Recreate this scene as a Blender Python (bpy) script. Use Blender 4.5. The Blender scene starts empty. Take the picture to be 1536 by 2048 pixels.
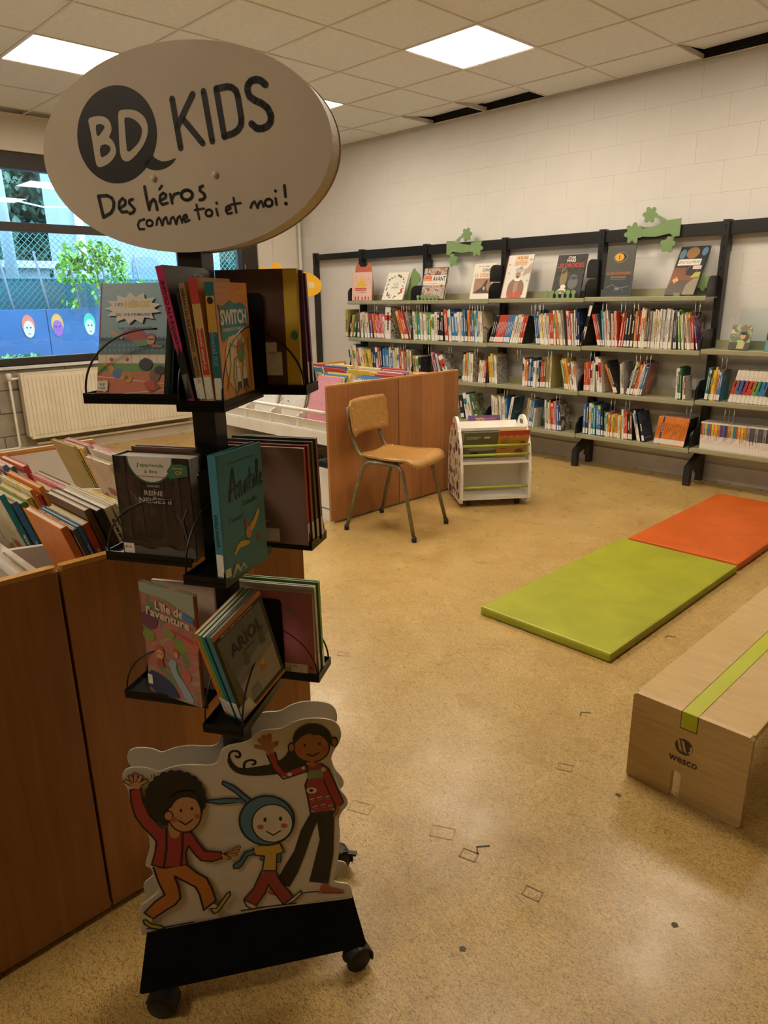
import bpy, bmesh, math, random
from mathutils import Vector, Matrix

random.seed(7)
SC = bpy.context.scene
COL = SC.collection

# ------------------------------------------------------------------ camera
CAM_LOC = (3.5195, -3.6230, 1.3415)
cam_d = bpy.data.cameras.new('camera')
cam_d.sensor_fit = 'VERTICAL'
cam_d.sensor_height = 36.0
cam_d.lens = 1406.8 / 2048 * 36.0
cam_d.clip_start = 0.02
cam_d.clip_end = 200
cam = bpy.data.objects.new('camera', cam_d)
COL.objects.link(cam)
_p, _y, _r = 0.297864, -0.801058, -0.014834
_f = Vector((math.sin(_y) * math.cos(_p), math.cos(_y) * math.cos(_p), -math.sin(_p)))
_rt = Vector((math.cos(_y), -math.sin(_y), 0))
_up = _rt.cross(_f)
_rt2 = math.cos(_r) * _rt + math.sin(_r) * _up
_up2 = -math.sin(_r) * _rt + math.cos(_r) * _up
M = Matrix.Identity(4)
for i in range(3):
    M[i][0] = _rt2[i]; M[i][1] = _up2[i]; M[i][2] = -_f[i]; M[i][3] = CAM_LOC[i]
cam.matrix_world = M
SC.camera = cam

# ------------------------------------------------------------------ world, lamps' strength, exposure
SKY_COLOR = (0.50, 0.74, 1.0)
SKY_STRENGTH = 7.4
LAMP_COLOR = (1.0, 0.85, 0.665)
LAMP_STRENGTH = 15.0
EXPOSURE = 0.82
w = bpy.data.worlds.new('overcast_sky'); SC.world = w
w.use_nodes = True
bg = w.node_tree.nodes['Background']
bg.inputs['Color'].default_value = (*SKY_COLOR, 1)
bg.inputs['Strength'].default_value = SKY_STRENGTH
SC.view_settings.view_transform = 'Standard'
SC.view_settings.look = 'None'
SC.view_settings.gamma = 1.0
SC.view_settings.use_curve_mapping = False
SC.view_settings.exposure = EXPOSURE

# ------------------------------------------------------------------ materials
MATS = {}
def nmat(name):
    m = bpy.data.materials.new(name); m.use_nodes = True
    nt = m.node_tree
    return m, nt, nt.nodes['Principled BSDF']
def node(nt, t, **kw):
    n = nt.nodes.new(t)
    for k, v in kw.items(): setattr(n, k, v)
    return n
def ramp(nt, src, stops, interp='LINEAR'):
    r = nt.nodes.new('ShaderNodeValToRGB'); r.color_ramp.interpolation = interp
    e = r.color_ramp.elements
    while len(e) < len(stops): e.new(0.5)
    for x, (p, c) in zip(e, stops): x.position = p; x.color = (*c, 1)
    nt.links.new(src, r.inputs[0]); return r
def coords(nt, scale=(1, 1, 1), which='Object', loc=(0, 0, 0)):
    tc = nt.nodes.new('ShaderNodeTexCoord'); mp = nt.nodes.new('ShaderNodeMapping')
    mp.inputs['Scale'].default_value = scale; mp.inputs['Location'].default_value = loc
    nt.links.new(tc.outputs[which], mp.inputs['Vector']); return mp.outputs['Vector']
def mat(name, col, rough=0.5, metal=0.0, var=0.06, scale=8.0, bump=0.0, bscale=60.0, spec=0.5, coat=0.0):
    """plain surface with slight procedural mottling"""
    if name in MATS: return MATS[name]
    m, nt, b = nmat(name)
    v = coords(nt)
    n = node(nt, 'ShaderNodeTexNoise'); n.inputs['Scale'].default_value = scale; n.inputs['Detail'].default_value = 4
    nt.links.new(v, n.inputs['Vector'])
    lo = tuple(max(0, c * (1 - var)) for c in col); hi = tuple(min(1, c * (1 + var)) for c in col)
    r = ramp(nt, n.outputs['Fac'], [(0.3, lo), (0.7, hi)])
    nt.links.new(r.outputs[0], b.inputs['Base Color'])
    b.inputs['Roughness'].default_value = rough; b.inputs['Metallic'].default_value = metal
    b.inputs['Specular IOR Level'].default_value = spec
    b.inputs['Coat Weight'].default_value = coat
    if bump:
        n2 = node(nt, 'ShaderNodeTexNoise'); n2.inputs['Scale'].default_value = bscale; n2.inputs['Detail'].default_value = 5
        nt.links.new(v, n2.inputs['Vector'])
        bp = node(nt, 'ShaderNodeBump'); bp.inputs['Strength'].default_value = bump; bp.inputs['Distance'].default_value = 0.004
        nt.links.new(n2.outputs['Fac'], bp.inputs['Height']); nt.links.new(bp.outputs[0], b.inputs['Normal'])
    MATS[name] = m; return m
def wood(name, c1, c2, rough=0.4, scale=(14, 14, 1.0), bands=0, coat=0.0):
    if name in MATS: return MATS[name]
    m, nt, b = nmat(name)
    v = coords(nt, scale)
    n = node(nt, 'ShaderNodeTexNoise'); n.inputs['Scale'].default_value = 3; n.inputs['Detail'].default_value = 8
    n.inputs['Distortion'].default_value = 0.6
    nt.links.new(v, n.inputs['Vector'])
    r = ramp(nt, n.outputs['Fac'], [(0.25, c1), (0.5, tuple((a + d) / 2 for a, d in zip(c1, c2))), (0.75, c2)])
    out = r.outputs[0]
    if bands:
        v2 = coords(nt, (0, bands, 0))
        wn = node(nt, 'ShaderNodeTexWhiteNoise', noise_dimensions='1D')
        sx = node(nt, 'ShaderNodeSeparateXYZ'); nt.links.new(v2, sx.inputs[0])
        fl = node(nt, 'ShaderNodeMath', operation='FLOOR'); nt.links.new(sx.outputs['Y'], fl.inputs[0])
        nt.links.new(fl.outputs[0], wn.inputs['W'])
        hs = node(nt, 'ShaderNodeHueSaturation')
        mr = node(nt, 'ShaderNodeMapRange'); mr.inputs['To Min'].default_value = 0.82; mr.inputs['To Max'].default_value = 1.12
        nt.links.new(wn.outputs['Value'], mr.inputs['Value']); nt.links.new(mr.outputs[0], hs.inputs['Value'])
        nt.links.new(out, hs.inputs['Color']); out = hs.outputs[0]
    nt.links.new(out, b.inputs['Base Color'])
    b.inputs['Roughness'].default_value = rough; b.inputs['Coat Weight'].default_value = coat
    MATS[name] = m; return m
def art(name, cols, scale=18.0, seed=0.0, rough=0.35):
    """flat printed picture: irregular patches of a few inks"""
    if name in MATS: return MATS[name]
    m, nt, b = nmat(name)
    v = coords(nt, (1, 1, 1), 'Object', (seed, seed * 1.7, seed * .3))
    n = node(nt, 'ShaderNodeTexNoise'); n.inputs['Scale'].default_value = scale; n.inputs['Detail'].default_value = 3
    n.inputs['Distortion'].default_value = 1.2
    nt.links.new(v, n.inputs['Vector'])
    k = len(cols); stops = [(0.30 + 0.42 * i / max(1, k - 1) if i else 0.0, c) for i, c in enumerate(cols)]
    r = ramp(nt, n.outputs['Fac'], stops, 'CONSTANT')
    nt.links.new(r.outputs[0], b.inputs['Base Color'])
    b.inputs['Roughness'].default_value = rough
    MATS[name] = m; return m
def emis(name, col, s):
    if name in MATS: return MATS[name]
    m, nt, b = nmat(name)
    b.inputs['Base Color'].default_value = (.9, .9, .9, 1)
    b.inputs['Emission Color'].default_value = (*col, 1); b.inputs['Emission Strength'].default_value = s
    MATS[name] = m; return m
def floor_material():
    m, nt, b = nmat('marbled_linoleum')
    v = coords(nt, (1, 1, 1))
    def noise(s, det=6, dist=0.0, vec=v):
        n = node(nt, 'ShaderNodeTexNoise'); n.inputs['Scale'].default_value = s; n.inputs['Detail'].default_value = det
        n.inputs['Distortion'].default_value = dist; nt.links.new(vec, n.inputs['Vector']); return n.outputs['Fac']
    base = ramp(nt, noise(4.0, 8, 1.0), [(0.25, (0.40, 0.262, 0.085)), (0.5, (0.47, 0.318, 0.110)), (0.75, (0.53, 0.375, 0.145))])
    vs = coords(nt, (1.0, 2.2, 1))
    fl = ramp(nt, noise(46, 9, 3.5, vs), [(0.38, (0.50, 0.44, 0.33)), (0.415, (0.86, 0.84, 0.79)), (0.5, (1, 1, 1)), (0.62, (1.16, 1.15, 1.1))])
    fine = ramp(nt, noise(120, 9, 2.5, vs), [(0.40, (0.30, 0.24, 0.16)), (0.44, (0.92, 0.90, 0.86)), (0.6, (1.18, 1.16, 1.12))])
    mx = node(nt, 'ShaderNodeMix', data_type='RGBA', blend_type='MULTIPLY'); mx.inputs['Factor'].default_value = 0.8
    nt.links.new(base.outputs[0], mx.inputs[6]); nt.links.new(fl.outputs[0], mx.inputs[7])
    mx2 = node(nt, 'ShaderNodeMix', data_type='RGBA', blend_type='MULTIPLY'); mx2.inputs['Factor'].default_value = 0.75
    nt.links.new(mx.outputs[2], mx2.inputs[6]); nt.links.new(fine.outputs[0], mx2.inputs[7])
    nt.links.new(mx2.outputs[2], b.inputs['Base Color'])
    rr = ramp(nt, noise(9, 5, 0.5), [(0.3, (0.25,) * 3), (0.7, (0.36,) * 3)])
    nt.links.new(rr.outputs[0], b.inputs['Roughness'])
    bp = node(nt, 'ShaderNodeBump'); bp.inputs['Strength'].default_value = 0.09; bp.inputs['Distance'].default_value = 0.004
    nt.links.new(noise(30, 6, 1.5), bp.inputs['Height']); nt.links.new(bp.outputs[0], b.inputs['Normal'])
    return m
def glass_material(name='window_glass', ior=1.6):
    m, nt, b = nmat(name)
    nt.nodes.remove(b)
    out = nt.nodes['Material Output']
    tr = node(nt, 'ShaderNodeBsdfTransparent'); tr.inputs[0].default_value = (0.93, 0.97, 0.97, 1)
    gl = node(nt, 'ShaderNodeBsdfGlossy'); gl.inputs['Roughness'].default_value = 0.0
    fr = node(nt, 'ShaderNodeFresnel'); fr.inputs['IOR'].default_value = ior
    mx = node(nt, 'ShaderNodeMixShader')
    nt.links.new(fr.outputs[0], mx.inputs[0]); nt.links.new(tr.outputs[0], mx.inputs[1]); nt.links.new(gl.outputs[0], mx.inputs[2])
    nt.links.new(mx.outputs[0], out.inputs['Surface'])
    return m

# ------------------------------------------------------------------ mesh helpers
class MB:
    """collects shapes, builds them as one mesh object"""
    def __init__(s): s.v = []; s.f = []; s.mi = []; s.sm = []
    def add(s, vs, fs, mi=0, smooth=False, X=None):
        o = len(s.v)
        s.v += [tuple(X @ Vector(p)) if X is not None else tuple(p) for p in vs]
        s.f += [tuple(i + o for i in f) for f in fs]
        s.mi += [mi] * len(fs); s.sm += [smooth] * len(fs); return s
    def box(s, a, b, mi=0, X=None, bev=0.0):
        x0, y0, z0 = a; x1, y1, z1 = b
        if bev <= 0:
            vs = [(x, y, z) for z in (z0, z1) for y in (y0, y1) for x in (x0, x1)]
            fs = [(0, 2, 3, 1), (4, 5, 7, 6), (0, 1, 5, 4), (2, 6, 7, 3), (0, 4, 6, 2), (1, 3, 7, 5)]
            return s.add(vs, fs, mi, False, X)
        bm = bmesh.new(); bmesh.ops.create_cube(bm, size=1)
        for v in bm.verts:
            v.co = Vector(((x0 + x1) / 2 + v.co.x * (x1 - x0), (y0 + y1) / 2 + v.co.y * (y1 - y0), (z0 + z1) / 2 + v.co.z * (z1 - z0)))
        bmesh.ops.bevel(bm, geom=bm.edges[:], offset=bev, segments=2, affect='EDGES', profile=0.6)
        bm.verts.index_update()
        s.add([v.co[:] for v in bm.verts], [[v.index for v in f.verts] for f in bm.faces], mi, False, X)
        bm.free(); return s
    def prism(s, poly, h0, h1, mi=0, X=None, smooth=False, side_mi=None):
        """polygon in local xy extruded along local z from h0 to h1 (concave allowed)"""
        n = len(poly)
        vs = [(x, y, h0) for x, y in poly] + [(x, y, h1) for x, y in poly]
        area = sum(poly[i][0] * poly[(i + 1) % n][1] - poly[(i + 1) % n][0] * poly[i][1] for i in range(n))
        top = list(range(n, 2 * n)); bot = list(range(n))[::-1]
        sides = [(i, (i + 1) % n, n + (i + 1) % n, n + i) for i in range(n)]
        if area < 0:
            top, bot = top[::-1], bot[::-1]; sides = [q[::-1] for q in sides]
        s.add(vs, [top, bot], mi, False, X)
        o = len(s.v) - 2 * n
        s.f += [tuple(i + o for i in q) for q in sides]; s.mi += [mi if side_mi is None else side_mi] * n; s.sm += [smooth] * n
        return s
    def tube(s, pts, r, n=8, mi=0, X=None, closed=False, caps=True):
        pts = [Vector(p) for p in pts]; k = len(pts); vs = []
        up = Vector((0, 0, 1)); prev = None
        for i, p in enumerate(pts):
            if closed: t = pts[(i + 1) % k] - pts[i - 1]
            else: t = pts[min(i + 1, k - 1)] - pts[max(i - 1, 0)]
            t.normalize()
            if prev is None:
                a = t.cross(up)
                if a.length < 1e-4: a = t.cross(Vector((1, 0, 0)))
            else: a = prev - t * prev.dot(t)
            a.normalize(); b = t.cross(a); prev = a
            rr = r[i] if isinstance(r, (list, tuple)) else r
            vs += [p + (a * math.cos(2 * math.pi * j / n) + b * math.sin(2 * math.pi * j / n)) * rr for j in range(n)]
        fs = []
        for i in range(k if closed else k - 1):
            i2 = (i + 1) % k
            fs += [(i * n + j, i * n + (j + 1) % n, i2 * n + (j + 1) % n, i2 * n + j) for j in range(n)]
        s.add(vs, fs, mi, True, X)
        if caps and not closed:
            o = len(s.v) - len(vs)
            s.f += [tuple(o + j for j in range(n))[::-1], tuple(o + (k - 1) * n + j for j in range(n))]
            s.mi += [mi, mi]; s.sm += [False, False]
        return s
    def lathe(s, prof, n=20, mi=0, X=None):
        """profile of (r, z) turned around local z"""
        vs = []; fs = []; k = len(prof)
        for r, z in prof: vs += [(r * math.cos(2 * math.pi * j / n), r * math.sin(2 * math.pi * j / n), z) for j in range(n)]
        for i in range(k - 1): fs += [(i * n + j, i * n + (j + 1) % n, (i + 1) * n + (j + 1) % n, (i + 1) * n + j) for j in range(n)]
        fs += [tuple(range(n))[::-1], tuple((k - 1) * n + j for j in range(n))]
        return s.add(vs, fs, mi, True, X)
    def grid(s, f, nu, nv, mi=0, X=None, th=0.0):
        """surface f(u,v)->point, optional thickness along -normal estimate given by f(u,v,1)"""
        vs = [f(i / nu, j / nv) for j in range(nv + 1) for i in range(nu + 1)]
        q = [(j * (nu + 1) + i, j * (nu + 1) + i + 1, (j + 1) * (nu + 1) + i + 1, (j + 1) * (nu + 1) + i) for j in range(nv) for i in range(nu)]
        if th:
            N = len(vs); me = [Vector(p) for p in vs]; no = [Vector() for _ in vs]
            for a, b, c, d in q:
                nn = (me[b] - me[a]).cross(me[d] - me[a])
                for t in (a, b, c, d): no[t] += nn
            vs2 = [p - n_.normalized() * th for p, n_ in zip(me, no)]
            edge = [(i, i + 1) for i in range(nu)] + [(j * (nu + 1) + nu, (j + 1) * (nu + 1) + nu) for j in range(nv)] + \
                   [(nv * (nu + 1) + i + 1, nv * (nu + 1) + i) for i in range(nu)] + [((j + 1) * (nu + 1), j * (nu + 1)) for j in range(nv)]
            s.add(list(vs) + vs2, q + [t[::-1] for t in [tuple(x + N for x in f_) for f_ in q]], mi, True, X)
            o = len(s.v) - 2 * N
            s.f += [(o + b, o + a, o + a + N, o + b + N) for a, b in edge]; s.mi += [mi] * len(edge); s.sm += [False] * len(edge)
            return s
        return s.add(vs, q, mi, True, X)
    def mesh(s, name, mats):
        me = bpy.data.meshes.new(name)
        me.from_pydata(s.v, [], s.f)
        for m in (mats if isinstance(mats, (list, tuple)) else [mats]): me.materials.append(m)
        me.polygons.foreach_set('material_index', s.mi); me.polygons.foreach_set('use_smooth', s.sm)
        me.update(); return me
    def build(s, name, mats, parent=None, X=None):
        o = bpy.data.objects.new(name, s.mesh(name, mats)); COL.objects.link(o)
        if parent is not None: o.parent = parent
        if X is not None: o.matrix_basis = X
        return o
def thing(name, label, cat, X=None, group=None):
    o = bpy.data.objects.new(name, None); COL.objects.link(o); o.empty_display_size = 0.05
    if X is not None: o.matrix_basis = X
    return tag(o, label, cat, group)
def tag(o, label, cat, group=None):
    o['label'] = label; o['category'] = cat
    if group: o['group'] = group
    return o
def structure(o): o['kind'] = 'structure'; return o
def link_mesh(name, me, parent=None, X=None):
    o = bpy.data.objects.new(name, me); COL.objects.link(o)
    if parent is not None: o.parent = parent
    if X is not None: o.matrix_basis = X
    return o
def T(x, y, z): return Matrix.Translation((x, y, z))
def RZ(a): return Matrix.Rotation(a, 4, 'Z')
def RX(a): return Matrix.Rotation(a, 4, 'X')
def RY(a): return Matrix.Rotation(a, 4, 'Y')
def frame(o, ux, uy):
    """matrix whose local x,y are the given directions"""
    ux = Vector(ux).normalized(); uy = Vector(uy).normalized(); uz = ux.cross(uy)
    m = Matrix.Identity(4)
    for i in range(3): m[i][0] = ux[i]; m[i][1] = uy[i]; m[i][2] = uz[i]; m[i][3] = o[i]
    return m
def arc(cx, cy, rx, ry, a0, a1, n):
    return [(cx + rx * math.cos(math.radians(a0 + (a1 - a0) * i / n)), cy + ry * math.sin(math.radians(a0 + (a1 - a0) * i / n))) for i in range(n + 1)]
def ell(cx, cy, rx, ry, n=28): return arc(cx, cy, rx, ry, 0, 360, n)[:-1]
def rrect(x0, y0, x1, y1, r, n=4):
    return arc(x1 - r, y1 - r, r, r, 0, 90, n) + arc(x0 + r, y1 - r, r, r, 90, 180, n) + arc(x0 + r, y0 + r, r, r, 180, 270, n) + arc(x1 - r, y0 + r, r, r, 270, 360, n)
def smooth(pts, it=1, closed=True):
    for _ in range(it):
        q = []; n = len(pts)
        for i in range(n if closed else n - 1):
            a, b = pts[i], pts[(i + 1) % n]
            q += [(a[0] * .75 + b[0] * .25, a[1] * .75 + b[1] * .25), (a[0] * .25 + b[0] * .75, a[1] * .25 + b[1] * .75)]
        if not closed: q = [pts[0]] + q + [pts[-1]]
        pts = q
    return pts
def stroke(mb, pts, w, z, mi=0, X=None):
    """flat pen stroke with round joints in the local xy plane"""
    r = w / 2
    for i in range(len(pts) - 1):
        a, b = Vector(pts[i]), Vector(pts[i + 1]); d = b - a
        if d.length < 1e-7: continue
        n = Vector((-d.y, d.x)).normalized() * r
        q = [a - n, b - n, b + n, a + n]
        mb.add([(p.x, p.y, z) for p in q], [(0, 1, 2, 3)], mi, False, X)
    for p in pts:
        mb.add([(p[0] + r * math.cos(k * math.pi / 4), p[1] + r * math.sin(k * math.pi / 4), z) for k in range(8)], [tuple(range(8))], mi, False, X)
_TX = {}
def text_mesh(s, bold=0.0):
    """triangles of a line of lettering, height of capitals 1, origin at left of the baseline"""
    key = (s, bold)
    if key in _TX: return _TX[key]
    cu = bpy.data.curves.new('lettering', 'FONT'); cu.body = s; cu.size = 1.37; cu.resolution_u = 2; cu.offset = bold
    o = bpy.data.objects.new('lettering', cu); COL.objects.link(o)
    me = bpy.data.meshes.new_from_object(o.evaluated_get(bpy.context.evaluated_depsgraph_get()))
    vs = [(v.co.x, v.co.y) for v in me.vertices]; fs = [tuple(p.vertices) for p in me.polygons]
    bpy.data.objects.remove(o); bpy.data.curves.remove(cu); bpy.data.meshes.remove(me)
    x0 = min((v[0] for v in vs), default=0); x1 = max((v[0] for v in vs), default=1)
    _TX[key] = ([(x - x0, y) for x, y in vs], fs, x1 - x0); return _TX[key]
def letter(mb, s, x, y, h, z, wid=None, rot=0.0, mi=0, X=None, align='l', bold=0.0, shear=0.0):
    """writes s at (x,y) with capital height h; wid squeezes it to a width"""
    vs, fs, wd = text_mesh(s, bold)
    sx = (wid / wd) if wid else h
    off = {'l': 0, 'c': -wd / 2, 'r': -wd}[align]
    c, sn = math.cos(rot), math.sin(rot)
    out = []
    for a, b in vs:
        px, py = (a + off) * sx + shear * b * h, b * h
        out.append((x + px * c - py * sn, y + px * sn + py * c, z))
    mb.add(out, fs, mi, False, X)
def ink(name, col, rough=0.45): return mat('ink_' + name, col, rough, 0, 0.03, 20)
ORD = ['zeroth', 'first', 'second', 'third', 'fourth', 'fifth', 'sixth', 'seventh', 'eighth', 'ninth', 'tenth', 'eleventh', 'twelfth', 'thirteenth', 'fourteenth', 'fifteenth', 'sixteenth', 'seventeenth', 'eighteenth', 'nineteenth', 'twentieth']
for t_, w_ in ((20, 'twenty'), (30, 'thirty'), (40, 'forty'), (50, 'fifty')):
    if t_ > 20: ORD.append({30: 'thirtieth', 40: 'fortieth', 50: 'fiftieth'}[t_])
    ORD += [w_ + '-' + ORD[k] for k in range(1, 10)]

CREAM = mat('cream_board', (0.72, 0.66, 0.56), 0.5)
WHITE_LAM = mat('white_laminate', (0.78, 0.74, 0.66), 0.4)
BLACK = mat('black_steel', (0.012, 0.012, 0.013), 0.35, 0.0, 0.1)
BLACK_GLOSS = mat('glossy_black_steel', (0.005, 0.005, 0.005), 0.3, 0.0, 0.1, spec=0.22)
BLACK_MATT = mat('black_plastic', (0.008, 0.008, 0.008), 0.5)
OLIVE = mat('olive_grey_enamel', (0.36, 0.35, 0.22), 0.38, 0.2)
PANEL = wood('beech_melamine', (0.37, 0.142, 0.045), (0.46, 0.203, 0.068), 0.38, (22, 22, 1.2), bands=9)
EDGE = wood('beech_edge_banding', (0.55, 0.27, 0.06), (0.63, 0.34, 0.09), 0.35)
PAPER = mat('book_paper', (0.74, 0.69, 0.58), 0.8, 0, 0.05, 40)
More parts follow.
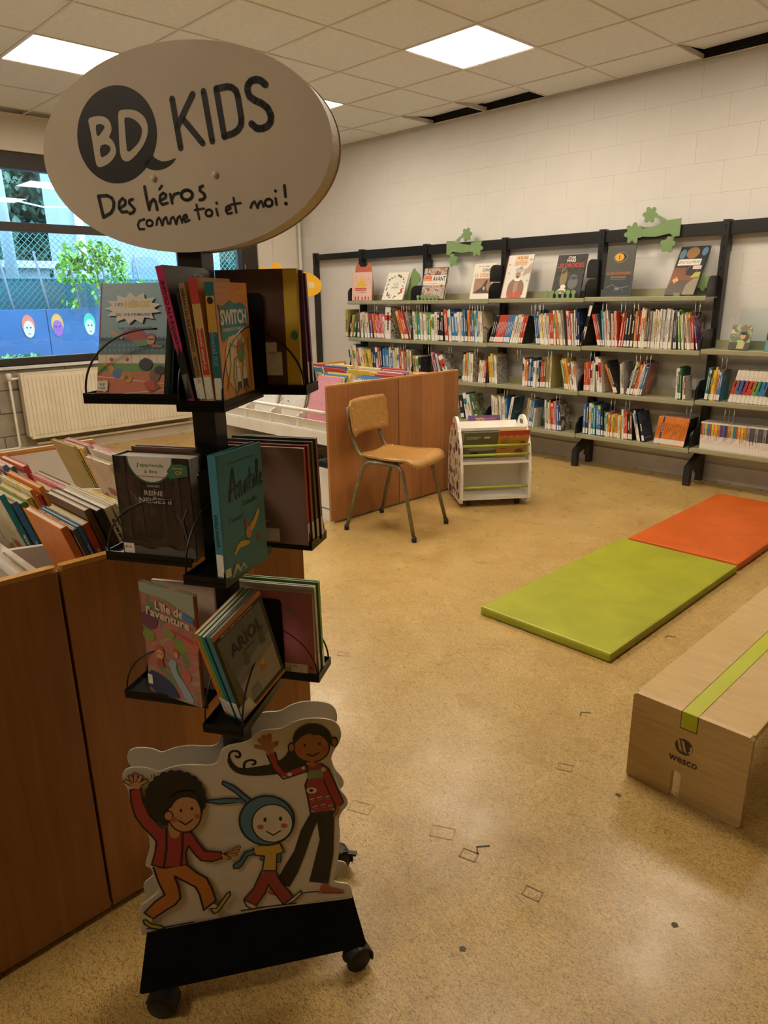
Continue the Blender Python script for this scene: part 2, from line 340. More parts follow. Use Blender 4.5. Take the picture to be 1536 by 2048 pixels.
# ------------------------------------------------------------------ measured data
TAPES = [(2.631, -2.483, 0.3, 0), (2.645, -2.446, 0.9, 1), (2.811, -2.471, 0.2, 0), (2.515, -1.731, 0.6, 1), (2.786, -2.018, 0.2, 2), (3.083, -2.322, 1.3, 2), (2.789, -2.700, 0.8, 2), (2.616, -2.017, 0.4, 0), (1.622, -2.020, 0.6, 0), (2.473, -1.003, 0.2, 1), (2.533, -2.471, 0.5, 3), (2.312, -2.558, 0.4, 3)]
SIGN = {'bubble': [(0.0, [(-0.0287, 0.0235), (-0.0302, 0.0151), (-0.0329, 0.007), (-0.0366, -0.0009), (-0.0413, -0.0083), (-0.0469, -0.0152), (-0.0534, -0.0213), (-0.0606, -0.0267), (-0.0684, -0.0312), (-0.0767, -0.0347), (-0.0854, -0.0371), (-0.0942, -0.0384), (-0.1031, -0.0385), (-0.1118, -0.0376), (-0.1202, -0.0354), (-0.1282, -0.0322), (-0.1356, -0.0279), (-0.1423, -0.0226), (-0.1481, -0.0165), (-0.1529, -0.0096), (-0.1567, -0.0021), (-0.1594, 0.0059), (-0.161, 0.0143), (-0.1613, 0.0229), (-0.1605, 0.0315), (-0.1585, 0.0399), (-0.1555, 0.0482), (-0.1513, 0.056), (-0.1463, 0.0632), (-0.1403, 0.0698), (-0.1336, 0.0757), (-0.1263, 0.0807), (-0.1184, 0.0847), (-0.1102, 0.0878), (-0.1017, 0.0898), (-0.0932, 0.0908), (-0.0847, 0.0907), (-0.0764, 0.0896), (-0.0683, 0.0874), (-0.0608, 0.0842), (-0.0538, 0.0801), (-0.0474, 0.0751), (-0.0418, 0.0693), (-0.0371, 0.0627), (-0.0333, 0.0556), (-0.0306, 0.048), (-0.0288, 0.04), (-0.0282, 0.0318)]), (0.0, [(-0.0381, -0.0035), (-0.0362, -0.0072), (-0.0294, -0.0109), (-0.0222, -0.0132), (-0.0112, -0.0121), (-0.0003, -0.0086), (-0.0053, -0.0141), (-0.012, -0.0188), (-0.0198, -0.022), (-0.0286, -0.0238), (-0.0372, -0.0239), (-0.0483, -0.0216), (-0.0566, -0.0136)])], 'letters': [(0.0, [(-0.139, 0.0501), (-0.1308, 0.0529), (-0.1168, 0.0531), (-0.1068, 0.0497), (-0.1017, 0.0422), (-0.1011, 0.0339), (-0.1044, 0.0281), (-0.1078, 0.0241), (-0.1033, 0.0211), (-0.0988, 0.0138), (-0.0977, 0.004), (-0.1023, -0.0033), (-0.1122, -0.0107), (-0.1253, -0.0151), (-0.1313, -0.0148), (-0.1343, -0.011), (-0.1355, 0.0047), (-0.136, 0.0244), (-0.1379, 0.0412)]), (0.0, [(-0.0879, 0.0558), (-0.0813, 0.0591), (-0.061, 0.0575), (-0.0483, 0.0504), (-0.0421, 0.0406), (-0.0416, 0.0283), (-0.0477, 0.015), (-0.0616, 0.0006), (-0.0768, -0.0092), (-0.0839, -0.0099), (-0.0894, -0.0068), (-0.0917, -0.0005), (-0.0915, 0.0134), (-0.0894, 0.0354)])], 'holes': [(0.0, [(-0.1274, 0.0411), (-0.1218, 0.0429), (-0.1144, 0.0411), (-0.112, 0.0382), (-0.1183, 0.0317), (-0.1275, 0.0244)]), (0.0, [(-0.1247, 0.0125), (-0.1172, 0.0155), (-0.1093, 0.0139), (-0.1065, 0.0087), (-0.1109, 0.0028), (-0.1196, -0.0013), (-0.1251, -0.0021)]), (0.0, [(-0.0788, 0.047), (-0.0752, 0.0487), (-0.0652, 0.0464), (-0.058, 0.0416), (-0.0521, 0.0344), (-0.0519, 0.0276), (-0.0568, 0.0169), (-0.0657, 0.0092), (-0.0796, 0.001), (-0.0799, 0.0141), (-0.079, 0.0334)])], 'kids': [(0.00882, [(0.0009, 0.0671), (0.0074, 0.0033)]), (0.00882, [(0.0337, 0.0705), (0.0051, 0.0308)]), (0.00882, [(0.0145, 0.041), (0.043, 0.0075)]), (0.00882, [(0.0507, 0.073), (0.0582, 0.0091)]), (0.00882, [(0.0704, 0.0741), (0.0775, 0.0138)]), (0.00882, [(0.0704, 0.0746), (0.0871, 0.0762), (0.0942, 0.0747), (0.1001, 0.0699), (0.1023, 0.0625), (0.1055, 0.0351), (0.1043, 0.0273), (0.0993, 0.021), (0.0916, 0.0172), (0.0775, 0.0143)]), (0.00945, [(0.1444, 0.0743), (0.1383, 0.0796), (0.1313, 0.0816), (0.1235, 0.0804), (0.1184, 0.0757), (0.1173, 0.0692), (0.1196, 0.0618), (0.1273, 0.0562), (0.1375, 0.0518), (0.1458, 0.0454), (0.1501, 0.036), (0.1493, 0.0283), (0.1436, 0.0227), (0.1354, 0.0206), (0.1279, 0.0213), (0.1201, 0.0276)])], 'big': [(0.00536, [(-0.1374, -0.0547), (-0.1332, -0.0845)]), (0.00504, [(-0.1374, -0.0547), (-0.1222, -0.0547), (-0.1148, -0.0583), (-0.1122, -0.0648), (-0.114, -0.0726), (-0.1193, -0.0792), (-0.1332, -0.0848)]), (0.00441, [(-0.1034, -0.0733), (-0.0934, -0.0685), (-0.092, -0.0633), (-0.0968, -0.0596), (-0.1028, -0.0643), (-0.1047, -0.073), (-0.1005, -0.0787), (-0.0905, -0.0785)]), (0.00441, [(-0.0797, -0.0615), (-0.0852, -0.063), (-0.0861, -0.067), (-0.0817, -0.0713), (-0.078, -0.0755), (-0.0806, -0.0795), (-0.0873, -0.0816)]), (0.00473, [(-0.0575, -0.0452), (-0.0559, -0.0625), (-0.0535, -0.0771)]), (0.00473, [(-0.0531, -0.0736), (-0.0494, -0.0665), (-0.0444, -0.063), (-0.0414, -0.0669), (-0.0403, -0.0776)]), (0.0041, [(-0.0339, -0.0652), (-0.0245, -0.0618), (-0.0233, -0.0576), (-0.0278, -0.0551), (-0.0331, -0.0586), (-0.0347, -0.0663), (-0.0311, -0.071), (-0.0219, -0.0691)]), (0.00378, [(-0.0335, -0.05), (-0.0288, -0.0454)]), (0.00441, [(-0.0164, -0.0574), (-0.0144, -0.07)]), (0.0041, [(-0.0144, -0.0643), (-0.0096, -0.0577), (-0.0019, -0.0563)]), (0.00473, [(0.0198, -0.0601), (0.0188, -0.0626), (0.0166, -0.0647), (0.0135, -0.0661), (0.01, -0.0664), (0.0065, -0.0658), (0.0037, -0.0642), (0.0019, -0.0619), (0.0015, -0.0593), (0.0025, -0.0567), (0.0047, -0.0546), (0.0079, -0.0533), (0.0114, -0.0529), (0.0148, -0.0536), (0.0176, -0.0552), (0.0194, -0.0575), (0.0198, -0.0601)]), (0.00441, [(0.0378, -0.0485), (0.0326, -0.0505), (0.0328, -0.055), (0.0384, -0.0589), (0.0401, -0.0626), (0.037, -0.0665), (0.0309, -0.0673)])], 'small': [(0.00347, [(-0.0636, -0.0901), (-0.0724, -0.0921), (-0.0756, -0.0979), (-0.0739, -0.1038), (-0.0654, -0.1038)]), (0.00347, [(-0.0502, -0.0961), (-0.051, -0.098), (-0.0526, -0.0995), (-0.0549, -0.1002), (-0.0572, -0.1002), (-0.0592, -0.0992), (-0.0605, -0.0977), (-0.0608, -0.0957), (-0.06, -0.0939), (-0.0584, -0.0924), (-0.0561, -0.0916), (-0.0538, -0.0917), (-0.0518, -0.0926), (-0.0505, -0.0942), (-0.0502, -0.0961)]), (0.00347, [(-0.0439, -0.0987), (-0.0419, -0.0914), (-0.0385, -0.0887), (-0.0362, -0.0931), (-0.0345, -0.0999), (-0.0311, -0.0913), (-0.0269, -0.0885), (-0.0245, -0.0979)]), (0.00347, [(-0.0211, -0.098), (-0.0189, -0.0908), (-0.0148, -0.0887), (-0.0125, -0.0931), (-0.0111, -0.099), (-0.0077, -0.0904), (-0.0037, -0.0879), (-0.0009, -0.0973)]), (0.00347, [(0.0016, -0.093), (0.0081, -0.0904), (0.0068, -0.0863), (0.0025, -0.0879), (0.0013, -0.093), (0.0043, -0.0966), (0.0115, -0.094)]), (0.00347, [(0.0249, -0.0733), (0.0276, -0.0934)]), (0.00347, [(0.0214, -0.0806), (0.0371, -0.0792)]), (0.00347, [(0.0493, -0.0857), (0.0486, -0.0876), (0.0469, -0.0891), (0.0447, -0.0899), (0.0423, -0.0898), (0.0402, -0.0889), (0.0389, -0.0872), (0.0386, -0.0853), (0.0393, -0.0833), (0.0409, -0.0818), (0.0432, -0.081), (0.0456, -0.0811), (0.0476, -0.082), (0.049, -0.0837), (0.0493, -0.0857)]), (0.00347, [(0.0562, -0.0803), (0.058, -0.0894)]), (0.0041, [(0.0576, -0.0721), (0.0578, -0.073)]), (0.00347, [(0.0716, -0.0837), (0.0791, -0.0806), (0.0775, -0.0766), (0.0727, -0.0787), (0.0712, -0.0837), (0.0739, -0.0877), (0.0806, -0.0869)]), (0.00347, [(0.0849, -0.0668), (0.0879, -0.0866)]), (0.00347, [(0.0802, -0.0756), (0.0955, -0.074)]), (0.00347, [(0.1107, -0.081), (0.1137, -0.0753), (0.1175, -0.0729), (0.1197, -0.0772), (0.1217, -0.0818), (0.1245, -0.0746), (0.1282, -0.0726), (0.1309, -0.0804)]), (0.00378, [(0.145, -0.0758), (0.1443, -0.0779), (0.1426, -0.0796), (0.1402, -0.0804), (0.1377, -0.0803), (0.1354, -0.0793), (0.1339, -0.0775), (0.1335, -0.0753), (0.1342, -0.0731), (0.1359, -0.0715), (0.1383, -0.0706), (0.1409, -0.0707), (0.1431, -0.0718), (0.1446, -0.0736), (0.145, -0.0758)]), (0.00378, [(0.1502, -0.0702), (0.1513, -0.0785)]), (0.0041, [(0.1505, -0.06), (0.1511, -0.0609)]), (0.0041, [(0.1646, -0.0539), (0.1656, -0.0686)]), (0.00504, [(0.1654, -0.0774), (0.166, -0.078)])]}
RIVETS = [(-0.0409, -0.0347), (0.059, -0.0348)]
CUTOUT = [(-0.2112, 0.5015), (-0.2084, 0.511), (-0.203, 0.5168), (-0.1946, 0.5199), (-0.1819, 0.519), (-0.1662, 0.5154), (-0.1555, 0.5093), (-0.1474, 0.5033), (-0.1398, 0.5041), (-0.1279, 0.5082), (-0.1113, 0.5111), (-0.0916, 0.5105), (-0.0688, 0.5057), (-0.0541, 0.503), (-0.0439, 0.5042), (-0.0378, 0.5093), (-0.0337, 0.5195), (-0.0294, 0.5309), (-0.0228, 0.5379), (-0.0126, 0.5411), (0.0009, 0.5419), (0.0145, 0.5431), (0.0232, 0.5469), (0.0303, 0.5531), (0.0375, 0.5588), (0.0462, 0.5635), (0.0598, 0.5647), (0.0818, 0.5623), (0.0923, 0.5668), (0.1082, 0.5745), (0.1255, 0.578), (0.1462, 0.5771), (0.1669, 0.573), (0.1824, 0.5668), (0.1909, 0.5576), (0.1958, 0.546), (0.1967, 0.5316), (0.1931, 0.5178), (0.1856, 0.5066), (0.1788, 0.4953), (0.1747, 0.4814), (0.1755, 0.4645), (0.1799, 0.4449), (0.1835, 0.4252), (0.1901, 0.407), (0.1999, 0.3933), (0.2054, 0.3794), (0.2036, 0.3679), (0.1952, 0.3592), (0.1882, 0.3486), (0.1849, 0.3359), (0.1869, 0.3066), (0.1842, 0.271), (0.1809, 0.2396), (0.1755, 0.2129), (0.1695, 0.1931), (0.1715, 0.1847), (0.1819, 0.1797), (0.1963, 0.1754), (0.2038, 0.1682), (0.2068, 0.1547), (0.2077, 0.1296), (-0.2174, 0.1213), (-0.2157, 0.1558), (-0.2128, 0.1758), (-0.2152, 0.1914), (-0.212, 0.2016), (-0.1993, 0.2107), (-0.1806, 0.2248), (-0.1741, 0.2342), (-0.1757, 0.2515), (-0.1799, 0.27), (-0.182, 0.2889), (-0.1903, 0.294), (-0.1922, 0.3009), (-0.1837, 0.3231), (-0.1775, 0.3433), (-0.1776, 0.3582), (-0.1839, 0.3826), (-0.1944, 0.4074), (-0.2009, 0.4312), (-0.2033, 0.4581), (-0.2042, 0.4785), (-0.2096, 0.4874)]
KIDS = [('l', 'k', 0.00246092, [(-0.2064,0.1454),(-0.1719,0.1414),(-0.1365,0.1420),(-0.1151,0.1429)]),
 ('l', 'k', 0.00344528, [(-0.0207,0.1505),(0.0196,0.1504),(0.0527,0.1489),(0.0899,0.1467)]),
 ('l', 'k', 0.00246092, [(0.0948,0.1694),(0.1173,0.1694),(0.1379,0.1670)]),
 ('p', 'k', 1, [(0.0966,0.5179),(0.0852,0.4993),(0.0621,0.4885),(0.0310,0.4872),(0.0019,0.4869),(-0.0115,0.5020),(-0.0159,0.5188),(-0.0217,0.5096),(-0.0164,0.4906),(-0.0023,0.4753),(0.0296,0.4661),(0.0710,0.4636),(0.1027,0.4677),(0.1315,0.4818),(0.1432,0.5068)]),
 ('l', 'k', 0.00442965, [(-0.0167,0.5089),(-0.0166,0.5229),(-0.0095,0.5291),(0.0014,0.5262),(0.0045,0.5177),(-0.0003,0.5116),(-0.0044,0.5162)]),
 ('l', 'k', 0.00442965, [(0.0087,0.4866),(0.0097,0.5007),(0.0202,0.5044),(0.0303,0.5016),(0.0315,0.4945),(0.0252,0.4930)]),
 ('p', 'R', 1, [(0.0531,0.5115),(0.0688,0.5140),(0.0730,0.4868),(0.0844,0.4664),(0.1261,0.4785),(0.1324,0.4630),(0.0808,0.4516),(0.0632,0.4781)]),
 ('l', 'k', 0.0029531, [(0.0531,0.5115),(0.0632,0.4781),(0.0808,0.4516),(0.1324,0.4630)]),
 ('l', 'k', 0.0029531, [(0.0688,0.5140),(0.0730,0.4868),(0.0844,0.4664),(0.1261,0.4785)]),
 ('l', 's2', 0.00836711, [(0.0579,0.5217),(0.0340,0.5321)]),
 ('l', 's2', 0.00836711, [(0.0579,0.5217),(0.0410,0.5455)]),
 ('l', 's2', 0.00836711, [(0.0579,0.5217),(0.0495,0.5511)]),
 ('l', 's2', 0.00836711, [(0.0579,0.5217),(0.0601,0.5527)]),
 ('l', 's2', 0.00836711, [(0.0579,0.5217),(0.0726,0.5328)]),
 ('p', 's2', 1, [(0.0489,0.5251),(0.0561,0.5321),(0.0661,0.5266),(0.0635,0.5128),(0.0525,0.5124)]),
 ('p', 'k', 0, [(0.1298,0.3645),(0.1080,0.3254),(0.0930,0.2792),(0.0730,0.2468),(0.0505,0.2055),(0.0792,0.1913),(0.0975,0.2237),(0.1143,0.2661),(0.1313,0.3167),(0.1415,0.3414),(0.1451,0.2964),(0.1318,0.2445),(0.1192,0.1962),(0.1586,0.1835),(0.1713,0.2552),(0.1747,0.3178),(0.1777,0.3614)]),
 ('p', 'R', 1, [(0.1277,0.4762),(0.1402,0.4784),(0.1578,0.4757),(0.1709,0.4442),(0.1765,0.4007),(0.1798,0.3602),(0.1297,0.3636),(0.1260,0.4006),(0.1221,0.4310),(0.1301,0.4508)]),
 ('l', 'k', 0.00344528, [(0.1277,0.4762),(0.1301,0.4508),(0.1221,0.4310),(0.1260,0.4006),(0.1297,0.3636),(0.1798,0.3602),(0.1765,0.4007),(0.1709,0.4442)]),
 ('l', 'w', 0.00196873, [(0.1304,0.3955),(0.1384,0.3976)]),
 ('l', 'gy', 0.00246092, [(0.1323,0.3900),(0.1382,0.3916)]),
 ('l', 'w', 0.00196873, [(0.1449,0.3974),(0.1529,0.3995)]),
 ('l', 'gy', 0.00246092, [(0.1468,0.3919),(0.1527,0.3935)]),
 ('l', 'w', 0.00196873, [(0.1611,0.3968),(0.1692,0.3989)]),
 ('l', 'gy', 0.00246092, [(0.1631,0.3913),(0.1690,0.3929)]),
 ('l', 'w', 0.00196873, [(0.1350,0.3775),(0.1431,0.3796)]),
 ('l', 'gy', 0.00246092, [(0.1370,0.3719),(0.1428,0.3735)]),
 ('l', 'w', 0.00196873, [(0.1514,0.3790),(0.1594,0.3811)]),
 ('l', 'gy', 0.00246092, [(0.1533,0.3735),(0.1592,0.3751)]),
 ('l', 'w', 0.00196873, [(0.1657,0.3744),(0.1738,0.3765)]),
 ('l', 'gy', 0.00246092, [(0.1677,0.3688),(0.1736,0.3704)]),
 ('p', 'gn', 0, [(0.1299,0.4634),(0.1573,0.4632),(0.1604,0.4438),(0.1269,0.4441)]),
 ('p', 'w', 0, [(0.1442,0.4155),(0.1439,0.4139),(0.1431,0.4125),(0.1419,0.4113),(0.1402,0.4105),(0.1383,0.4099),(0.1362,0.4097),(0.1340,0.4099),(0.1317,0.4105),(0.1297,0.4114),(0.1278,0.4125),(0.1263,0.4139),(0.1252,0.4155),(0.1245,0.4171),(0.1243,0.4188),(0.1247,0.4203),(0.1255,0.4217),(0.1267,0.4229),(0.1283,0.4238),(0.1303,0.4243),(0.1324,0.4245),(0.1346,0.4243),(0.1368,0.4238),(0.1389,0.4229),(0.1407,0.4217),(0.1422,0.4203),(0.1434,0.4188),(0.1440,0.4171)]),
 ('p', 'k', 0, [(0.1375,0.4166),(0.1373,0.4158),(0.1370,0.4150),(0.1365,0.4144),(0.1359,0.4139),(0.1351,0.4135),(0.1343,0.4134),(0.1334,0.4134),(0.1325,0.4137),(0.1317,0.4141),(0.1310,0.4147),(0.1304,0.4154),(0.1300,0.4162),(0.1297,0.4170),(0.1297,0.4179),(0.1298,0.4187),(0.1301,0.4195),(0.1306,0.4201),(0.1313,0.4206),(0.1320,0.4210),(0.1329,0.4211),(0.1337,0.4210),(0.1346,0.4208),(0.1354,0.4204),(0.1361,0.4198),(0.1367,0.4191),(0.1372,0.4183),(0.1374,0.4175)]),
 ('p', 'R', 1, [(0.1559,0.4739),(0.1690,0.4614),(0.1793,0.4302),(0.1958,0.3792),(0.1826,0.3671),(0.1693,0.4019),(0.1588,0.4377)]),
 ('l', 'k', 0.0029531, [(0.1559,0.4739),(0.1690,0.4614),(0.1793,0.4302),(0.1958,0.3792),(0.1826,0.3671),(0.1693,0.4019),(0.1588,0.4377)]),
 ('p', 'w', 0, [(0.1636,0.4614),(0.1635,0.4602),(0.1631,0.4591),(0.1625,0.4582),(0.1617,0.4574),(0.1608,0.4569),(0.1598,0.4567),(0.1588,0.4567),(0.1578,0.4570),(0.1568,0.4576),(0.1560,0.4583),(0.1553,0.4593),(0.1548,0.4604),(0.1545,0.4616),(0.1544,0.4628),(0.1546,0.4640),(0.1550,0.4651),(0.1556,0.4661),(0.1563,0.4668),(0.1572,0.4673),(0.1582,0.4675),(0.1592,0.4675),(0.1602,0.4672),(0.1612,0.4667),(0.1621,0.4659),(0.1627,0.4649),(0.1633,0.4638),(0.1636,0.4626)]),
 ('p', 'w', 0, [(0.1236,0.4706),(0.1235,0.4698),(0.1232,0.4691),(0.1228,0.4684),(0.1223,0.4679),(0.1216,0.4676),(0.1210,0.4674),(0.1203,0.4674),(0.1196,0.4676),(0.1189,0.4680),(0.1183,0.4685),(0.1179,0.4692),(0.1175,0.4699),(0.1173,0.4708),(0.1173,0.4716),(0.1174,0.4724),(0.1177,0.4732),(0.1181,0.4738),(0.1186,0.4743),(0.1192,0.4747),(0.1199,0.4748),(0.1206,0.4748),(0.1213,0.4746),(0.1220,0.4742),(0.1225,0.4737),(0.1230,0.4730),(0.1233,0.4723),(0.1235,0.4715)]),
 ('p', 'w', 0, [(0.0981,0.4601),(0.0979,0.4592),(0.0975,0.4584),(0.0970,0.4577),(0.0962,0.4571),(0.0953,0.4568),(0.0943,0.4566),(0.0933,0.4567),(0.0923,0.4569),(0.0914,0.4574),(0.0906,0.4580),(0.0899,0.4588),(0.0894,0.4597),(0.0891,0.4606),(0.0890,0.4615),(0.0892,0.4624),(0.0896,0.4633),(0.0902,0.4639),(0.0909,0.4645),(0.0918,0.4648),(0.0928,0.4650),(0.0938,0.4649),(0.0948,0.4647),(0.0957,0.4642),(0.0965,0.4636),(0.0972,0.4628),(0.0977,0.4620),(0.0980,0.4610)]),
 ('l', 's2', 0.00787493, [(0.1845,0.3690),(0.1827,0.3583),(0.1773,0.3505)]),
 ('p', 'r2', 1, [(0.1443,0.1855),(0.1563,0.1831),(0.1646,0.1729),(0.1890,0.1603),(0.1849,0.1544),(0.1366,0.1644)]),
 ('l', 'k', 0.00196873, [(0.1366,0.1644),(0.1869,0.1550),(0.1905,0.1600)]),
 ('p', 'r2', 1, [(0.0348,0.1879),(0.0480,0.1944),(0.0692,0.1784),(0.0778,0.1649),(0.0397,0.1789)]),
 ('p', 'k', 0, [(0.1785,0.5261),(0.1772,0.5183),(0.1741,0.5111),(0.1694,0.5050),(0.1631,0.5002),(0.1558,0.4970),(0.1476,0.4956),(0.1392,0.4959),(0.1308,0.4981),(0.1230,0.5020),(0.1161,0.5073),(0.1105,0.5139),(0.1064,0.5213),(0.1040,0.5292),(0.1035,0.5371),(0.1048,0.5448),(0.1079,0.5518),(0.1127,0.5578),(0.1188,0.5625),(0.1260,0.5657),(0.1340,0.5672),(0.1423,0.5669),(0.1506,0.5648),(0.1584,0.5611),(0.1653,0.5559),(0.1710,0.5495),(0.1753,0.5421),(0.1778,0.5342)]),
 ('p', 's2', 0, [(0.1726,0.5098),(0.1714,0.5027),(0.1686,0.4961),(0.1643,0.4905),(0.1586,0.4861),(0.1519,0.4832),(0.1445,0.4819),(0.1368,0.4822),(0.1292,0.4843),(0.1221,0.4878),(0.1158,0.4927),(0.1107,0.4987),(0.1070,0.5055),(0.1048,0.5127),(0.1043,0.5200),(0.1055,0.5271),(0.1084,0.5335),(0.1127,0.5390),(0.1183,0.5433),(0.1249,0.5461),(0.1321,0.5475),(0.1397,0.5472),(0.1472,0.5453),(0.1543,0.5419),(0.1606,0.5371),(0.1658,0.5312),(0.1697,0.5244),(0.1720,0.5172)]),
 ('l', 'k', 0.0029531, [(0.1726,0.5098),(0.1714,0.5027),(0.1686,0.4961),(0.1643,0.4905),(0.1586,0.4861),(0.1519,0.4832),(0.1445,0.4819),(0.1368,0.4822),(0.1292,0.4843),(0.1221,0.4878),(0.1158,0.4927),(0.1107,0.4987),(0.1070,0.5055),(0.1048,0.5127),(0.1043,0.5200),(0.1055,0.5271),(0.1084,0.5335),(0.1127,0.5390),(0.1183,0.5433),(0.1249,0.5461),(0.1321,0.5475),(0.1397,0.5472),(0.1472,0.5453),(0.1543,0.5419),(0.1606,0.5371),(0.1658,0.5312),(0.1697,0.5244),(0.1720,0.5172),(0.1726,0.5098)]),
 ('p', 's2', 0, [(0.1061,0.5198),(0.1058,0.5176),(0.1053,0.5156),(0.1045,0.5139),(0.1035,0.5125),(0.1023,0.5115),(0.1010,0.5110),(0.0997,0.5109),(0.0984,0.5114),(0.0972,0.5123),(0.0962,0.5136),(0.0953,0.5153),(0.0947,0.5172),(0.0944,0.5193),(0.0944,0.5215),(0.0946,0.5236),(0.0952,0.5256),(0.0960,0.5273),(0.0970,0.5287),(0.0981,0.5297),(0.0994,0.5302),(0.1007,0.5303),(0.1020,0.5298),(0.1032,0.5290),(0.1042,0.5276),(0.1051,0.5260),(0.1057,0.5240),(0.1060,0.5219)]),
 ('l', 'k', 0.00246092, [(0.1061,0.5198),(0.1058,0.5176),(0.1053,0.5156),(0.1045,0.5139),(0.1035,0.5125),(0.1023,0.5115),(0.1010,0.5110),(0.0997,0.5109),(0.0984,0.5114),(0.0972,0.5123),(0.0962,0.5136),(0.0953,0.5153),(0.0947,0.5172),(0.0944,0.5193),(0.0944,0.5215),(0.0946,0.5236),(0.0952,0.5256),(0.0960,0.5273),(0.0970,0.5287),(0.0981,0.5297),(0.0994,0.5302),(0.1007,0.5303),(0.1020,0.5298),(0.1032,0.5290),(0.1042,0.5276),(0.1051,0.5260),(0.1057,0.5240),(0.1060,0.5219),(0.1061,0.5198)]),
 ('p', 's2', 0, [(0.1885,0.5197),(0.1883,0.5176),(0.1878,0.5156),(0.1870,0.5138),(0.1860,0.5124),(0.1848,0.5114),(0.1835,0.5109),(0.1822,0.5108),(0.1809,0.5113),(0.1796,0.5122),(0.1785,0.5135),(0.1776,0.5152),(0.1770,0.5172),(0.1766,0.5193),(0.1765,0.5215),(0.1768,0.5237),(0.1773,0.5257),(0.1781,0.5274),(0.1791,0.5288),(0.1802,0.5298),(0.1815,0.5303),(0.1829,0.5304),(0.1842,0.5299),(0.1854,0.5290),(0.1865,0.5277),(0.1874,0.5260),(0.1881,0.5241),(0.1884,0.5219)]),
 ('l', 'k', 0.00246092, [(0.1885,0.5197),(0.1883,0.5176),(0.1878,0.5156),(0.1870,0.5138),(0.1860,0.5124),(0.1848,0.5114),(0.1835,0.5109),(0.1822,0.5108),(0.1809,0.5113),(0.1796,0.5122),(0.1785,0.5135),(0.1776,0.5152),(0.1770,0.5172),(0.1766,0.5193),(0.1765,0.5215),(0.1768,0.5237),(0.1773,0.5257),(0.1781,0.5274),(0.1791,0.5288),(0.1802,0.5298),(0.1815,0.5303),(0.1829,0.5304),(0.1842,0.5299),(0.1854,0.5290),(0.1865,0.5277),(0.1874,0.5260),(0.1881,0.5241),(0.1884,0.5219),(0.1885,0.5197)]),
 ('p', 'k', 1, [(0.1030,0.5404),(0.1174,0.5532),(0.1419,0.5577),(0.1660,0.5503),(0.1774,0.5263),(0.1655,0.5382),(0.1553,0.5449),(0.1446,0.5400),(0.1362,0.5477),(0.1204,0.5427),(0.1075,0.5285)]),
 ('p', 'k', 0, [(0.1281,0.5214),(0.1280,0.5206),(0.1278,0.5200),(0.1274,0.5194),(0.1270,0.5190),(0.1266,0.5186),(0.1260,0.5185),(0.1255,0.5185),(0.1249,0.5186),(0.1244,0.5190),(0.1240,0.5194),(0.1236,0.5200),(0.1234,0.5206),(0.1232,0.5213),(0.1232,0.5221),(0.1233,0.5228),(0.1235,0.5234),(0.1238,0.5240),(0.1242,0.5245),(0.1247,0.5248),(0.1252,0.5249),(0.1258,0.5249),(0.1263,0.5248),(0.1268,0.5245),(0.1273,0.5240),(0.1276,0.5234),(0.1279,0.5228),(0.1280,0.5221)]),
 ('p', 'k', 0, [(0.1567,0.5204),(0.1567,0.5196),(0.1564,0.5190),(0.1561,0.5184),(0.1557,0.5180),(0.1552,0.5176),(0.1547,0.5175),(0.1542,0.5175),(0.1536,0.5176),(0.1531,0.5180),(0.1527,0.5184),(0.1523,0.5190),(0.1520,0.5196),(0.1519,0.5203),(0.1519,0.5211),(0.1519,0.5218),(0.1522,0.5225),(0.1525,0.5230),(0.1529,0.5235),(0.1534,0.5238),(0.1539,0.5240),(0.1544,0.5240),(0.1550,0.5238),(0.1555,0.5235),(0.1559,0.5230),(0.1563,0.5225),(0.1566,0.5218),(0.1567,0.5211)]),
 ('l', 'k', 0.0029531, [(0.1289,0.5016),(0.1391,0.4951),(0.1517,0.5014)]),
 ('p', 'r2', 0, [(0.1212,0.5101),(0.1210,0.5088),(0.1205,0.5076),(0.1198,0.5065),(0.1188,0.5057),(0.1176,0.5052),(0.1164,0.5049),(0.1151,0.5049),(0.1138,0.5053),(0.1125,0.5059),(0.1115,0.5068),(0.1106,0.5079),(0.1099,0.5092),(0.1096,0.5105),(0.1095,0.5119),(0.1097,0.5132),(0.1102,0.5145),(0.1109,0.5155),(0.1119,0.5163),(0.1131,0.5169),(0.1143,0.5171),(0.1157,0.5171),(0.1170,0.5168),(0.1182,0.5161),(0.1193,0.5152),(0.1201,0.5141),(0.1208,0.5129),(0.1212,0.5115)]),
 ('p', 'r2', 0, [(0.1697,0.5078),(0.1695,0.5064),(0.1690,0.5052),(0.1682,0.5041),(0.1672,0.5033),(0.1661,0.5028),(0.1648,0.5025),(0.1634,0.5025),(0.1621,0.5029),(0.1609,0.5035),(0.1598,0.5044),(0.1589,0.5056),(0.1582,0.5068),(0.1578,0.5082),(0.1577,0.5096),(0.1579,0.5109),(0.1584,0.5121),(0.1592,0.5132),(0.1602,0.5140),(0.1613,0.5146),(0.1626,0.5148),(0.1639,0.5148),(0.1652,0.5144),(0.1665,0.5138),(0.1676,0.5129),(0.1685,0.5118),(0.1692,0.5105),(0.1696,0.5092)]),
 ('p', 's2', 0, [(0.1334,0.4844),(0.1439,0.4828),(0.1452,0.4726),(0.1381,0.4704),(0.1319,0.4755)]),
 ('p', 'b', 1, [(0.0550,0.2819),(0.0668,0.2797),(0.0648,0.2575),(0.0448,0.2623),(0.0238,0.2722),(0.0237,0.2812),(0.0456,0.2747),(0.0555,0.2719)]),
 ('l', 'k', 0.00246092, [(0.0668,0.2797),(0.0648,0.2575),(0.0448,0.2623),(0.0245,0.2716)]),
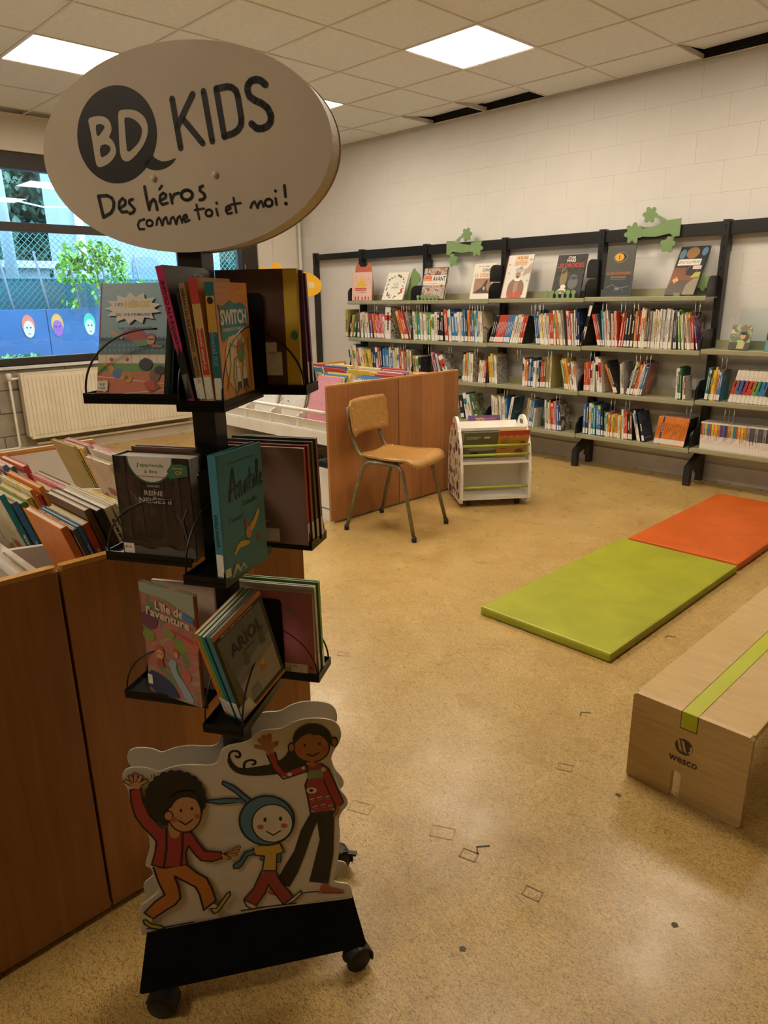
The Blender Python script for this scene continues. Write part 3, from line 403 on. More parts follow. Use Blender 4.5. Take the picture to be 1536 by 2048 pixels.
 ('p', 'r3', 0, [(0.0285,0.2442),(0.0536,0.2393),(0.0618,0.2101),(0.0853,0.1666),(0.0647,0.1502),(0.0473,0.1829),(0.0361,0.2084)]),
 ('l', 'k', 0.0029531, [(0.0536,0.2393),(0.0618,0.2101),(0.0853,0.1666),(0.0647,0.1502),(0.0361,0.2084)]),
 ('p', 'r3', 0, [(0.0264,0.2447),(0.0379,0.2081),(0.0292,0.1867),(0.0083,0.1575),(-0.0131,0.1806),(0.0085,0.2048)]),
 ('l', 'k', 0.0029531, [(0.0264,0.2447),(0.0085,0.2048),(-0.0131,0.1806),(0.0083,0.1575),(0.0292,0.1867),(0.0379,0.2081)]),
 ('p', 'w', 1, [(-0.0134,0.1770),(0.0090,0.1582),(0.0116,0.1530),(-0.0004,0.1532),(-0.0090,0.1621)]),
 ('l', 'k', 0.0029531, [(-0.0134,0.1770),(-0.0090,0.1621),(-0.0004,0.1532),(0.0117,0.1539)]),
 ('p', 'w', 1, [(0.0658,0.1500),(0.0853,0.1657),(0.1009,0.1789),(0.1032,0.1737),(0.0866,0.1560),(0.0713,0.1488)]),
 ('l', 'k', 0.0029531, [(0.0658,0.1500),(0.0853,0.1657),(0.1009,0.1789),(0.1032,0.1723),(0.0866,0.1550),(0.0676,0.1486)]),
 ('p', 'y', 0, [(0.0133,0.3023),(0.0367,0.3054),(0.0544,0.3021),(0.0654,0.3058),(0.0731,0.2820),(0.0585,0.2790),(0.0550,0.2390),(0.0274,0.2444),(0.0343,0.2791),(0.0157,0.2849)]),
 ('l', 'k', 0.0029531, [(0.0133,0.3023),(0.0157,0.2849),(0.0343,0.2791),(0.0274,0.2444),(0.0550,0.2390),(0.0585,0.2790),(0.0731,0.2820),(0.0654,0.3058)]),
 ('p', 'b', 1, [(0.0149,0.2993),(-0.0012,0.2970),(-0.0144,0.2773),(-0.0262,0.2707),(-0.0298,0.2616),(-0.0200,0.2583),(-0.0106,0.2654),(0.0015,0.2854),(0.0159,0.2871)]),
 ('l', 'k', 0.0029531, [(0.0149,0.2993),(-0.0012,0.2970),(-0.0144,0.2773),(-0.0278,0.2688),(-0.0271,0.2597),(-0.0182,0.2593),(-0.0106,0.2654),(0.0015,0.2854),(0.0159,0.2871)]),
 ('p', 'b', 1, [(0.0223,0.4096),(0.0064,0.4291),(-0.0125,0.4531),(-0.0319,0.4665),(-0.0340,0.4607),(-0.0103,0.4361),(0.0180,0.3976)]),
 ('l', 'k', 0.0029531, [(0.0223,0.4096),(0.0064,0.4291),(-0.0125,0.4531),(-0.0319,0.4665),(-0.0340,0.4607),(-0.0103,0.4361),(0.0180,0.3976)]),
 ('p', 'b', 1, [(-0.0011,0.4220),(-0.0281,0.4274),(-0.0604,0.4287),(-0.0674,0.4257),(-0.0427,0.4165),(-0.0119,0.4146),(0.0049,0.4084)]),
 ('l', 'k', 0.0029531, [(-0.0011,0.4220),(-0.0281,0.4274),(-0.0604,0.4287),(-0.0674,0.4257),(-0.0427,0.4165),(-0.0119,0.4146)]),
 ('p', 'b', 0, [(0.0968,0.3537),(0.0948,0.3410),(0.0902,0.3293),(0.0832,0.3193),(0.0742,0.3115),(0.0637,0.3063),(0.0522,0.3040),(0.0402,0.3047),(0.0286,0.3084),(0.0177,0.3148),(0.0082,0.3237),(0.0006,0.3344),(-0.0048,0.3465),(-0.0078,0.3594),(-0.0081,0.3723),(-0.0059,0.3848),(-0.0012,0.3961),(0.0056,0.4058),(0.0144,0.4133),(0.0246,0.4184),(0.0358,0.4207),(0.0474,0.4202),(0.0589,0.4168),(0.0697,0.4108),(0.0793,0.4023),(0.0871,0.3918),(0.0929,0.3798),(0.0961,0.3669)]),
 ('l', 'k', 0.00393746, [(0.0968,0.3537),(0.0948,0.3410),(0.0902,0.3293),(0.0832,0.3193),(0.0742,0.3115),(0.0637,0.3063),(0.0522,0.3040),(0.0402,0.3047),(0.0286,0.3084),(0.0177,0.3148),(0.0082,0.3237),(0.0006,0.3344),(-0.0048,0.3465),(-0.0078,0.3594),(-0.0081,0.3723),(-0.0059,0.3848),(-0.0012,0.3961),(0.0056,0.4058),(0.0144,0.4133),(0.0246,0.4184),(0.0358,0.4207),(0.0474,0.4202),(0.0589,0.4168),(0.0697,0.4108),(0.0793,0.4023),(0.0871,0.3918),(0.0929,0.3798),(0.0961,0.3669),(0.0968,0.3537)]),
 ('p', 'w', 0, [(0.0936,0.3478),(0.0921,0.3379),(0.0886,0.3289),(0.0834,0.3211),(0.0767,0.3151),(0.0688,0.3111),(0.0602,0.3092),(0.0513,0.3097),(0.0425,0.3125),(0.0344,0.3174),(0.0273,0.3242),(0.0215,0.3325),(0.0174,0.3418),(0.0152,0.3517),(0.0149,0.3618),(0.0165,0.3715),(0.0200,0.3803),(0.0252,0.3878),(0.0318,0.3937),(0.0395,0.3976),(0.0479,0.3995),(0.0567,0.3991),(0.0653,0.3965),(0.0734,0.3918),(0.0806,0.3853),(0.0864,0.3772),(0.0907,0.3679),(0.0932,0.3579)]),
 ('l', 'k', 0.0029531, [(0.0936,0.3478),(0.0921,0.3379),(0.0886,0.3289),(0.0834,0.3211),(0.0767,0.3151),(0.0688,0.3111),(0.0602,0.3092),(0.0513,0.3097),(0.0425,0.3125),(0.0344,0.3174),(0.0273,0.3242),(0.0215,0.3325),(0.0174,0.3418),(0.0152,0.3517),(0.0149,0.3618),(0.0165,0.3715),(0.0200,0.3803),(0.0252,0.3878),(0.0318,0.3937),(0.0395,0.3976),(0.0479,0.3995),(0.0567,0.3991),(0.0653,0.3965),(0.0734,0.3918),(0.0806,0.3853),(0.0864,0.3772),(0.0907,0.3679),(0.0932,0.3579),(0.0936,0.3478)]),
 ('p', 'k', 0, [(0.0437,0.3653),(0.0435,0.3642),(0.0432,0.3632),(0.0428,0.3622),(0.0422,0.3615),(0.0416,0.3610),(0.0409,0.3608),(0.0402,0.3608),(0.0395,0.3610),(0.0389,0.3615),(0.0383,0.3622),(0.0379,0.3631),(0.0375,0.3642),(0.0374,0.3653),(0.0374,0.3664),(0.0375,0.3676),(0.0378,0.3686),(0.0383,0.3695),(0.0388,0.3702),(0.0395,0.3707),(0.0401,0.3710),(0.0408,0.3710),(0.0415,0.3707),(0.0422,0.3702),(0.0427,0.3695),(0.0432,0.3686),(0.0435,0.3676),(0.0437,0.3665)]),
 ('p', 'k', 0, [(0.0737,0.3622),(0.0735,0.3611),(0.0732,0.3600),(0.0728,0.3591),(0.0722,0.3584),(0.0716,0.3579),(0.0709,0.3576),(0.0702,0.3576),(0.0695,0.3578),(0.0688,0.3583),(0.0683,0.3591),(0.0678,0.3600),(0.0675,0.3610),(0.0673,0.3621),(0.0673,0.3633),(0.0675,0.3644),(0.0677,0.3655),(0.0682,0.3664),(0.0687,0.3671),(0.0694,0.3676),(0.0701,0.3679),(0.0708,0.3679),(0.0715,0.3676),(0.0721,0.3671),(0.0727,0.3664),(0.0731,0.3655),(0.0735,0.3645),(0.0736,0.3633)]),
 ('l', 'k', 0.0029531, [(0.0423,0.3373),(0.0541,0.3264),(0.0689,0.3347)]),
 ('p', 'r2', 0, [(0.0370,0.3492),(0.0368,0.3480),(0.0362,0.3469),(0.0354,0.3460),(0.0343,0.3452),(0.0331,0.3448),(0.0317,0.3446),(0.0303,0.3447),(0.0289,0.3451),(0.0276,0.3458),(0.0265,0.3467),(0.0256,0.3477),(0.0249,0.3489),(0.0245,0.3502),(0.0244,0.3514),(0.0246,0.3527),(0.0252,0.3538),(0.0260,0.3547),(0.0271,0.3554),(0.0283,0.3558),(0.0296,0.3560),(0.0311,0.3559),(0.0324,0.3555),(0.0337,0.3549),(0.0349,0.3540),(0.0358,0.3529),(0.0365,0.3517),(0.0369,0.3505)]),
 ('p', 'r2', 0, [(0.0830,0.3440),(0.0828,0.3428),(0.0823,0.3416),(0.0814,0.3407),(0.0804,0.3400),(0.0791,0.3396),(0.0777,0.3394),(0.0763,0.3395),(0.0749,0.3399),(0.0736,0.3405),(0.0724,0.3414),(0.0714,0.3425),(0.0707,0.3437),(0.0703,0.3450),(0.0703,0.3463),(0.0705,0.3475),(0.0710,0.3486),(0.0718,0.3495),(0.0729,0.3502),(0.0741,0.3507),(0.0755,0.3508),(0.0769,0.3507),(0.0784,0.3503),(0.0797,0.3497),(0.0809,0.3488),(0.0818,0.3477),(0.0825,0.3465),(0.0829,0.3453)]),
 ('p', 'k', 0, [(-0.0718,0.4339),(-0.0742,0.4214),(-0.0789,0.4098),(-0.0859,0.3999),(-0.0946,0.3921),(-0.1047,0.3869),(-0.1157,0.3845),(-0.1269,0.3850),(-0.1378,0.3884),(-0.1478,0.3945),(-0.1564,0.4030),(-0.1631,0.4134),(-0.1678,0.4252),(-0.1701,0.4378),(-0.1700,0.4505),(-0.1674,0.4627),(-0.1626,0.4739),(-0.1557,0.4835),(-0.1472,0.4910),(-0.1374,0.4961),(-0.1267,0.4986),(-0.1158,0.4983),(-0.1051,0.4951),(-0.0952,0.4894),(-0.0865,0.4812),(-0.0795,0.4711),(-0.0745,0.4594),(-0.0719,0.4468)]),
 ('p', 'k', 0, [(-0.0645,0.4327),(-0.0649,0.4302),(-0.0659,0.4279),(-0.0673,0.4259),(-0.0690,0.4244),(-0.0710,0.4233),(-0.0732,0.4228),(-0.0755,0.4229),(-0.0776,0.4236),(-0.0797,0.4248),(-0.0815,0.4265),(-0.0829,0.4286),(-0.0839,0.4309),(-0.0844,0.4335),(-0.0844,0.4361),(-0.0839,0.4386),(-0.0830,0.4408),(-0.0816,0.4428),(-0.0799,0.4443),(-0.0779,0.4454),(-0.0757,0.4459),(-0.0734,0.4458),(-0.0712,0.4451),(-0.0692,0.4439),(-0.0674,0.4423),(-0.0660,0.4402),(-0.0650,0.4378),(-0.0645,0.4353)]),
 ('p', 'k', 0, [(-0.0677,0.4178),(-0.0682,0.4152),(-0.0691,0.4129),(-0.0705,0.4109),(-0.0722,0.4094),(-0.0743,0.4083),(-0.0765,0.4078),(-0.0787,0.4079),(-0.0809,0.4086),(-0.0830,0.4098),(-0.0847,0.4115),(-0.0862,0.4136),(-0.0871,0.4160),(-0.0877,0.4186),(-0.0877,0.4212),(-0.0872,0.4237),(-0.0862,0.4260),(-0.0849,0.4280),(-0.0831,0.4295),(-0.0811,0.4305),(-0.0789,0.4310),(-0.0767,0.4309),(-0.0745,0.4303),(-0.0725,0.4291),(-0.0707,0.4274),(-0.0693,0.4253),(-0.0682,0.4229),(-0.0677,0.4204)]),
 ('p', 'k', 0, [(-0.0745,0.4046),(-0.0750,0.4021),(-0.0760,0.3998),(-0.0773,0.3978),(-0.0791,0.3962),(-0.0811,0.3952),(-0.0833,0.3947),(-0.0856,0.3948),(-0.0878,0.3955),(-0.0898,0.3967),(-0.0916,0.3984),(-0.0930,0.4005),(-0.0940,0.4029),(-0.0945,0.4055),(-0.0945,0.4081),(-0.0941,0.4106),(-0.0931,0.4129),(-0.0917,0.4149),(-0.0900,0.4165),(-0.0879,0.4175),(-0.0858,0.4180),(-0.0835,0.4179),(-0.0813,0.4172),(-0.0793,0.4160),(-0.0775,0.4143),(-0.0761,0.4122),(-0.0751,0.4098),(-0.0746,0.4072)]),
 ('p', 'k', 0, [(-0.0844,0.3944),(-0.0849,0.3919),(-0.0859,0.3895),(-0.0873,0.3875),(-0.0890,0.3860),(-0.0910,0.3849),(-0.0932,0.3844),(-0.0955,0.3845),(-0.0977,0.3852),(-0.0997,0.3865),(-0.1015,0.3882),(-0.1029,0.3903),(-0.1039,0.3927),(-0.1044,0.3953),(-0.1044,0.3979),(-0.1039,0.4005),(-0.1030,0.4028),(-0.1016,0.4047),(-0.0998,0.4063),(-0.0978,0.4073),(-0.0956,0.4078),(-0.0934,0.4077),(-0.0912,0.4071),(-0.0891,0.4058),(-0.0874,0.4041),(-0.0860,0.4020),(-0.0850,0.3996),(-0.0844,0.3970)]),
 ('p', 'k', 0, [(-0.0965,0.3880),(-0.0970,0.3854),(-0.0980,0.3831),(-0.0994,0.3811),(-0.1011,0.3795),(-0.1032,0.3785),(-0.1054,0.3780),(-0.1076,0.3781),(-0.1098,0.3788),(-0.1118,0.3800),(-0.1136,0.3818),(-0.1150,0.3839),(-0.1160,0.3863),(-0.1165,0.3889),(-0.1165,0.3915),(-0.1160,0.3940),(-0.1150,0.3964),(-0.1136,0.3983),(-0.1119,0.3999),(-0.1099,0.4009),(-0.1077,0.4014),(-0.1054,0.4013),(-0.1033,0.4007),(-0.1012,0.3994),(-0.0995,0.3977),(-0.0981,0.3956),(-0.0971,0.3932),(-0.0966,0.3906)]),
 ('p', 'k', 0, [(-0.1099,0.3859),(-0.1104,0.3833),(-0.1113,0.3810),(-0.1127,0.3790),(-0.1145,0.3775),(-0.1165,0.3764),(-0.1187,0.3759),(-0.1209,0.3760),(-0.1231,0.3767),(-0.1251,0.3780),(-0.1269,0.3797),(-0.1283,0.3818),(-0.1293,0.3842),(-0.1297,0.3868),(-0.1297,0.3894),(-0.1292,0.3919),(-0.1283,0.3943),(-0.1269,0.3962),(-0.1251,0.3978),(-0.1231,0.3988),(-0.1209,0.3993),(-0.1187,0.3992),(-0.1165,0.3985),(-0.1145,0.3973),(-0.1128,0.3956),(-0.1114,0.3935),(-0.1104,0.3911),(-0.1099,0.3885)]),
 ('p', 'k', 0, [(-0.1233,0.3883),(-0.1238,0.3857),(-0.1247,0.3834),(-0.1261,0.3814),(-0.1279,0.3799),(-0.1299,0.3788),(-0.1321,0.3783),(-0.1343,0.3784),(-0.1365,0.3791),(-0.1385,0.3804),(-0.1403,0.3821),(-0.1416,0.3842),(-0.1426,0.3866),(-0.1431,0.3892),(-0.1431,0.3918),(-0.1426,0.3943),(-0.1416,0.3966),(-0.1402,0.3986),(-0.1384,0.4001),(-0.1364,0.4012),(-0.1343,0.4017),(-0.1320,0.4016),(-0.1299,0.4009),(-0.1279,0.3997),(-0.1261,0.3980),(-0.1247,0.3959),(-0.1238,0.3935),(-0.1233,0.3909)]),
 ('p', 'k', 0, [(-0.1356,0.3949),(-0.1361,0.3924),(-0.1371,0.3901),(-0.1385,0.3881),(-0.1403,0.3865),(-0.1423,0.3855),(-0.1445,0.3850),(-0.1467,0.3851),(-0.1488,0.3858),(-0.1508,0.3870),(-0.1526,0.3887),(-0.1539,0.3908),(-0.1549,0.3932),(-0.1553,0.3958),(-0.1553,0.3984),(-0.1548,0.4009),(-0.1538,0.4032),(-0.1524,0.4052),(-0.1507,0.4067),(-0.1487,0.4078),(-0.1465,0.4082),(-0.1443,0.4081),(-0.1422,0.4075),(-0.1402,0.4063),(-0.1385,0.4046),(-0.1371,0.4025),(-0.1361,0.4001),(-0.1356,0.3975)]),
 ('p', 'k', 0, [(-0.1460,0.4052),(-0.1465,0.4027),(-0.1474,0.4004),(-0.1488,0.3984),(-0.1506,0.3969),(-0.1526,0.3959),(-0.1548,0.3954),(-0.1570,0.3955),(-0.1591,0.3962),(-0.1611,0.3974),(-0.1628,0.3991),(-0.1642,0.4012),(-0.1651,0.4035),(-0.1656,0.4061),(-0.1655,0.4087),(-0.1650,0.4112),(-0.1641,0.4134),(-0.1627,0.4154),(-0.1609,0.4169),(-0.1589,0.4180),(-0.1568,0.4185),(-0.1546,0.4184),(-0.1524,0.4177),(-0.1505,0.4165),(-0.1487,0.4148),(-0.1474,0.4127),(-0.1464,0.4104),(-0.1459,0.4078)]),
 ('p', 'k', 0, [(-0.1534,0.4183),(-0.1539,0.4158),(-0.1549,0.4135),(-0.1563,0.4116),(-0.1580,0.4100),(-0.1600,0.4090),(-0.1622,0.4085),(-0.1644,0.4086),(-0.1665,0.4093),(-0.1685,0.4105),(-0.1702,0.4122),(-0.1715,0.4143),(-0.1725,0.4166),(-0.1729,0.4191),(-0.1729,0.4217),(-0.1724,0.4242),(-0.1714,0.4265),(-0.1700,0.4284),(-0.1683,0.4299),(-0.1663,0.4310),(-0.1642,0.4315),(-0.1620,0.4314),(-0.1598,0.4307),(-0.1579,0.4295),(-0.1562,0.4279),(-0.1548,0.4258),(-0.1539,0.4234),(-0.1534,0.4209)]),
 ('p', 'k', 0, [(-0.1574,0.4331),(-0.1579,0.4307),(-0.1589,0.4284),(-0.1603,0.4264),(-0.1620,0.4249),(-0.1640,0.4239),(-0.1662,0.4234),(-0.1683,0.4235),(-0.1705,0.4241),(-0.1724,0.4253),(-0.1741,0.4270),(-0.1755,0.4290),(-0.1764,0.4314),(-0.1768,0.4339),(-0.1768,0.4365),(-0.1763,0.4389),(-0.1753,0.4412),(-0.1739,0.4431),(-0.1722,0.4446),(-0.1702,0.4457),(-0.1681,0.4461),(-0.1659,0.4461),(-0.1638,0.4454),(-0.1618,0.4442),(-0.1601,0.4426),(-0.1588,0.4405),(-0.1579,0.4382),(-0.1574,0.4357)]),
 ('p', 'k', 0, [(-0.1577,0.4484),(-0.1582,0.4460),(-0.1592,0.4437),(-0.1606,0.4418),(-0.1623,0.4402),(-0.1643,0.4392),(-0.1664,0.4387),(-0.1686,0.4388),(-0.1707,0.4395),(-0.1727,0.4406),(-0.1744,0.4423),(-0.1757,0.4443),(-0.1766,0.4467),(-0.1771,0.4492),(-0.1770,0.4517),(-0.1765,0.4541),(-0.1755,0.4564),(-0.1742,0.4583),(-0.1725,0.4598),(-0.1705,0.4608),(-0.1684,0.4613),(-0.1662,0.4613),(-0.1641,0.4606),(-0.1621,0.4594),(-0.1604,0.4578),(-0.1591,0.4558),(-0.1582,0.4535),(-0.1577,0.4510)]),
 ('p', 'k', 0, [(-0.1543,0.4630),(-0.1548,0.4606),(-0.1558,0.4583),(-0.1571,0.4564),(-0.1588,0.4549),(-0.1608,0.4538),(-0.1630,0.4533),(-0.1651,0.4534),(-0.1673,0.4541),(-0.1692,0.4552),(-0.1709,0.4569),(-0.1722,0.4589),(-0.1731,0.4612),(-0.1736,0.4637),(-0.1736,0.4662),(-0.1731,0.4686),(-0.1721,0.4709),(-0.1707,0.4728),(-0.1690,0.4743),(-0.1670,0.4753),(-0.1649,0.4758),(-0.1627,0.4757),(-0.1606,0.4751),(-0.1587,0.4739),(-0.1570,0.4723),(-0.1557,0.4703),(-0.1547,0.4680),(-0.1543,0.4655)]),
 ('p', 'k', 0, [(-0.1474,0.4757),(-0.1479,0.4733),(-0.1489,0.4710),(-0.1503,0.4691),(-0.1520,0.4676),(-0.1540,0.4666),(-0.1561,0.4661),(-0.1583,0.4662),(-0.1604,0.4668),(-0.1623,0.4680),(-0.1640,0.4696),(-0.1654,0.4716),(-0.1663,0.4739),(-0.1667,0.4764),(-0.1667,0.4789),(-0.1662,0.4813),(-0.1652,0.4835),(-0.1639,0.4854),(-0.1622,0.4869),(-0.1602,0.4880),(-0.1581,0.4884),(-0.1559,0.4884),(-0.1538,0.4878),(-0.1519,0.4866),(-0.1502,0.4850),(-0.1488,0.4830),(-0.1479,0.4807),(-0.1474,0.4782)]),
 ('p', 'k', 0, [(-0.1378,0.4856),(-0.1383,0.4832),(-0.1392,0.4809),(-0.1406,0.4790),(-0.1423,0.4775),(-0.1443,0.4765),(-0.1464,0.4760),(-0.1486,0.4761),(-0.1507,0.4767),(-0.1526,0.4778),(-0.1543,0.4795),(-0.1557,0.4815),(-0.1566,0.4838),(-0.1571,0.4862),(-0.1570,0.4887),(-0.1565,0.4911),(-0.1556,0.4934),(-0.1542,0.4953),(-0.1525,0.4968),(-0.1506,0.4978),(-0.1484,0.4983),(-0.1463,0.4982),(-0.1442,0.4976),(-0.1422,0.4964),(-0.1405,0.4948),(-0.1392,0.4928),(-0.1382,0.4906),(-0.1377,0.4881)]),
 ('p', 'k', 0, [(-0.1260,0.4919),(-0.1265,0.4894),(-0.1274,0.4872),(-0.1288,0.4853),(-0.1305,0.4838),(-0.1325,0.4828),(-0.1346,0.4823),(-0.1368,0.4823),(-0.1389,0.4830),(-0.1409,0.4841),(-0.1426,0.4857),(-0.1439,0.4877),(-0.1448,0.4900),(-0.1453,0.4925),(-0.1453,0.4950),(-0.1448,0.4974),(-0.1438,0.4996),(-0.1425,0.5015),(-0.1408,0.5030),(-0.1388,0.5040),(-0.1367,0.5045),(-0.1345,0.5045),(-0.1324,0.5038),(-0.1304,0.5027),(-0.1287,0.5011),(-0.1274,0.4991),(-0.1264,0.4968),(-0.1260,0.4944)]),
 ('p', 'k', 0, [(-0.1130,0.4941),(-0.1135,0.4916),(-0.1144,0.4894),(-0.1158,0.4875),(-0.1175,0.4860),(-0.1195,0.4849),(-0.1216,0.4844),(-0.1238,0.4845),(-0.1259,0.4851),(-0.1279,0.4863),(-0.1296,0.4879),(-0.1310,0.4899),(-0.1319,0.4922),(-0.1324,0.4947),(-0.1324,0.4971),(-0.1319,0.4996),(-0.1310,0.5018),(-0.1296,0.5037),(-0.1279,0.5052),(-0.1259,0.5062),(-0.1238,0.5067),(-0.1216,0.5066),(-0.1195,0.5060),(-0.1175,0.5049),(-0.1158,0.5033),(-0.1144,0.5013),(-0.1135,0.4990),(-0.1130,0.4966)]),
 ('p', 'k', 0, [(-0.0999,0.4920),(-0.1003,0.4895),(-0.1013,0.4873),(-0.1027,0.4854),(-0.1044,0.4838),(-0.1063,0.4828),(-0.1085,0.4823),(-0.1107,0.4824),(-0.1128,0.4830),(-0.1148,0.4842),(-0.1165,0.4858),(-0.1179,0.4878),(-0.1189,0.4901),(-0.1193,0.4926),(-0.1193,0.4951),(-0.1189,0.4975),(-0.1179,0.4997),(-0.1165,0.5016),(-0.1148,0.5031),(-0.1129,0.5042),(-0.1107,0.5046),(-0.1086,0.5046),(-0.1064,0.5040),(-0.1044,0.5028),(-0.1027,0.5012),(-0.1013,0.4992),(-0.1004,0.4969),(-0.0999,0.4945)]),
 ('p', 'k', 0, [(-0.0876,0.4857),(-0.0881,0.4833),(-0.0890,0.4810),(-0.0904,0.4791),(-0.0921,0.4776),(-0.0941,0.4765),(-0.0962,0.4760),(-0.0984,0.4761),(-0.1006,0.4768),(-0.1026,0.4779),(-0.1043,0.4795),(-0.1057,0.4816),(-0.1067,0.4839),(-0.1072,0.4863),(-0.1072,0.4889),(-0.1067,0.4913),(-0.1057,0.4935),(-0.1044,0.4954),(-0.1027,0.4970),(-0.1007,0.4980),(-0.0986,0.4985),(-0.0964,0.4984),(-0.0942,0.4978),(-0.0922,0.4966),(-0.0905,0.4950),(-0.0891,0.4930),(-0.0881,0.4907),(-0.0876,0.4882)]),
 ('p', 'k', 0, [(-0.0772,0.4758),(-0.0776,0.4733),(-0.0786,0.4711),(-0.0799,0.4691),(-0.0817,0.4676),(-0.0837,0.4666),(-0.0858,0.4661),(-0.0880,0.4662),(-0.0902,0.4668),(-0.0922,0.4680),(-0.0940,0.4696),(-0.0954,0.4716),(-0.0963,0.4740),(-0.0968,0.4764),(-0.0968,0.4790),(-0.0964,0.4814),(-0.0954,0.4837),(-0.0941,0.4856),(-0.0923,0.4871),(-0.0904,0.4881),(-0.0882,0.4886),(-0.0860,0.4886),(-0.0838,0.4879),(-0.0818,0.4868),(-0.0801,0.4852),(-0.0787,0.4831),(-0.0777,0.4808),(-0.0772,0.4783)]),
 ('p', 'k', 0, [(-0.0694,0.4629),(-0.0699,0.4605),(-0.0708,0.4582),(-0.0722,0.4562),(-0.0739,0.4547),(-0.0759,0.4537),(-0.0781,0.4532),(-0.0804,0.4533),(-0.0825,0.4539),(-0.0846,0.4551),(-0.0863,0.4568),(-0.0877,0.4588),(-0.0887,0.4611),(-0.0892,0.4636),(-0.0892,0.4662),(-0.0887,0.4687),(-0.0878,0.4709),(-0.0864,0.4728),(-0.0847,0.4744),(-0.0827,0.4754),(-0.0806,0.4759),(-0.0783,0.4758),(-0.0762,0.4752),(-0.0741,0.4740),(-0.0724,0.4724),(-0.0710,0.4703),(-0.0700,0.4680),(-0.0695,0.4655)]),
 ('p', 'k', 0, [(-0.0651,0.4482),(-0.0655,0.4457),(-0.0665,0.4434),(-0.0679,0.4414),(-0.0696,0.4399),(-0.0716,0.4389),(-0.0738,0.4384),(-0.0760,0.4385),(-0.0782,0.4391),(-0.0802,0.4403),(-0.0820,0.4420),(-0.0834,0.4440),(-0.0844,0.4464),(-0.0849,0.4489),(-0.0849,0.4515),(-0.0845,0.4540),(-0.0835,0.4562),(-0.0821,0.4582),(-0.0804,0.4597),(-0.0784,0.4608),(-0.0762,0.4612),(-0.0740,0.4612),(-0.0718,0.4605),(-0.0698,0.4593),(-0.0680,0.4577),(-0.0666,0.4556),(-0.0656,0.4533),(-0.0651,0.4508)]),
 ('p', 's1', 1, [(-0.1388,0.3997),(-0.1190,0.3793),(-0.1210,0.3585),(-0.1336,0.3514),(-0.1409,0.3621)]),
 ('p', 'R', 0, [(-0.1991,0.4756),(-0.1797,0.4752),(-0.1794,0.4480),(-0.1713,0.4137),(-0.1509,0.3800),(-0.1415,0.3800),(-0.1395,0.3597),(-0.1318,0.3519),(-0.1235,0.3568),(-0.1200,0.3689),(-0.1016,0.3656),(-0.0918,0.3424),(-0.0788,0.3139),(-0.0481,0.3059),(-0.0480,0.2905),(-0.0672,0.2867),(-0.0876,0.2928),(-0.0981,0.3102),(-0.1075,0.3324),(-0.1144,0.3163),(-0.1139,0.2887),(-0.1297,0.2856),(-0.1568,0.2887),(-0.1794,0.3006),(-0.1696,0.3290),(-0.1650,0.3538),(-0.1849,0.3891),(-0.1967,0.4161),(-0.2003,0.4475)]),
 ('l', 'k', 0.00344528, [(-0.1991,0.4756),(-0.2003,0.4475),(-0.1967,0.4161),(-0.1849,0.3891),(-0.1650,0.3538),(-0.1696,0.3290),(-0.1794,0.3006),(-0.1568,0.2887),(-0.1297,0.2856),(-0.1139,0.2887),(-0.1144,0.3163),(-0.1075,0.3324),(-0.0981,0.3102),(-0.0876,0.2928),(-0.0672,0.2867),(-0.0480,0.2905),(-0.0481,0.3059),(-0.0788,0.3139),(-0.0918,0.3424),(-0.1016,0.3656)]),
 ('l', 'k', 0.00344528, [(-0.1991,0.4756),(-0.1797,0.4752),(-0.1794,0.4480),(-0.1713,0.4137),(-0.1509,0.3800)]),
 ('l', 'k', 0.00442965, [(-0.1442,0.3797),(-0.1482,0.3335),(-0.1582,0.2886)]),
 ('l', 'k', 0.00442965, [(-0.1152,0.3659),(-0.1199,0.3239),(-0.1263,0.2850)]),
 ('l', 'k', 0.00935148, [(-0.1883,0.4819),(-0.2045,0.4957)]),
 ('l', 's1', 0.0059062, [(-0.1883,0.4819),(-0.2045,0.4957)]),
 ('l', 'k', 0.00935148, [(-0.1883,0.4819),(-0.1957,0.5050)]),
 ('l', 's1', 0.0059062, [(-0.1883,0.4819),(-0.1957,0.5050)]),
 ('l', 'k', 0.00935148, [(-0.1883,0.4819),(-0.1858,0.5074)]),
 ('l', 's1', 0.0059062, [(-0.1883,0.4819),(-0.1858,0.5074)]),
 ('l', 'k', 0.00935148, [(-0.1883,0.4819),(-0.1767,0.5016)]),
 ('l', 's1', 0.0059062, [(-0.1883,0.4819),(-0.1767,0.5016)]),
 ('l', 'k', 0.00935148, [(-0.1883,0.4819),(-0.1689,0.4907)]),
 ('l', 's1', 0.0059062, [(-0.1883,0.4819),(-0.1689,0.4907)]),
 ('p', 's1', 1, [(-0.1974,0.4814),(-0.1931,0.4907),(-0.1819,0.4896),(-0.1795,0.4764),(-0.1885,0.4747)]),
 ('l', 'k', 0.00836711, [(-0.0435,0.2985),(-0.0133,0.3108)]),
 ('l', 's1', 0.00541401, [(-0.0460,0.2980),(-0.0133,0.3108)]),
 ('l', 'k', 0.00836711, [(-0.0435,0.2985),(-0.0160,0.3034)]),
 ('l', 's1', 0.00541401, [(-0.0460,0.2980),(-0.0160,0.3034)]),
 ('l', 'k', 0.00836711, [(-0.0435,0.2985),(-0.0208,0.2955)]),
 ('l', 's1', 0.00541401, [(-0.0460,0.2980),(-0.0208,0.2955)]),
 ('l', 'k', 0.00836711, [(-0.0435,0.2985),(-0.0337,0.2882)]),
 ('l', 's1', 0.00541401, [(-0.0460,0.2980),(-0.0337,0.2882)]),
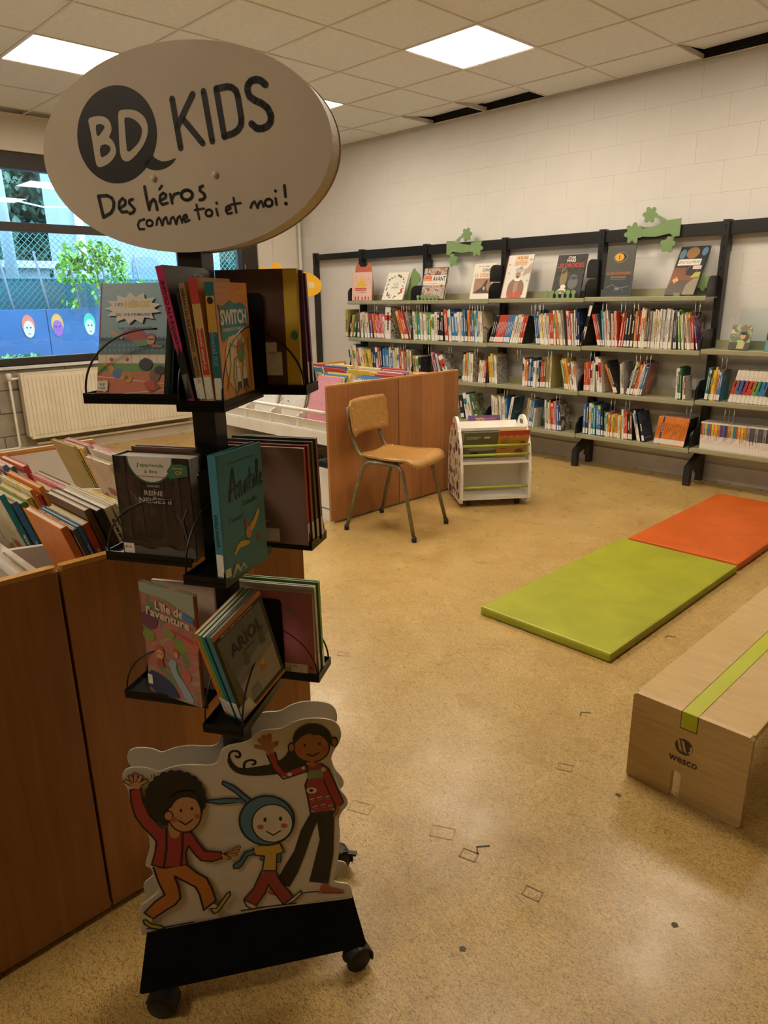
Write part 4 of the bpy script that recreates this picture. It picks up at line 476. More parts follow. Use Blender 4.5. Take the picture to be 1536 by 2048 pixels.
 ('p', 'o', 0, [(-0.1766,0.2948),(-0.1570,0.2874),(-0.1140,0.2878),(-0.0986,0.2671),(-0.0808,0.2502),(-0.0727,0.2215),(-0.0673,0.1920),(-0.0929,0.1720),(-0.0974,0.2129),(-0.1034,0.2323),(-0.1402,0.2665),(-0.1349,0.2387),(-0.1341,0.2114),(-0.1452,0.1979),(-0.1673,0.1857),(-0.1915,0.1712),(-0.2050,0.1901),(-0.1819,0.2124),(-0.1626,0.2255),(-0.1706,0.2549)]),
 ('l', 'k', 0.00393746, [(-0.1766,0.2948),(-0.1706,0.2549),(-0.1626,0.2255),(-0.1819,0.2124),(-0.2050,0.1901),(-0.1915,0.1712),(-0.1673,0.1857),(-0.1452,0.1979),(-0.1341,0.2114),(-0.1349,0.2387),(-0.1402,0.2665),(-0.1034,0.2323),(-0.0974,0.2129),(-0.0929,0.1720),(-0.0673,0.1920),(-0.0727,0.2215),(-0.0808,0.2502),(-0.0986,0.2671),(-0.1140,0.2878)]),
 ('p', 'w', 0, [(-0.2024,0.1827),(-0.1915,0.1712),(-0.1957,0.1643),(-0.2063,0.1721)]),
 ('p', 'yd', 1, [(-0.2087,0.1726),(-0.2035,0.1724),(-0.1945,0.1594),(-0.1762,0.1507),(-0.1710,0.1431),(-0.1822,0.1428),(-0.1988,0.1511),(-0.2080,0.1624)]),
 ('l', 'k', 0.0029531, [(-0.2087,0.1726),(-0.2035,0.1724),(-0.1945,0.1594),(-0.1762,0.1507),(-0.1710,0.1431),(-0.1822,0.1428),(-0.1988,0.1511),(-0.2080,0.1624),(-0.2087,0.1726)]),
 ('p', 'w', 0, [(-0.0817,0.1775),(-0.0715,0.1846),(-0.0657,0.1764),(-0.0753,0.1692)]),
 ('p', 'yd', 1, [(-0.0803,0.1735),(-0.0678,0.1723),(-0.0456,0.2045),(-0.0389,0.2077),(-0.0388,0.1985),(-0.0631,0.1643),(-0.0736,0.1586)]),
 ('l', 'k', 0.0029531, [(-0.0803,0.1735),(-0.0678,0.1723),(-0.0456,0.2045),(-0.0389,0.2077),(-0.0388,0.1985),(-0.0631,0.1643),(-0.0736,0.1586),(-0.0803,0.1735)]),
 ('p', 's1', 0, [(-0.0772,0.4036),(-0.0788,0.3941),(-0.0819,0.3854),(-0.0863,0.3778),(-0.0918,0.3718),(-0.0981,0.3676),(-0.1049,0.3656),(-0.1118,0.3657),(-0.1186,0.3681),(-0.1247,0.3725),(-0.1300,0.3786),(-0.1341,0.3863),(-0.1369,0.3951),(-0.1383,0.4045),(-0.1381,0.4142),(-0.1364,0.4235),(-0.1332,0.4320),(-0.1289,0.4394),(-0.1234,0.4452),(-0.1172,0.4493),(-0.1106,0.4513),(-0.1038,0.4513),(-0.0971,0.4491),(-0.0910,0.4449),(-0.0857,0.4389),(-0.0815,0.4314),(-0.0786,0.4227),(-0.0771,0.4132)]),
 ('l', 'k', 0.0029531, [(-0.0772,0.4036),(-0.0788,0.3941),(-0.0819,0.3854),(-0.0863,0.3778),(-0.0918,0.3718),(-0.0981,0.3676),(-0.1049,0.3656),(-0.1118,0.3657),(-0.1186,0.3681),(-0.1247,0.3725),(-0.1300,0.3786),(-0.1341,0.3863),(-0.1369,0.3951),(-0.1383,0.4045),(-0.1381,0.4142),(-0.1364,0.4235),(-0.1332,0.4320),(-0.1289,0.4394),(-0.1234,0.4452),(-0.1172,0.4493),(-0.1106,0.4513),(-0.1038,0.4513),(-0.0971,0.4491),(-0.0910,0.4449),(-0.0857,0.4389),(-0.0815,0.4314),(-0.0786,0.4227),(-0.0771,0.4132),(-0.0772,0.4036)]),
 ('p', 's1', 0, [(-0.1295,0.4064),(-0.1299,0.4041),(-0.1307,0.4019),(-0.1319,0.4000),(-0.1333,0.3986),(-0.1349,0.3976),(-0.1367,0.3971),(-0.1384,0.3971),(-0.1402,0.3977),(-0.1418,0.3988),(-0.1431,0.4003),(-0.1442,0.4022),(-0.1449,0.4044),(-0.1453,0.4068),(-0.1452,0.4092),(-0.1448,0.4115),(-0.1440,0.4136),(-0.1428,0.4155),(-0.1414,0.4169),(-0.1398,0.4180),(-0.1381,0.4184),(-0.1363,0.4184),(-0.1346,0.4178),(-0.1330,0.4168),(-0.1316,0.4152),(-0.1305,0.4133),(-0.1298,0.4112),(-0.1294,0.4088)]),
 ('l', 'k', 0.00246092, [(-0.1295,0.4064),(-0.1299,0.4041),(-0.1307,0.4019),(-0.1319,0.4000),(-0.1333,0.3986),(-0.1349,0.3976),(-0.1367,0.3971),(-0.1384,0.3971),(-0.1402,0.3977),(-0.1418,0.3988),(-0.1431,0.4003),(-0.1442,0.4022),(-0.1449,0.4044),(-0.1453,0.4068),(-0.1452,0.4092),(-0.1448,0.4115),(-0.1440,0.4136),(-0.1428,0.4155),(-0.1414,0.4169),(-0.1398,0.4180),(-0.1381,0.4184),(-0.1363,0.4184),(-0.1346,0.4178),(-0.1330,0.4168),(-0.1316,0.4152),(-0.1305,0.4133),(-0.1298,0.4112),(-0.1294,0.4088),(-0.1295,0.4064)]),
 ('p', 'k', 1, [(-0.1368,0.4367),(-0.1234,0.4549),(-0.0997,0.4592),(-0.0790,0.4475),(-0.0758,0.4263),(-0.0882,0.4388),(-0.1043,0.4456),(-0.1215,0.4403),(-0.1335,0.4196)]),
 ('p', 'k', 0, [(-0.1111,0.4157),(-0.1113,0.4149),(-0.1116,0.4142),(-0.1119,0.4135),(-0.1124,0.4130),(-0.1130,0.4127),(-0.1135,0.4125),(-0.1141,0.4125),(-0.1147,0.4127),(-0.1153,0.4131),(-0.1157,0.4136),(-0.1161,0.4142),(-0.1163,0.4150),(-0.1164,0.4158),(-0.1164,0.4166),(-0.1163,0.4174),(-0.1160,0.4182),(-0.1156,0.4188),(-0.1152,0.4193),(-0.1146,0.4197),(-0.1140,0.4199),(-0.1134,0.4199),(-0.1129,0.4197),(-0.1123,0.4193),(-0.1119,0.4188),(-0.1115,0.4181),(-0.1113,0.4174),(-0.1111,0.4166)]),
 ('p', 'k', 0, [(-0.0909,0.4164),(-0.0910,0.4156),(-0.0913,0.4148),(-0.0917,0.4142),(-0.0922,0.4137),(-0.0927,0.4133),(-0.0933,0.4131),(-0.0939,0.4132),(-0.0945,0.4134),(-0.0950,0.4137),(-0.0955,0.4142),(-0.0958,0.4149),(-0.0961,0.4157),(-0.0962,0.4165),(-0.0962,0.4173),(-0.0961,0.4181),(-0.0958,0.4189),(-0.0954,0.4195),(-0.0949,0.4200),(-0.0944,0.4204),(-0.0938,0.4206),(-0.0932,0.4205),(-0.0926,0.4203),(-0.0921,0.4200),(-0.0916,0.4195),(-0.0913,0.4188),(-0.0910,0.4180),(-0.0909,0.4172)]),
 ('l', 'k', 0.0029531, [(-0.1193,0.3941),(-0.1086,0.3825),(-0.0942,0.3918)]),
 ('p', 'r2', 0, [(-0.1217,0.3967),(-0.1220,0.3953),(-0.1226,0.3941),(-0.1235,0.3931),(-0.1247,0.3923),(-0.1260,0.3918),(-0.1274,0.3915),(-0.1289,0.3916),(-0.1304,0.3921),(-0.1317,0.3928),(-0.1329,0.3937),(-0.1338,0.3949),(-0.1345,0.3962),(-0.1349,0.3976),(-0.1349,0.3990),(-0.1346,0.4003),(-0.1340,0.4016),(-0.1331,0.4026),(-0.1319,0.4034),(-0.1306,0.4039),(-0.1292,0.4041),(-0.1277,0.4040),(-0.1263,0.4036),(-0.1249,0.4029),(-0.1237,0.4019),(-0.1228,0.4008),(-0.1221,0.3995),(-0.1217,0.3981)]),
 ('p', 'r2', 0, [(-0.0804,0.3970),(-0.0807,0.3957),(-0.0812,0.3946),(-0.0819,0.3936),(-0.0829,0.3928),(-0.0839,0.3923),(-0.0851,0.3920),(-0.0863,0.3921),(-0.0875,0.3925),(-0.0886,0.3931),(-0.0895,0.3940),(-0.0903,0.3950),(-0.0908,0.3962),(-0.0911,0.3975),(-0.0911,0.3989),(-0.0909,0.4001),(-0.0904,0.4013),(-0.0896,0.4023),(-0.0887,0.4030),(-0.0876,0.4035),(-0.0865,0.4038),(-0.0853,0.4037),(-0.0841,0.4034),(-0.0830,0.4027),(-0.0821,0.4019),(-0.0813,0.4008),(-0.0808,0.3996),(-0.0805,0.3983)]),
 ('l', 'k', 0.00147655, [(-0.1594,0.5032),(-0.1575,0.5001),(-0.1592,0.4964)]),
 ('l', 'k', 0.00147655, [(-0.1550,0.5045),(-0.1529,0.5002),(-0.1553,0.4957)])]
CREDIT = [(0.1077, 0.142), (0.1991, 0.1391)]
RUNS = [('A', 2, -2.180, -2.141, 2, 0.3, 'm', None),
 ('A', 2, -2.141, -2.032, 12, 0.24, 'kmG', None),
 ('A', 2, -2.032, -1.880, -8, 0.25, 'nccc', None),
 ('A', 2, -1.880, -1.618, -10, 0.235, 'rvorprpwr', None),
 ('A', 2, -1.618, -1.541, -30, 0.3, 'w', 'bw'),
 ('A', 2, -1.349, -1.255, -20, 0.29, 'orr', None),
 ('A', 2, -1.249, -1.209, -18, 0.26, 's', 'gn'),
 ('B', 2, -1.203, -1.112, -4, 0.255, 'wgt', None),
 ('B', 2, -1.112, -0.961, -4, 0.25, 'wcswwgGgw', None),
 ('B', 2, -0.961, -0.869, -3, 0.25, 'wwk', None),
 ('B', 2, -0.869, -0.826, -2, 0.28, 'kk', None),
 ('B', 2, -0.820, -0.737, -6, 0.285, 'rrww', 'bl'),
 ('B', 2, -0.737, -0.654, -5, 0.27, 'bb', 'bl'),
 ('B', 2, -0.649, -0.540, -5, 0.275, 'wwbbk', None),
 ('B', 2, -0.534, -0.367, -5, 0.27, 'onbwbcw', 'tn'),
 ('C', 2, -0.307, -0.254, 16, 0.235, 'kkk', None),
 ('C', 2, -0.254, -0.164, 16, 0.235, 'rrrrrr', None),
 ('C', 2, -0.164, -0.102, 15, 0.235, 'bbbb', None),
 ('C', 2, -0.102, 0.024, 14, 0.235, 'wccwrr', 'dk'),
 ('C', 2, 0.171, 0.214, -9, 0.27, 'bBb', None),
 ('C', 2, 0.214, 0.304, -8, 0.25, 'wywcc', None),
 ('C', 2, 0.304, 0.355, -6, 0.275, 'rrw', None),
 ('C', 2, 0.355, 0.428, -10, 0.275, 'occs', 'gr'),
 ('C', 2, 0.464, 0.518, -8, 0.27, 'rwrw', None),
 ('C', 2, 0.522, 0.571, -5, 0.285, 'wBB', 'nv'),
 ('D', 2, 0.575, 0.597, 12, 0.3, 'w', 'dk'),
 ('D', 2, 0.725, 0.767, -16, 0.265, 'rrS', None),
 ('D', 2, 0.767, 0.841, -8, 0.27, 'twpwn', None),
 ('D', 2, 0.841, 0.889, -6, 0.26, 'crcr', None),
 ('D', 2, 0.893, 0.925, 4, 0.27, 'rr', None),
 ('D', 2, 0.929, 1.000, 2, 0.27, 'kkk', 'dk'),
 ('D', 2, 1.004, 1.051, 0, 0.285, 'onr', None),
 ('D', 2, 1.051, 1.089, 0, 0.28, 'wwa', None),
 ('D', 2, 1.089, 1.142, 0, 0.275, 'kSsss', None),
 ('D', 2, 1.142, 1.290, 0, 0.275, 'ccwcwwcbcwsc', None),
 ('D', 2, 1.294, 1.315, -4, 0.27, 'BS', None),
 ('D', 2, 1.315, 1.344, -9, 0.28, 'gg', None),
 ('D', 2, 1.344, 1.414, -10, 0.26, 'cncsrn', None),
 ('D', 2, 1.414, 1.435, -12, 0.25, 'rv', 'pu'),
 ('A', 3, -2.116, -1.960, -8, 0.27, 'wcwwr', 'yl'),
 ('A', 3, -1.960, -1.779, -14, 0.25, 'wymy', 'yl'),
 ('A', 3, -1.779, -1.618, -6, 0.26, 'kBwrB', None),
 ('A', 3, -1.618, -1.393, -3, 0.26, 'bbbwbwww', None),
 ('A', 3, -1.379, -1.217, -4, 0.25, 'rwovwmw', None),
 ('A', 3, -1.204, -1.086, -5, 0.2, 'mwk', 'dk'),
 ('B', 3, -0.920, -0.846, -16, 0.25, 'pvw', 'cm'),
 ('B', 3, -0.791, -0.730, -28, 0.24, 'w', 'mo'),
 ('B', 3, -0.600, -0.507, 0, 0.255, 'kwoogw', None),
 ('B', 3, -0.507, -0.479, 0, 0.255, 'w', 'cm'),
 ('B', 3, -0.417, -0.339, 4, 0.19, 'wwcr', None),
 ('C', 3, -0.295, -0.251, -5, 0.25, 'yy', None),
 ('C', 3, -0.251, -0.203, -5, 0.25, 'sww', 'mo'),
 ('C', 3, 0.047, 0.137, 0, 0.235, 'wwooBb', None),
 ('C', 3, 0.137, 0.259, 0, 0.23, 'Bwwwknr', None),
 ('C', 3, 0.259, 0.331, 0, 0.265, 'nmmc', 'mu'),
 ('C', 3, 0.461, 0.516, -14, 0.25, 'gooy', None),
 ('C', 3, 0.516, 0.579, -12, 0.225, 'wnww', 'cv'),
 ('D', 3, 0.632, 0.723, -2, 0.235, 'rorrwcw', None),
 ('D', 3, 0.728, 0.779, -8, 0.265, 'ww', 'cv'),
 ('D', 3, 0.888, 0.924, -24, 0.255, 'ok', 'bk'),
 ('D', 3, 0.941, 0.973, -6, 0.245, 'cs', 'gy'),
 ('D', 3, 0.981, 1.100, 12, 0.255, 'kwknorwbb', 'su'),
 ('D', 3, 1.360, 1.403, -3, 0.23, 'wGG', None),
 ('D', 3, 1.411, 1.436, -4, 0.17, 'cn', 'cv'),
 ('E', 3, 1.562, 1.664, 3, 0.225, 'tGnyyobb', 'te'),
 ('E', 3, 1.723, 2.120, 12, 0.22, 'rbvrrgtbkgGrsor', None),
 ('B', 4, -0.604, -0.556, -10, 0.22, 'k', None),
 ('B', 4, -0.545, -0.469, -12, 0.24, 'ww', 'wh'),
 ('B', 4, -0.463, -0.429, -20, 0.235, 'G', 'gn'),
 ('C', 4, -0.249, -0.081, -4, 0.235, 'wcwmwwwb', None),
 ('C', 4, -0.087, -0.060, 10, 0.24, 'w', 'td'),
 ('C', 4, 0.095, 0.166, 6, 0.24, 'mcbb', 'bl'),
 ('C', 4, 0.166, 0.181, 6, 0.18, 'w', 'cv'),
 ('C', 4, 0.295, 0.405, -4, 0.245, 'wGworrp', None),
 ('C', 4, 0.405, 0.443, -6, 0.22, 'bB', 'ph'),
 ('D', 4, 0.645, 0.689, -1, 0.255, 'bB', None),
 ('D', 4, 0.698, 0.755, -2, 0.25, 'wtt', None),
 ('D', 4, 0.764, 0.828, -4, 0.24, 'bbk', 'dk'),
 ('D', 4, 0.828, 0.971, -2, 0.195, 'Ggwyorygoogwy', None),
 ('D', 4, 0.967, 1.016, -5, 0.225, 'wrr', None),
 ('D', 4, 1.016, 1.057, -5, 0.235, 'kn', 'dk'),
 ('D', 4, 1.089, 1.117, -15, 0.23, 'cw', 'nv'),
 ('D', 4, 1.145, 1.168, -14, 0.225, 'k', 'nv'),
 ('D', 4, 1.234, 1.459, 8, 0.21, 'oooBooooooooooooooo', 'dk'),
 ('E', 4, 1.573, 1.877, -2, 0.19, '3333333333333333333333333333', None),
 ('E', 4, 1.877, 2.120, -1, 0.19, '44444444444444', None)]
# [(-2.096, -1.79), (-1.654, -1.36), (-1.139, -0.832), (-0.539, -0.3), (-0.222, 0.02), (0.267, 0.513), (0.716, 0.932), (1.198, 1.375)]
COVER_TXT = {('D', 4, 'cw'): [('Minuit', .3, .80, .07, .45, ('pale_blue', (.22, .40, .52)))], ('C', 4, 'w'): [('requins', .3, .42, .06, .5, ('yellow', (.75, .52, .06)))],
             ('C', 3, 'wnww'): [('LES JOUES', .1, .80, .08, .75, ('red', (.52, .05, .03)))], ('B', 2, 'rrww'): [('BLEU', .35, .5, .08, .5, ('white', (.75, .71, .63)))],
             ('C', 4, 'bB'): [('Le vent', .25, .86, .05, .5, ('black', (.012, .011, .010)))], ('D', 4, 'k'): [('la petite baleine', .1, .1, .05, .8, ('yellow', (.75, .52, .06)))]}
# ------------------------------------------------------------------ the room
H = 2.81; XL, XR, YB, YF = -3.2, 7.8, 1.64, -7.8
floor = structure(MB().box((XL - .2, YF, -0.1), (XR, YB + .2, 0)).build('floor', floor_material()))
# worn scraps of tape and scuffs stuck to the linoleum
tape = mat('worn_clear_tape', (0.30, 0.19, 0.08), 0.6)
scrap = mat('dark_scuff', (0.07, 0.05, 0.028), 0.6)
for x, y, a, kind in TAPES:
    mb = MB()
    if kind == 0:      # square of tape with a darker rim
        stroke(mb, [(-.02, -.015), (.02, -.015), (.02, .015), (-.02, .015), (-.02, -.015)], .003, .0008)
    elif kind == 1:    # corner
        stroke(mb, [(.02, .012), (-.012, .012), (-.016, -.012)], .004, .0008)
    elif kind == 2:    # chip
        mb.prism([(-.007, -.004), (.004, -.007), (.009, .001), (.001, .007), (-.006, .005)], 0, .0008)
    else:              # faint outline
        stroke(mb, [(-.03, -.02), (.03, -.02), (.03, .02), (-.03, .02), (-.03, -.02)], .0015, .0006)
    mb.build('tape_scrap', [scrap if kind in (1, 2) else tape], floor, T(x, y, 0.0003) @ RZ(a))

# ceiling: void above blackened to stand for its shade, grid of rails, mineral tiles, lamps
tile_m = mat('mineral_tile', (0.82, 0.83, 0.83), 0.85, 0, 0.04, 30, 0.15, 220)
rail_m = mat('white_rail', (0.70, 0.66, 0.60), 0.5)
void_m = mat('void_shade', (0.012, 0.011, 0.010), 0.9)
ceiling = structure(MB().box((XL - .2, YF, 3.12), (XR, YB + .2, 3.2)).build('ceiling', void_m))
LAMPS = {(-3, 0), (0, 0), (3, 0), (-3, -3), (0, -3), (3, -3), (-3, -9), (0, -9), (3, -9)}  # last row is added behind the camera to brighten the sign
GAPS = {(-2, 2), (-1, 2), (2, 2)}
def tile_mesh(w_, d_): return MB().box((.004, .004, 0), (w_ - .004, d_ - .004, .014), 0, None, .003).mesh('ceiling_tile', tile_m)
full = tile_mesh(.6, .6); cut = tile_mesh(.6, .42); nar = tile_mesh(.2, .6)
for i in range(-6, 13):
    for j in range(-13, 3):
        if (i, j) in LAMPS: continue
        x, y = i * .6, j * .6
        if i == -6:
            if -4 <= j <= -1: continue           # the narrow row of tiles is missing here
            link_mesh('ceiling_tile', nar, ceiling, T(-3.2, y, H)); continue
        if j == 2:
            X = T(x, y, H)
            if (i, j) in GAPS: X = T(x, y, H + .002) @ RX(math.radians(7)) @ RY(math.radians(-1.0))
            link_mesh('ceiling_tile', cut, ceiling, X)
        else: link_mesh('ceiling_tile', full, ceiling, T(x, y, H))
for i in range(-5, 14): MB().box((i * .6 - .007, YF, H - .004), (i * .6 + .007, YB, H + .001)).box((i * .6 - .001, YF, H), (i * .6 + .001, YB, H + .03)).build('ceiling_rail', rail_m, ceiling)
for j in range(-12, 3): MB().box((XL, j * .6 - .007, H - .0045), (XR, j * .6 + .007, H + .001)).box((XL, j * .6 - .001, H), (XR, j * .6 + .001, H + .03)).build('ceiling_rail', rail_m, ceiling)
MB().box((XL, YB - .022, H - .004), (XR, YB, H)).build('edge_rail', rail_m, ceiling)
MB().box((XL, YF, H - .004), (XL + .022, YB, H)).build('edge_rail', rail_m, ceiling)
lamp_on = emis('lit_diffuser', LAMP_COLOR, LAMP_STRENGTH)
NAMES = {(-3, 0): 'square LED ceiling panel half hidden behind the oval sign, near the back wall', (0, 0): 'square LED ceiling panel lit above the chair, fully in view',
         (3, 0): 'square LED ceiling panel above the green mat, beyond the right edge', (-3, -3): 'square LED ceiling panel at upper left, beside the oval sign',
         (0, -3): 'square LED ceiling panel above the middle bins, beyond the top edge', (3, -3): 'square LED ceiling panel above the bench, beyond the top edge',
         (-3, -9): 'added fill-light ceiling panel behind the camera, next to the window wall', (0, -9): 'added fill-light ceiling panel behind the camera, middle of three', (3, -9): 'added fill-light ceiling panel behind the camera, farthest from the windows'}
for (i, j) in sorted(LAMPS):
    t = thing('ceiling_light', NAMES[(i, j)], 'ceiling light', T(i * .6, j * .6, H), 'square ceiling light panels')
    MB().box((.009, .009, -.002), (.591, .02, .03)).box((.009, .58, -.002), (.591, .591, .03)).box((.009, .02, -.002), (.02, .58, .03)).box((.58, .02, -.002), (.591, .58, .03)).build('frame', rail_m, t)
    MB().box((.02, .02, 0), (.58, .58, .006)).build('diffuser', lamp_on, t)

# back wall of painted concrete blocks
wall_m = mat('white_painted_block', (0.74, 0.725, 0.70), 0.6, 0, 0.03, 3, 0.5, 55)
joint_m = mat('painted_joint', (0.70, 0.685, 0.66), 0.7)
wb = structure(MB().box((XL - .2, YB + .004, 0), (XR, YB + .2, 2.812)).build('wall_back', joint_m)); MB().box((XL - .2, YB + .004, 2.812), (XR, YB + .2, 3.12)).build('void_wall_shade', void_m, wb)  # wall above the tiles coloured black in place of shade
blk = MB().box((.0003, -.0025, .0003), (.3997, .006, .1997), 0, None, .0013).mesh('block', wall_m)
half = MB().box((.0003, -.0025, .0003), (.1997, .006, .1997), 0, None, .0013).mesh('block', wall_m)
for r in range(14):
    z = r * .2 - .02
    for k in range(-9, 20):
        x = -.19 + k * .4 + (.2 if r % 2 else 0)
        if x < XL: continue
        if x > 3.2: continue
        link_mesh('block', blk, wb, T(x, YB + .003, max(z, 0.0)))
wallr = structure(MB().box((XR, YF, 0), (XR + .1, YB + .2, 3.12)).build('wall_right', mat('dark_unseen_wall', (.22, .16, .10), .6)))  # unseen walls, brown chosen dark to cut bounce light on the stand
wallf = structure(MB().box((XL - .2, YF - .1, 0), (XR, YF, 3.12)).build('wall_front', mat('dark_unseen_wall', (0, 0, 0))))
structure(MB().box((XL, YB - .022, 0), (XR, YB - .002, .13), 0, None, .003).build('baseboard_back', mat('grey_painted_skirting', (0.55, 0.51, 0.46), 0.5)))

# left wall: blockwork below the window, beam above, pier in the corner
gblk_m = mat('bare_grey_block', (0.30, 0.27, 0.21), 0.85, 0, 0.12, 14, 0.6, 90)
wl_m = mat('cream_wall_paint', (0.72, 0.68, 0.61), 0.6, 0, 0.03, 3, 0.2, 60)
WY1 = 1.06                                         # end of the glazing
wl = structure(MB().box((XL - .2, YF, 0), (XL - .012, WY1, .80)).build('wall_left', mat('grey_mortar', (0.24, 0.22, 0.18), 0.9)))
gb = MB().box((0, .004, .004), (.012, .396, .196), 0, None, .003).mesh('block', gblk_m)
for r in range(4):
    for k in range(7):
        y = -1.75 + k * .4 + (.2 if r % 2 else 0)
        link_mesh('block', gb, wl, T(XL - .012, y, r * .2))
    MB().box((XL - .012, YF, r * .2 + .004), (XL, -1.756 + (.2 if r % 2 else 0), r * .2 + .196)).build('block', gblk_m, wl)
MB().box((XL - .2, WY1, 0), (XL, YB + .2, 3.12)).build('pier', wl_m, wl)
structure(MB().box((XL, 1.24, .09), (XL + .035, 1.56, 2.80), 0, None, .006).build('trim_2', wl_m))
MB().tube([(XL + .055, 1.585, 0), (XL + .055, 1.585, 2.81)], .018, 10).build('trim_3', wl_m); bpy.data.objects['trim_3']['kind'] = 'structure'
MB().box((XL - .2, YF, 2.53), (XL, WY1, 3.12)).build('lintel', wl_m, wl)
structure(MB().box((XL, YF, 0), (XL + .016, YB, .09), 0, None, .003).build('baseboard_left', mat('beige_skirting', (0.60, 0.54, 0.45), 0.5)))
structure(MB().box((XL - .16, YF, .775), (XL + .03, WY1, .80), 0, None, .004).build('trim_1', mat('pale_stone_sill', (0.58, 0.58, 0.56), 0.4)))

# window: dark frame, transom, mullions, panes
fr_m = mat('dark_brown_frame', (0.028, 0.020, 0.015), 0.45)
glass = glass_material()
win = structure(MB().box((XL - .14, YF, .80), (XL - .05, WY1, .865), 0, None, .004).box((XL - .14, YF, 2.40), (XL - .03, WY1, 2.53), 0, None, .004).build('window_1', fr_m))
MB().box((XL - .13, YF, 1.915), (XL - .05, .2, 1.985), 0, None, .004).build('transom', fr_m, win)
MB().box((XL - .15, .16, .80), (XL - .02, .42, 2.53), 0, None, .004).build('mullion', fr_m, win)
MB().box((XL - .15, .86, .80), (XL - .02, WY1, 2.53), 0, None, .004).build('mullion', fr_m, win)
MB().box((XL - .13, -3.0, .80), (XL - .05, -2.93, 2.53), 0, None, .004).build('mullion', fr_m, win)
MB().box((XL - .12, .42, .86), (XL - .06, .86, .93), 0, None, .004).build('sash_rail', fr_m, win)
MB().tube([(XL - .01, .885, 1.62), (XL - .01, .885, 1.69)], .008, 8).build('hinge', mat('worn_brass', (.35, .28, .15), .35, .8), win)
for y0, y1, z0, z1 in ((-2.93, .16, .865, 1.915), (-2.93, .16, 1.985, 2.40), (.42, .86, .93, 2.40), (YF, -3.0, .865, 1.915), (YF, -3.0, 1.985, 2.40)):
    MB().box((XL - .102, y0, z0), (XL - .096, y1, z1)).build('pane', glass, win)

# ------------------------------------------------------------------ outside the window
structure(MB().box((-30, -25, .5), (XL - .25, 25, .68)).build('ground', mat('grey_yard', (0.2, 0.22, 0.18), 0.9, 0, 0.2, 2)))
mural_blue = mat('mural_blue', (0.025, 0.085, 0.21), 0.6, 0, 0.08, 3)
mu = thing('mural_wall', 'blue playground wall painted with round faces outside the window', 'mural', T(-6, 0, .68))
for k in range(9): MB().box((-.03, .5 - (k + 1) * .75, 0), (.03 - .004 * (k % 2), .494 - k * .75, .565), 0, None, .004).build('panel', mural_blue, mu)
FACES = [(-.91, (.07, .32, .26), (.35, .45, .13)), (-.49, (.48, .50, .46), (.50, .13, .08)), (-.14, (.20, .07, .27), (.50, .24, .05)), (.27, (.46, .51, .45), (.07, .38, .26))]
for y, c1, c2 in FACES:
    f = MB(); X = frame((.0305, y, .36), (0, 1, 0), (0, 0, 1))
    f.prism(ell(0, .02, .075, .125), 0, .002, 1, X).prism(ell(.0, -.03, .062, .10), .002, .004, 0, X)
    f.prism(ell(-.022, -.01, .010, .012, 10), .004, .0055, 2, X).prism(ell(.022, -.01, .010, .012, 10), .004, .0055, 2, X).prism(ell(0, -.085, .02, .008, 12), .004, .0055, 3, X)
    f.build('painted_face', [mat('face_%d' % int(y * 100), c1, .7), mat('hat_%d' % int(y * 100), c2, .7), ink('eye', (.02, .03, .05)), ink('lip', (.5, .06, .08))], mu)
fe = thing('mesh_fence', 'wire mesh fence with slanted steel posts above the blue mural', 'fence', T(-6.12, 0, .68))
mb = MB()
for k in range(-70, 75):
    y = k * .075
    mb.tube([(0, y, .56), (0, y + .9, 1.46)], .0035, 4, caps=False); mb.tube([(0.004, y + .9, .56), (0.004, y, 1.46)], .0035, 4, caps=False)
o = mb.build('wire_mesh', mat('green_wire', (.03, .15, .13), .5), fe); o['kind'] = 'stuff'
for y in (-1.0, -.62, -.2, .2, .62, 1.1):
    MB().tube([(.03, y + .1, 0), (.03, y - .06, 1.25)], .014, 6).build('post', mat('rusty_steel', (.10, .11, .13), .6), fe)
scr = thing('screen_fence', 'green woven privacy screen behind the wire mesh fence', 'fence', T(-6.3, 0, .68))
MB().box((-.01, -6, 0), (.01, 4.5, .92)).build('screen', mat('green_screen', (.035, .11, .15), .7, 0, .2, 30), scr)
MB().tube([(.0, -6, .93), (.0, 4.5, .93)], .02, 6).build('top_bar', mat('green_screen', (0, 0, 0)), scr)
bl = thing('house', 'white rendered house with a small arched window behind the fence', 'building', T(-10.5, 1.85, .69))
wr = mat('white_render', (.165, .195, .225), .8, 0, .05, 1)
MB().box((-.7, 0, 0), (0, 2.4, 4.6)).build('wall', wr, bl)
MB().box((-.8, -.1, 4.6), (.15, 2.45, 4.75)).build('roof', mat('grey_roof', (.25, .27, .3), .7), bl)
MB().prism([(-.28, 0), (.28, 0), (.28, .42)] + arc(0, .42, .28, .1, 0, 180, 6)[1:-1] + [(-.28, .42)], 0, .03, 0, frame((.0, 1.55, .95), (0, 1, 0), (0, 0, 1))).build('window', mat('dark_pane', (.06, .10, .14), .2), bl)
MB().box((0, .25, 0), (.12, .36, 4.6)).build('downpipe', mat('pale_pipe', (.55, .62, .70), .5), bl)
MB().box((0, 1.0, 0), (.05, 2.4, .45)).build('plinth', mat('grey_plinth', (.35, .4, .45), .8), bl)
sh = thing('carport', 'pale carport with slatted roof seen through the narrow window', 'building', T(-10.5, 4.5, .69))
for k in range(9): MB().box((-3.0, k * .22, 2.30 - k * .02), (0, k * .22 + .12, 2.34 - k * .02)).build('slat', wr, sh)
for y in (.3, 1.2): MB().box((-.1, y, 0), (0, y + .12, 2.3)).build('post', wr, sh)
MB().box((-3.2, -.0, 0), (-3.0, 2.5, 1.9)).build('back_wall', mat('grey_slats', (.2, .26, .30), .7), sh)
sd = thing('shed', 'low white shed roof behind the mesh fence', 'building', T(-8.0, -3, .69))
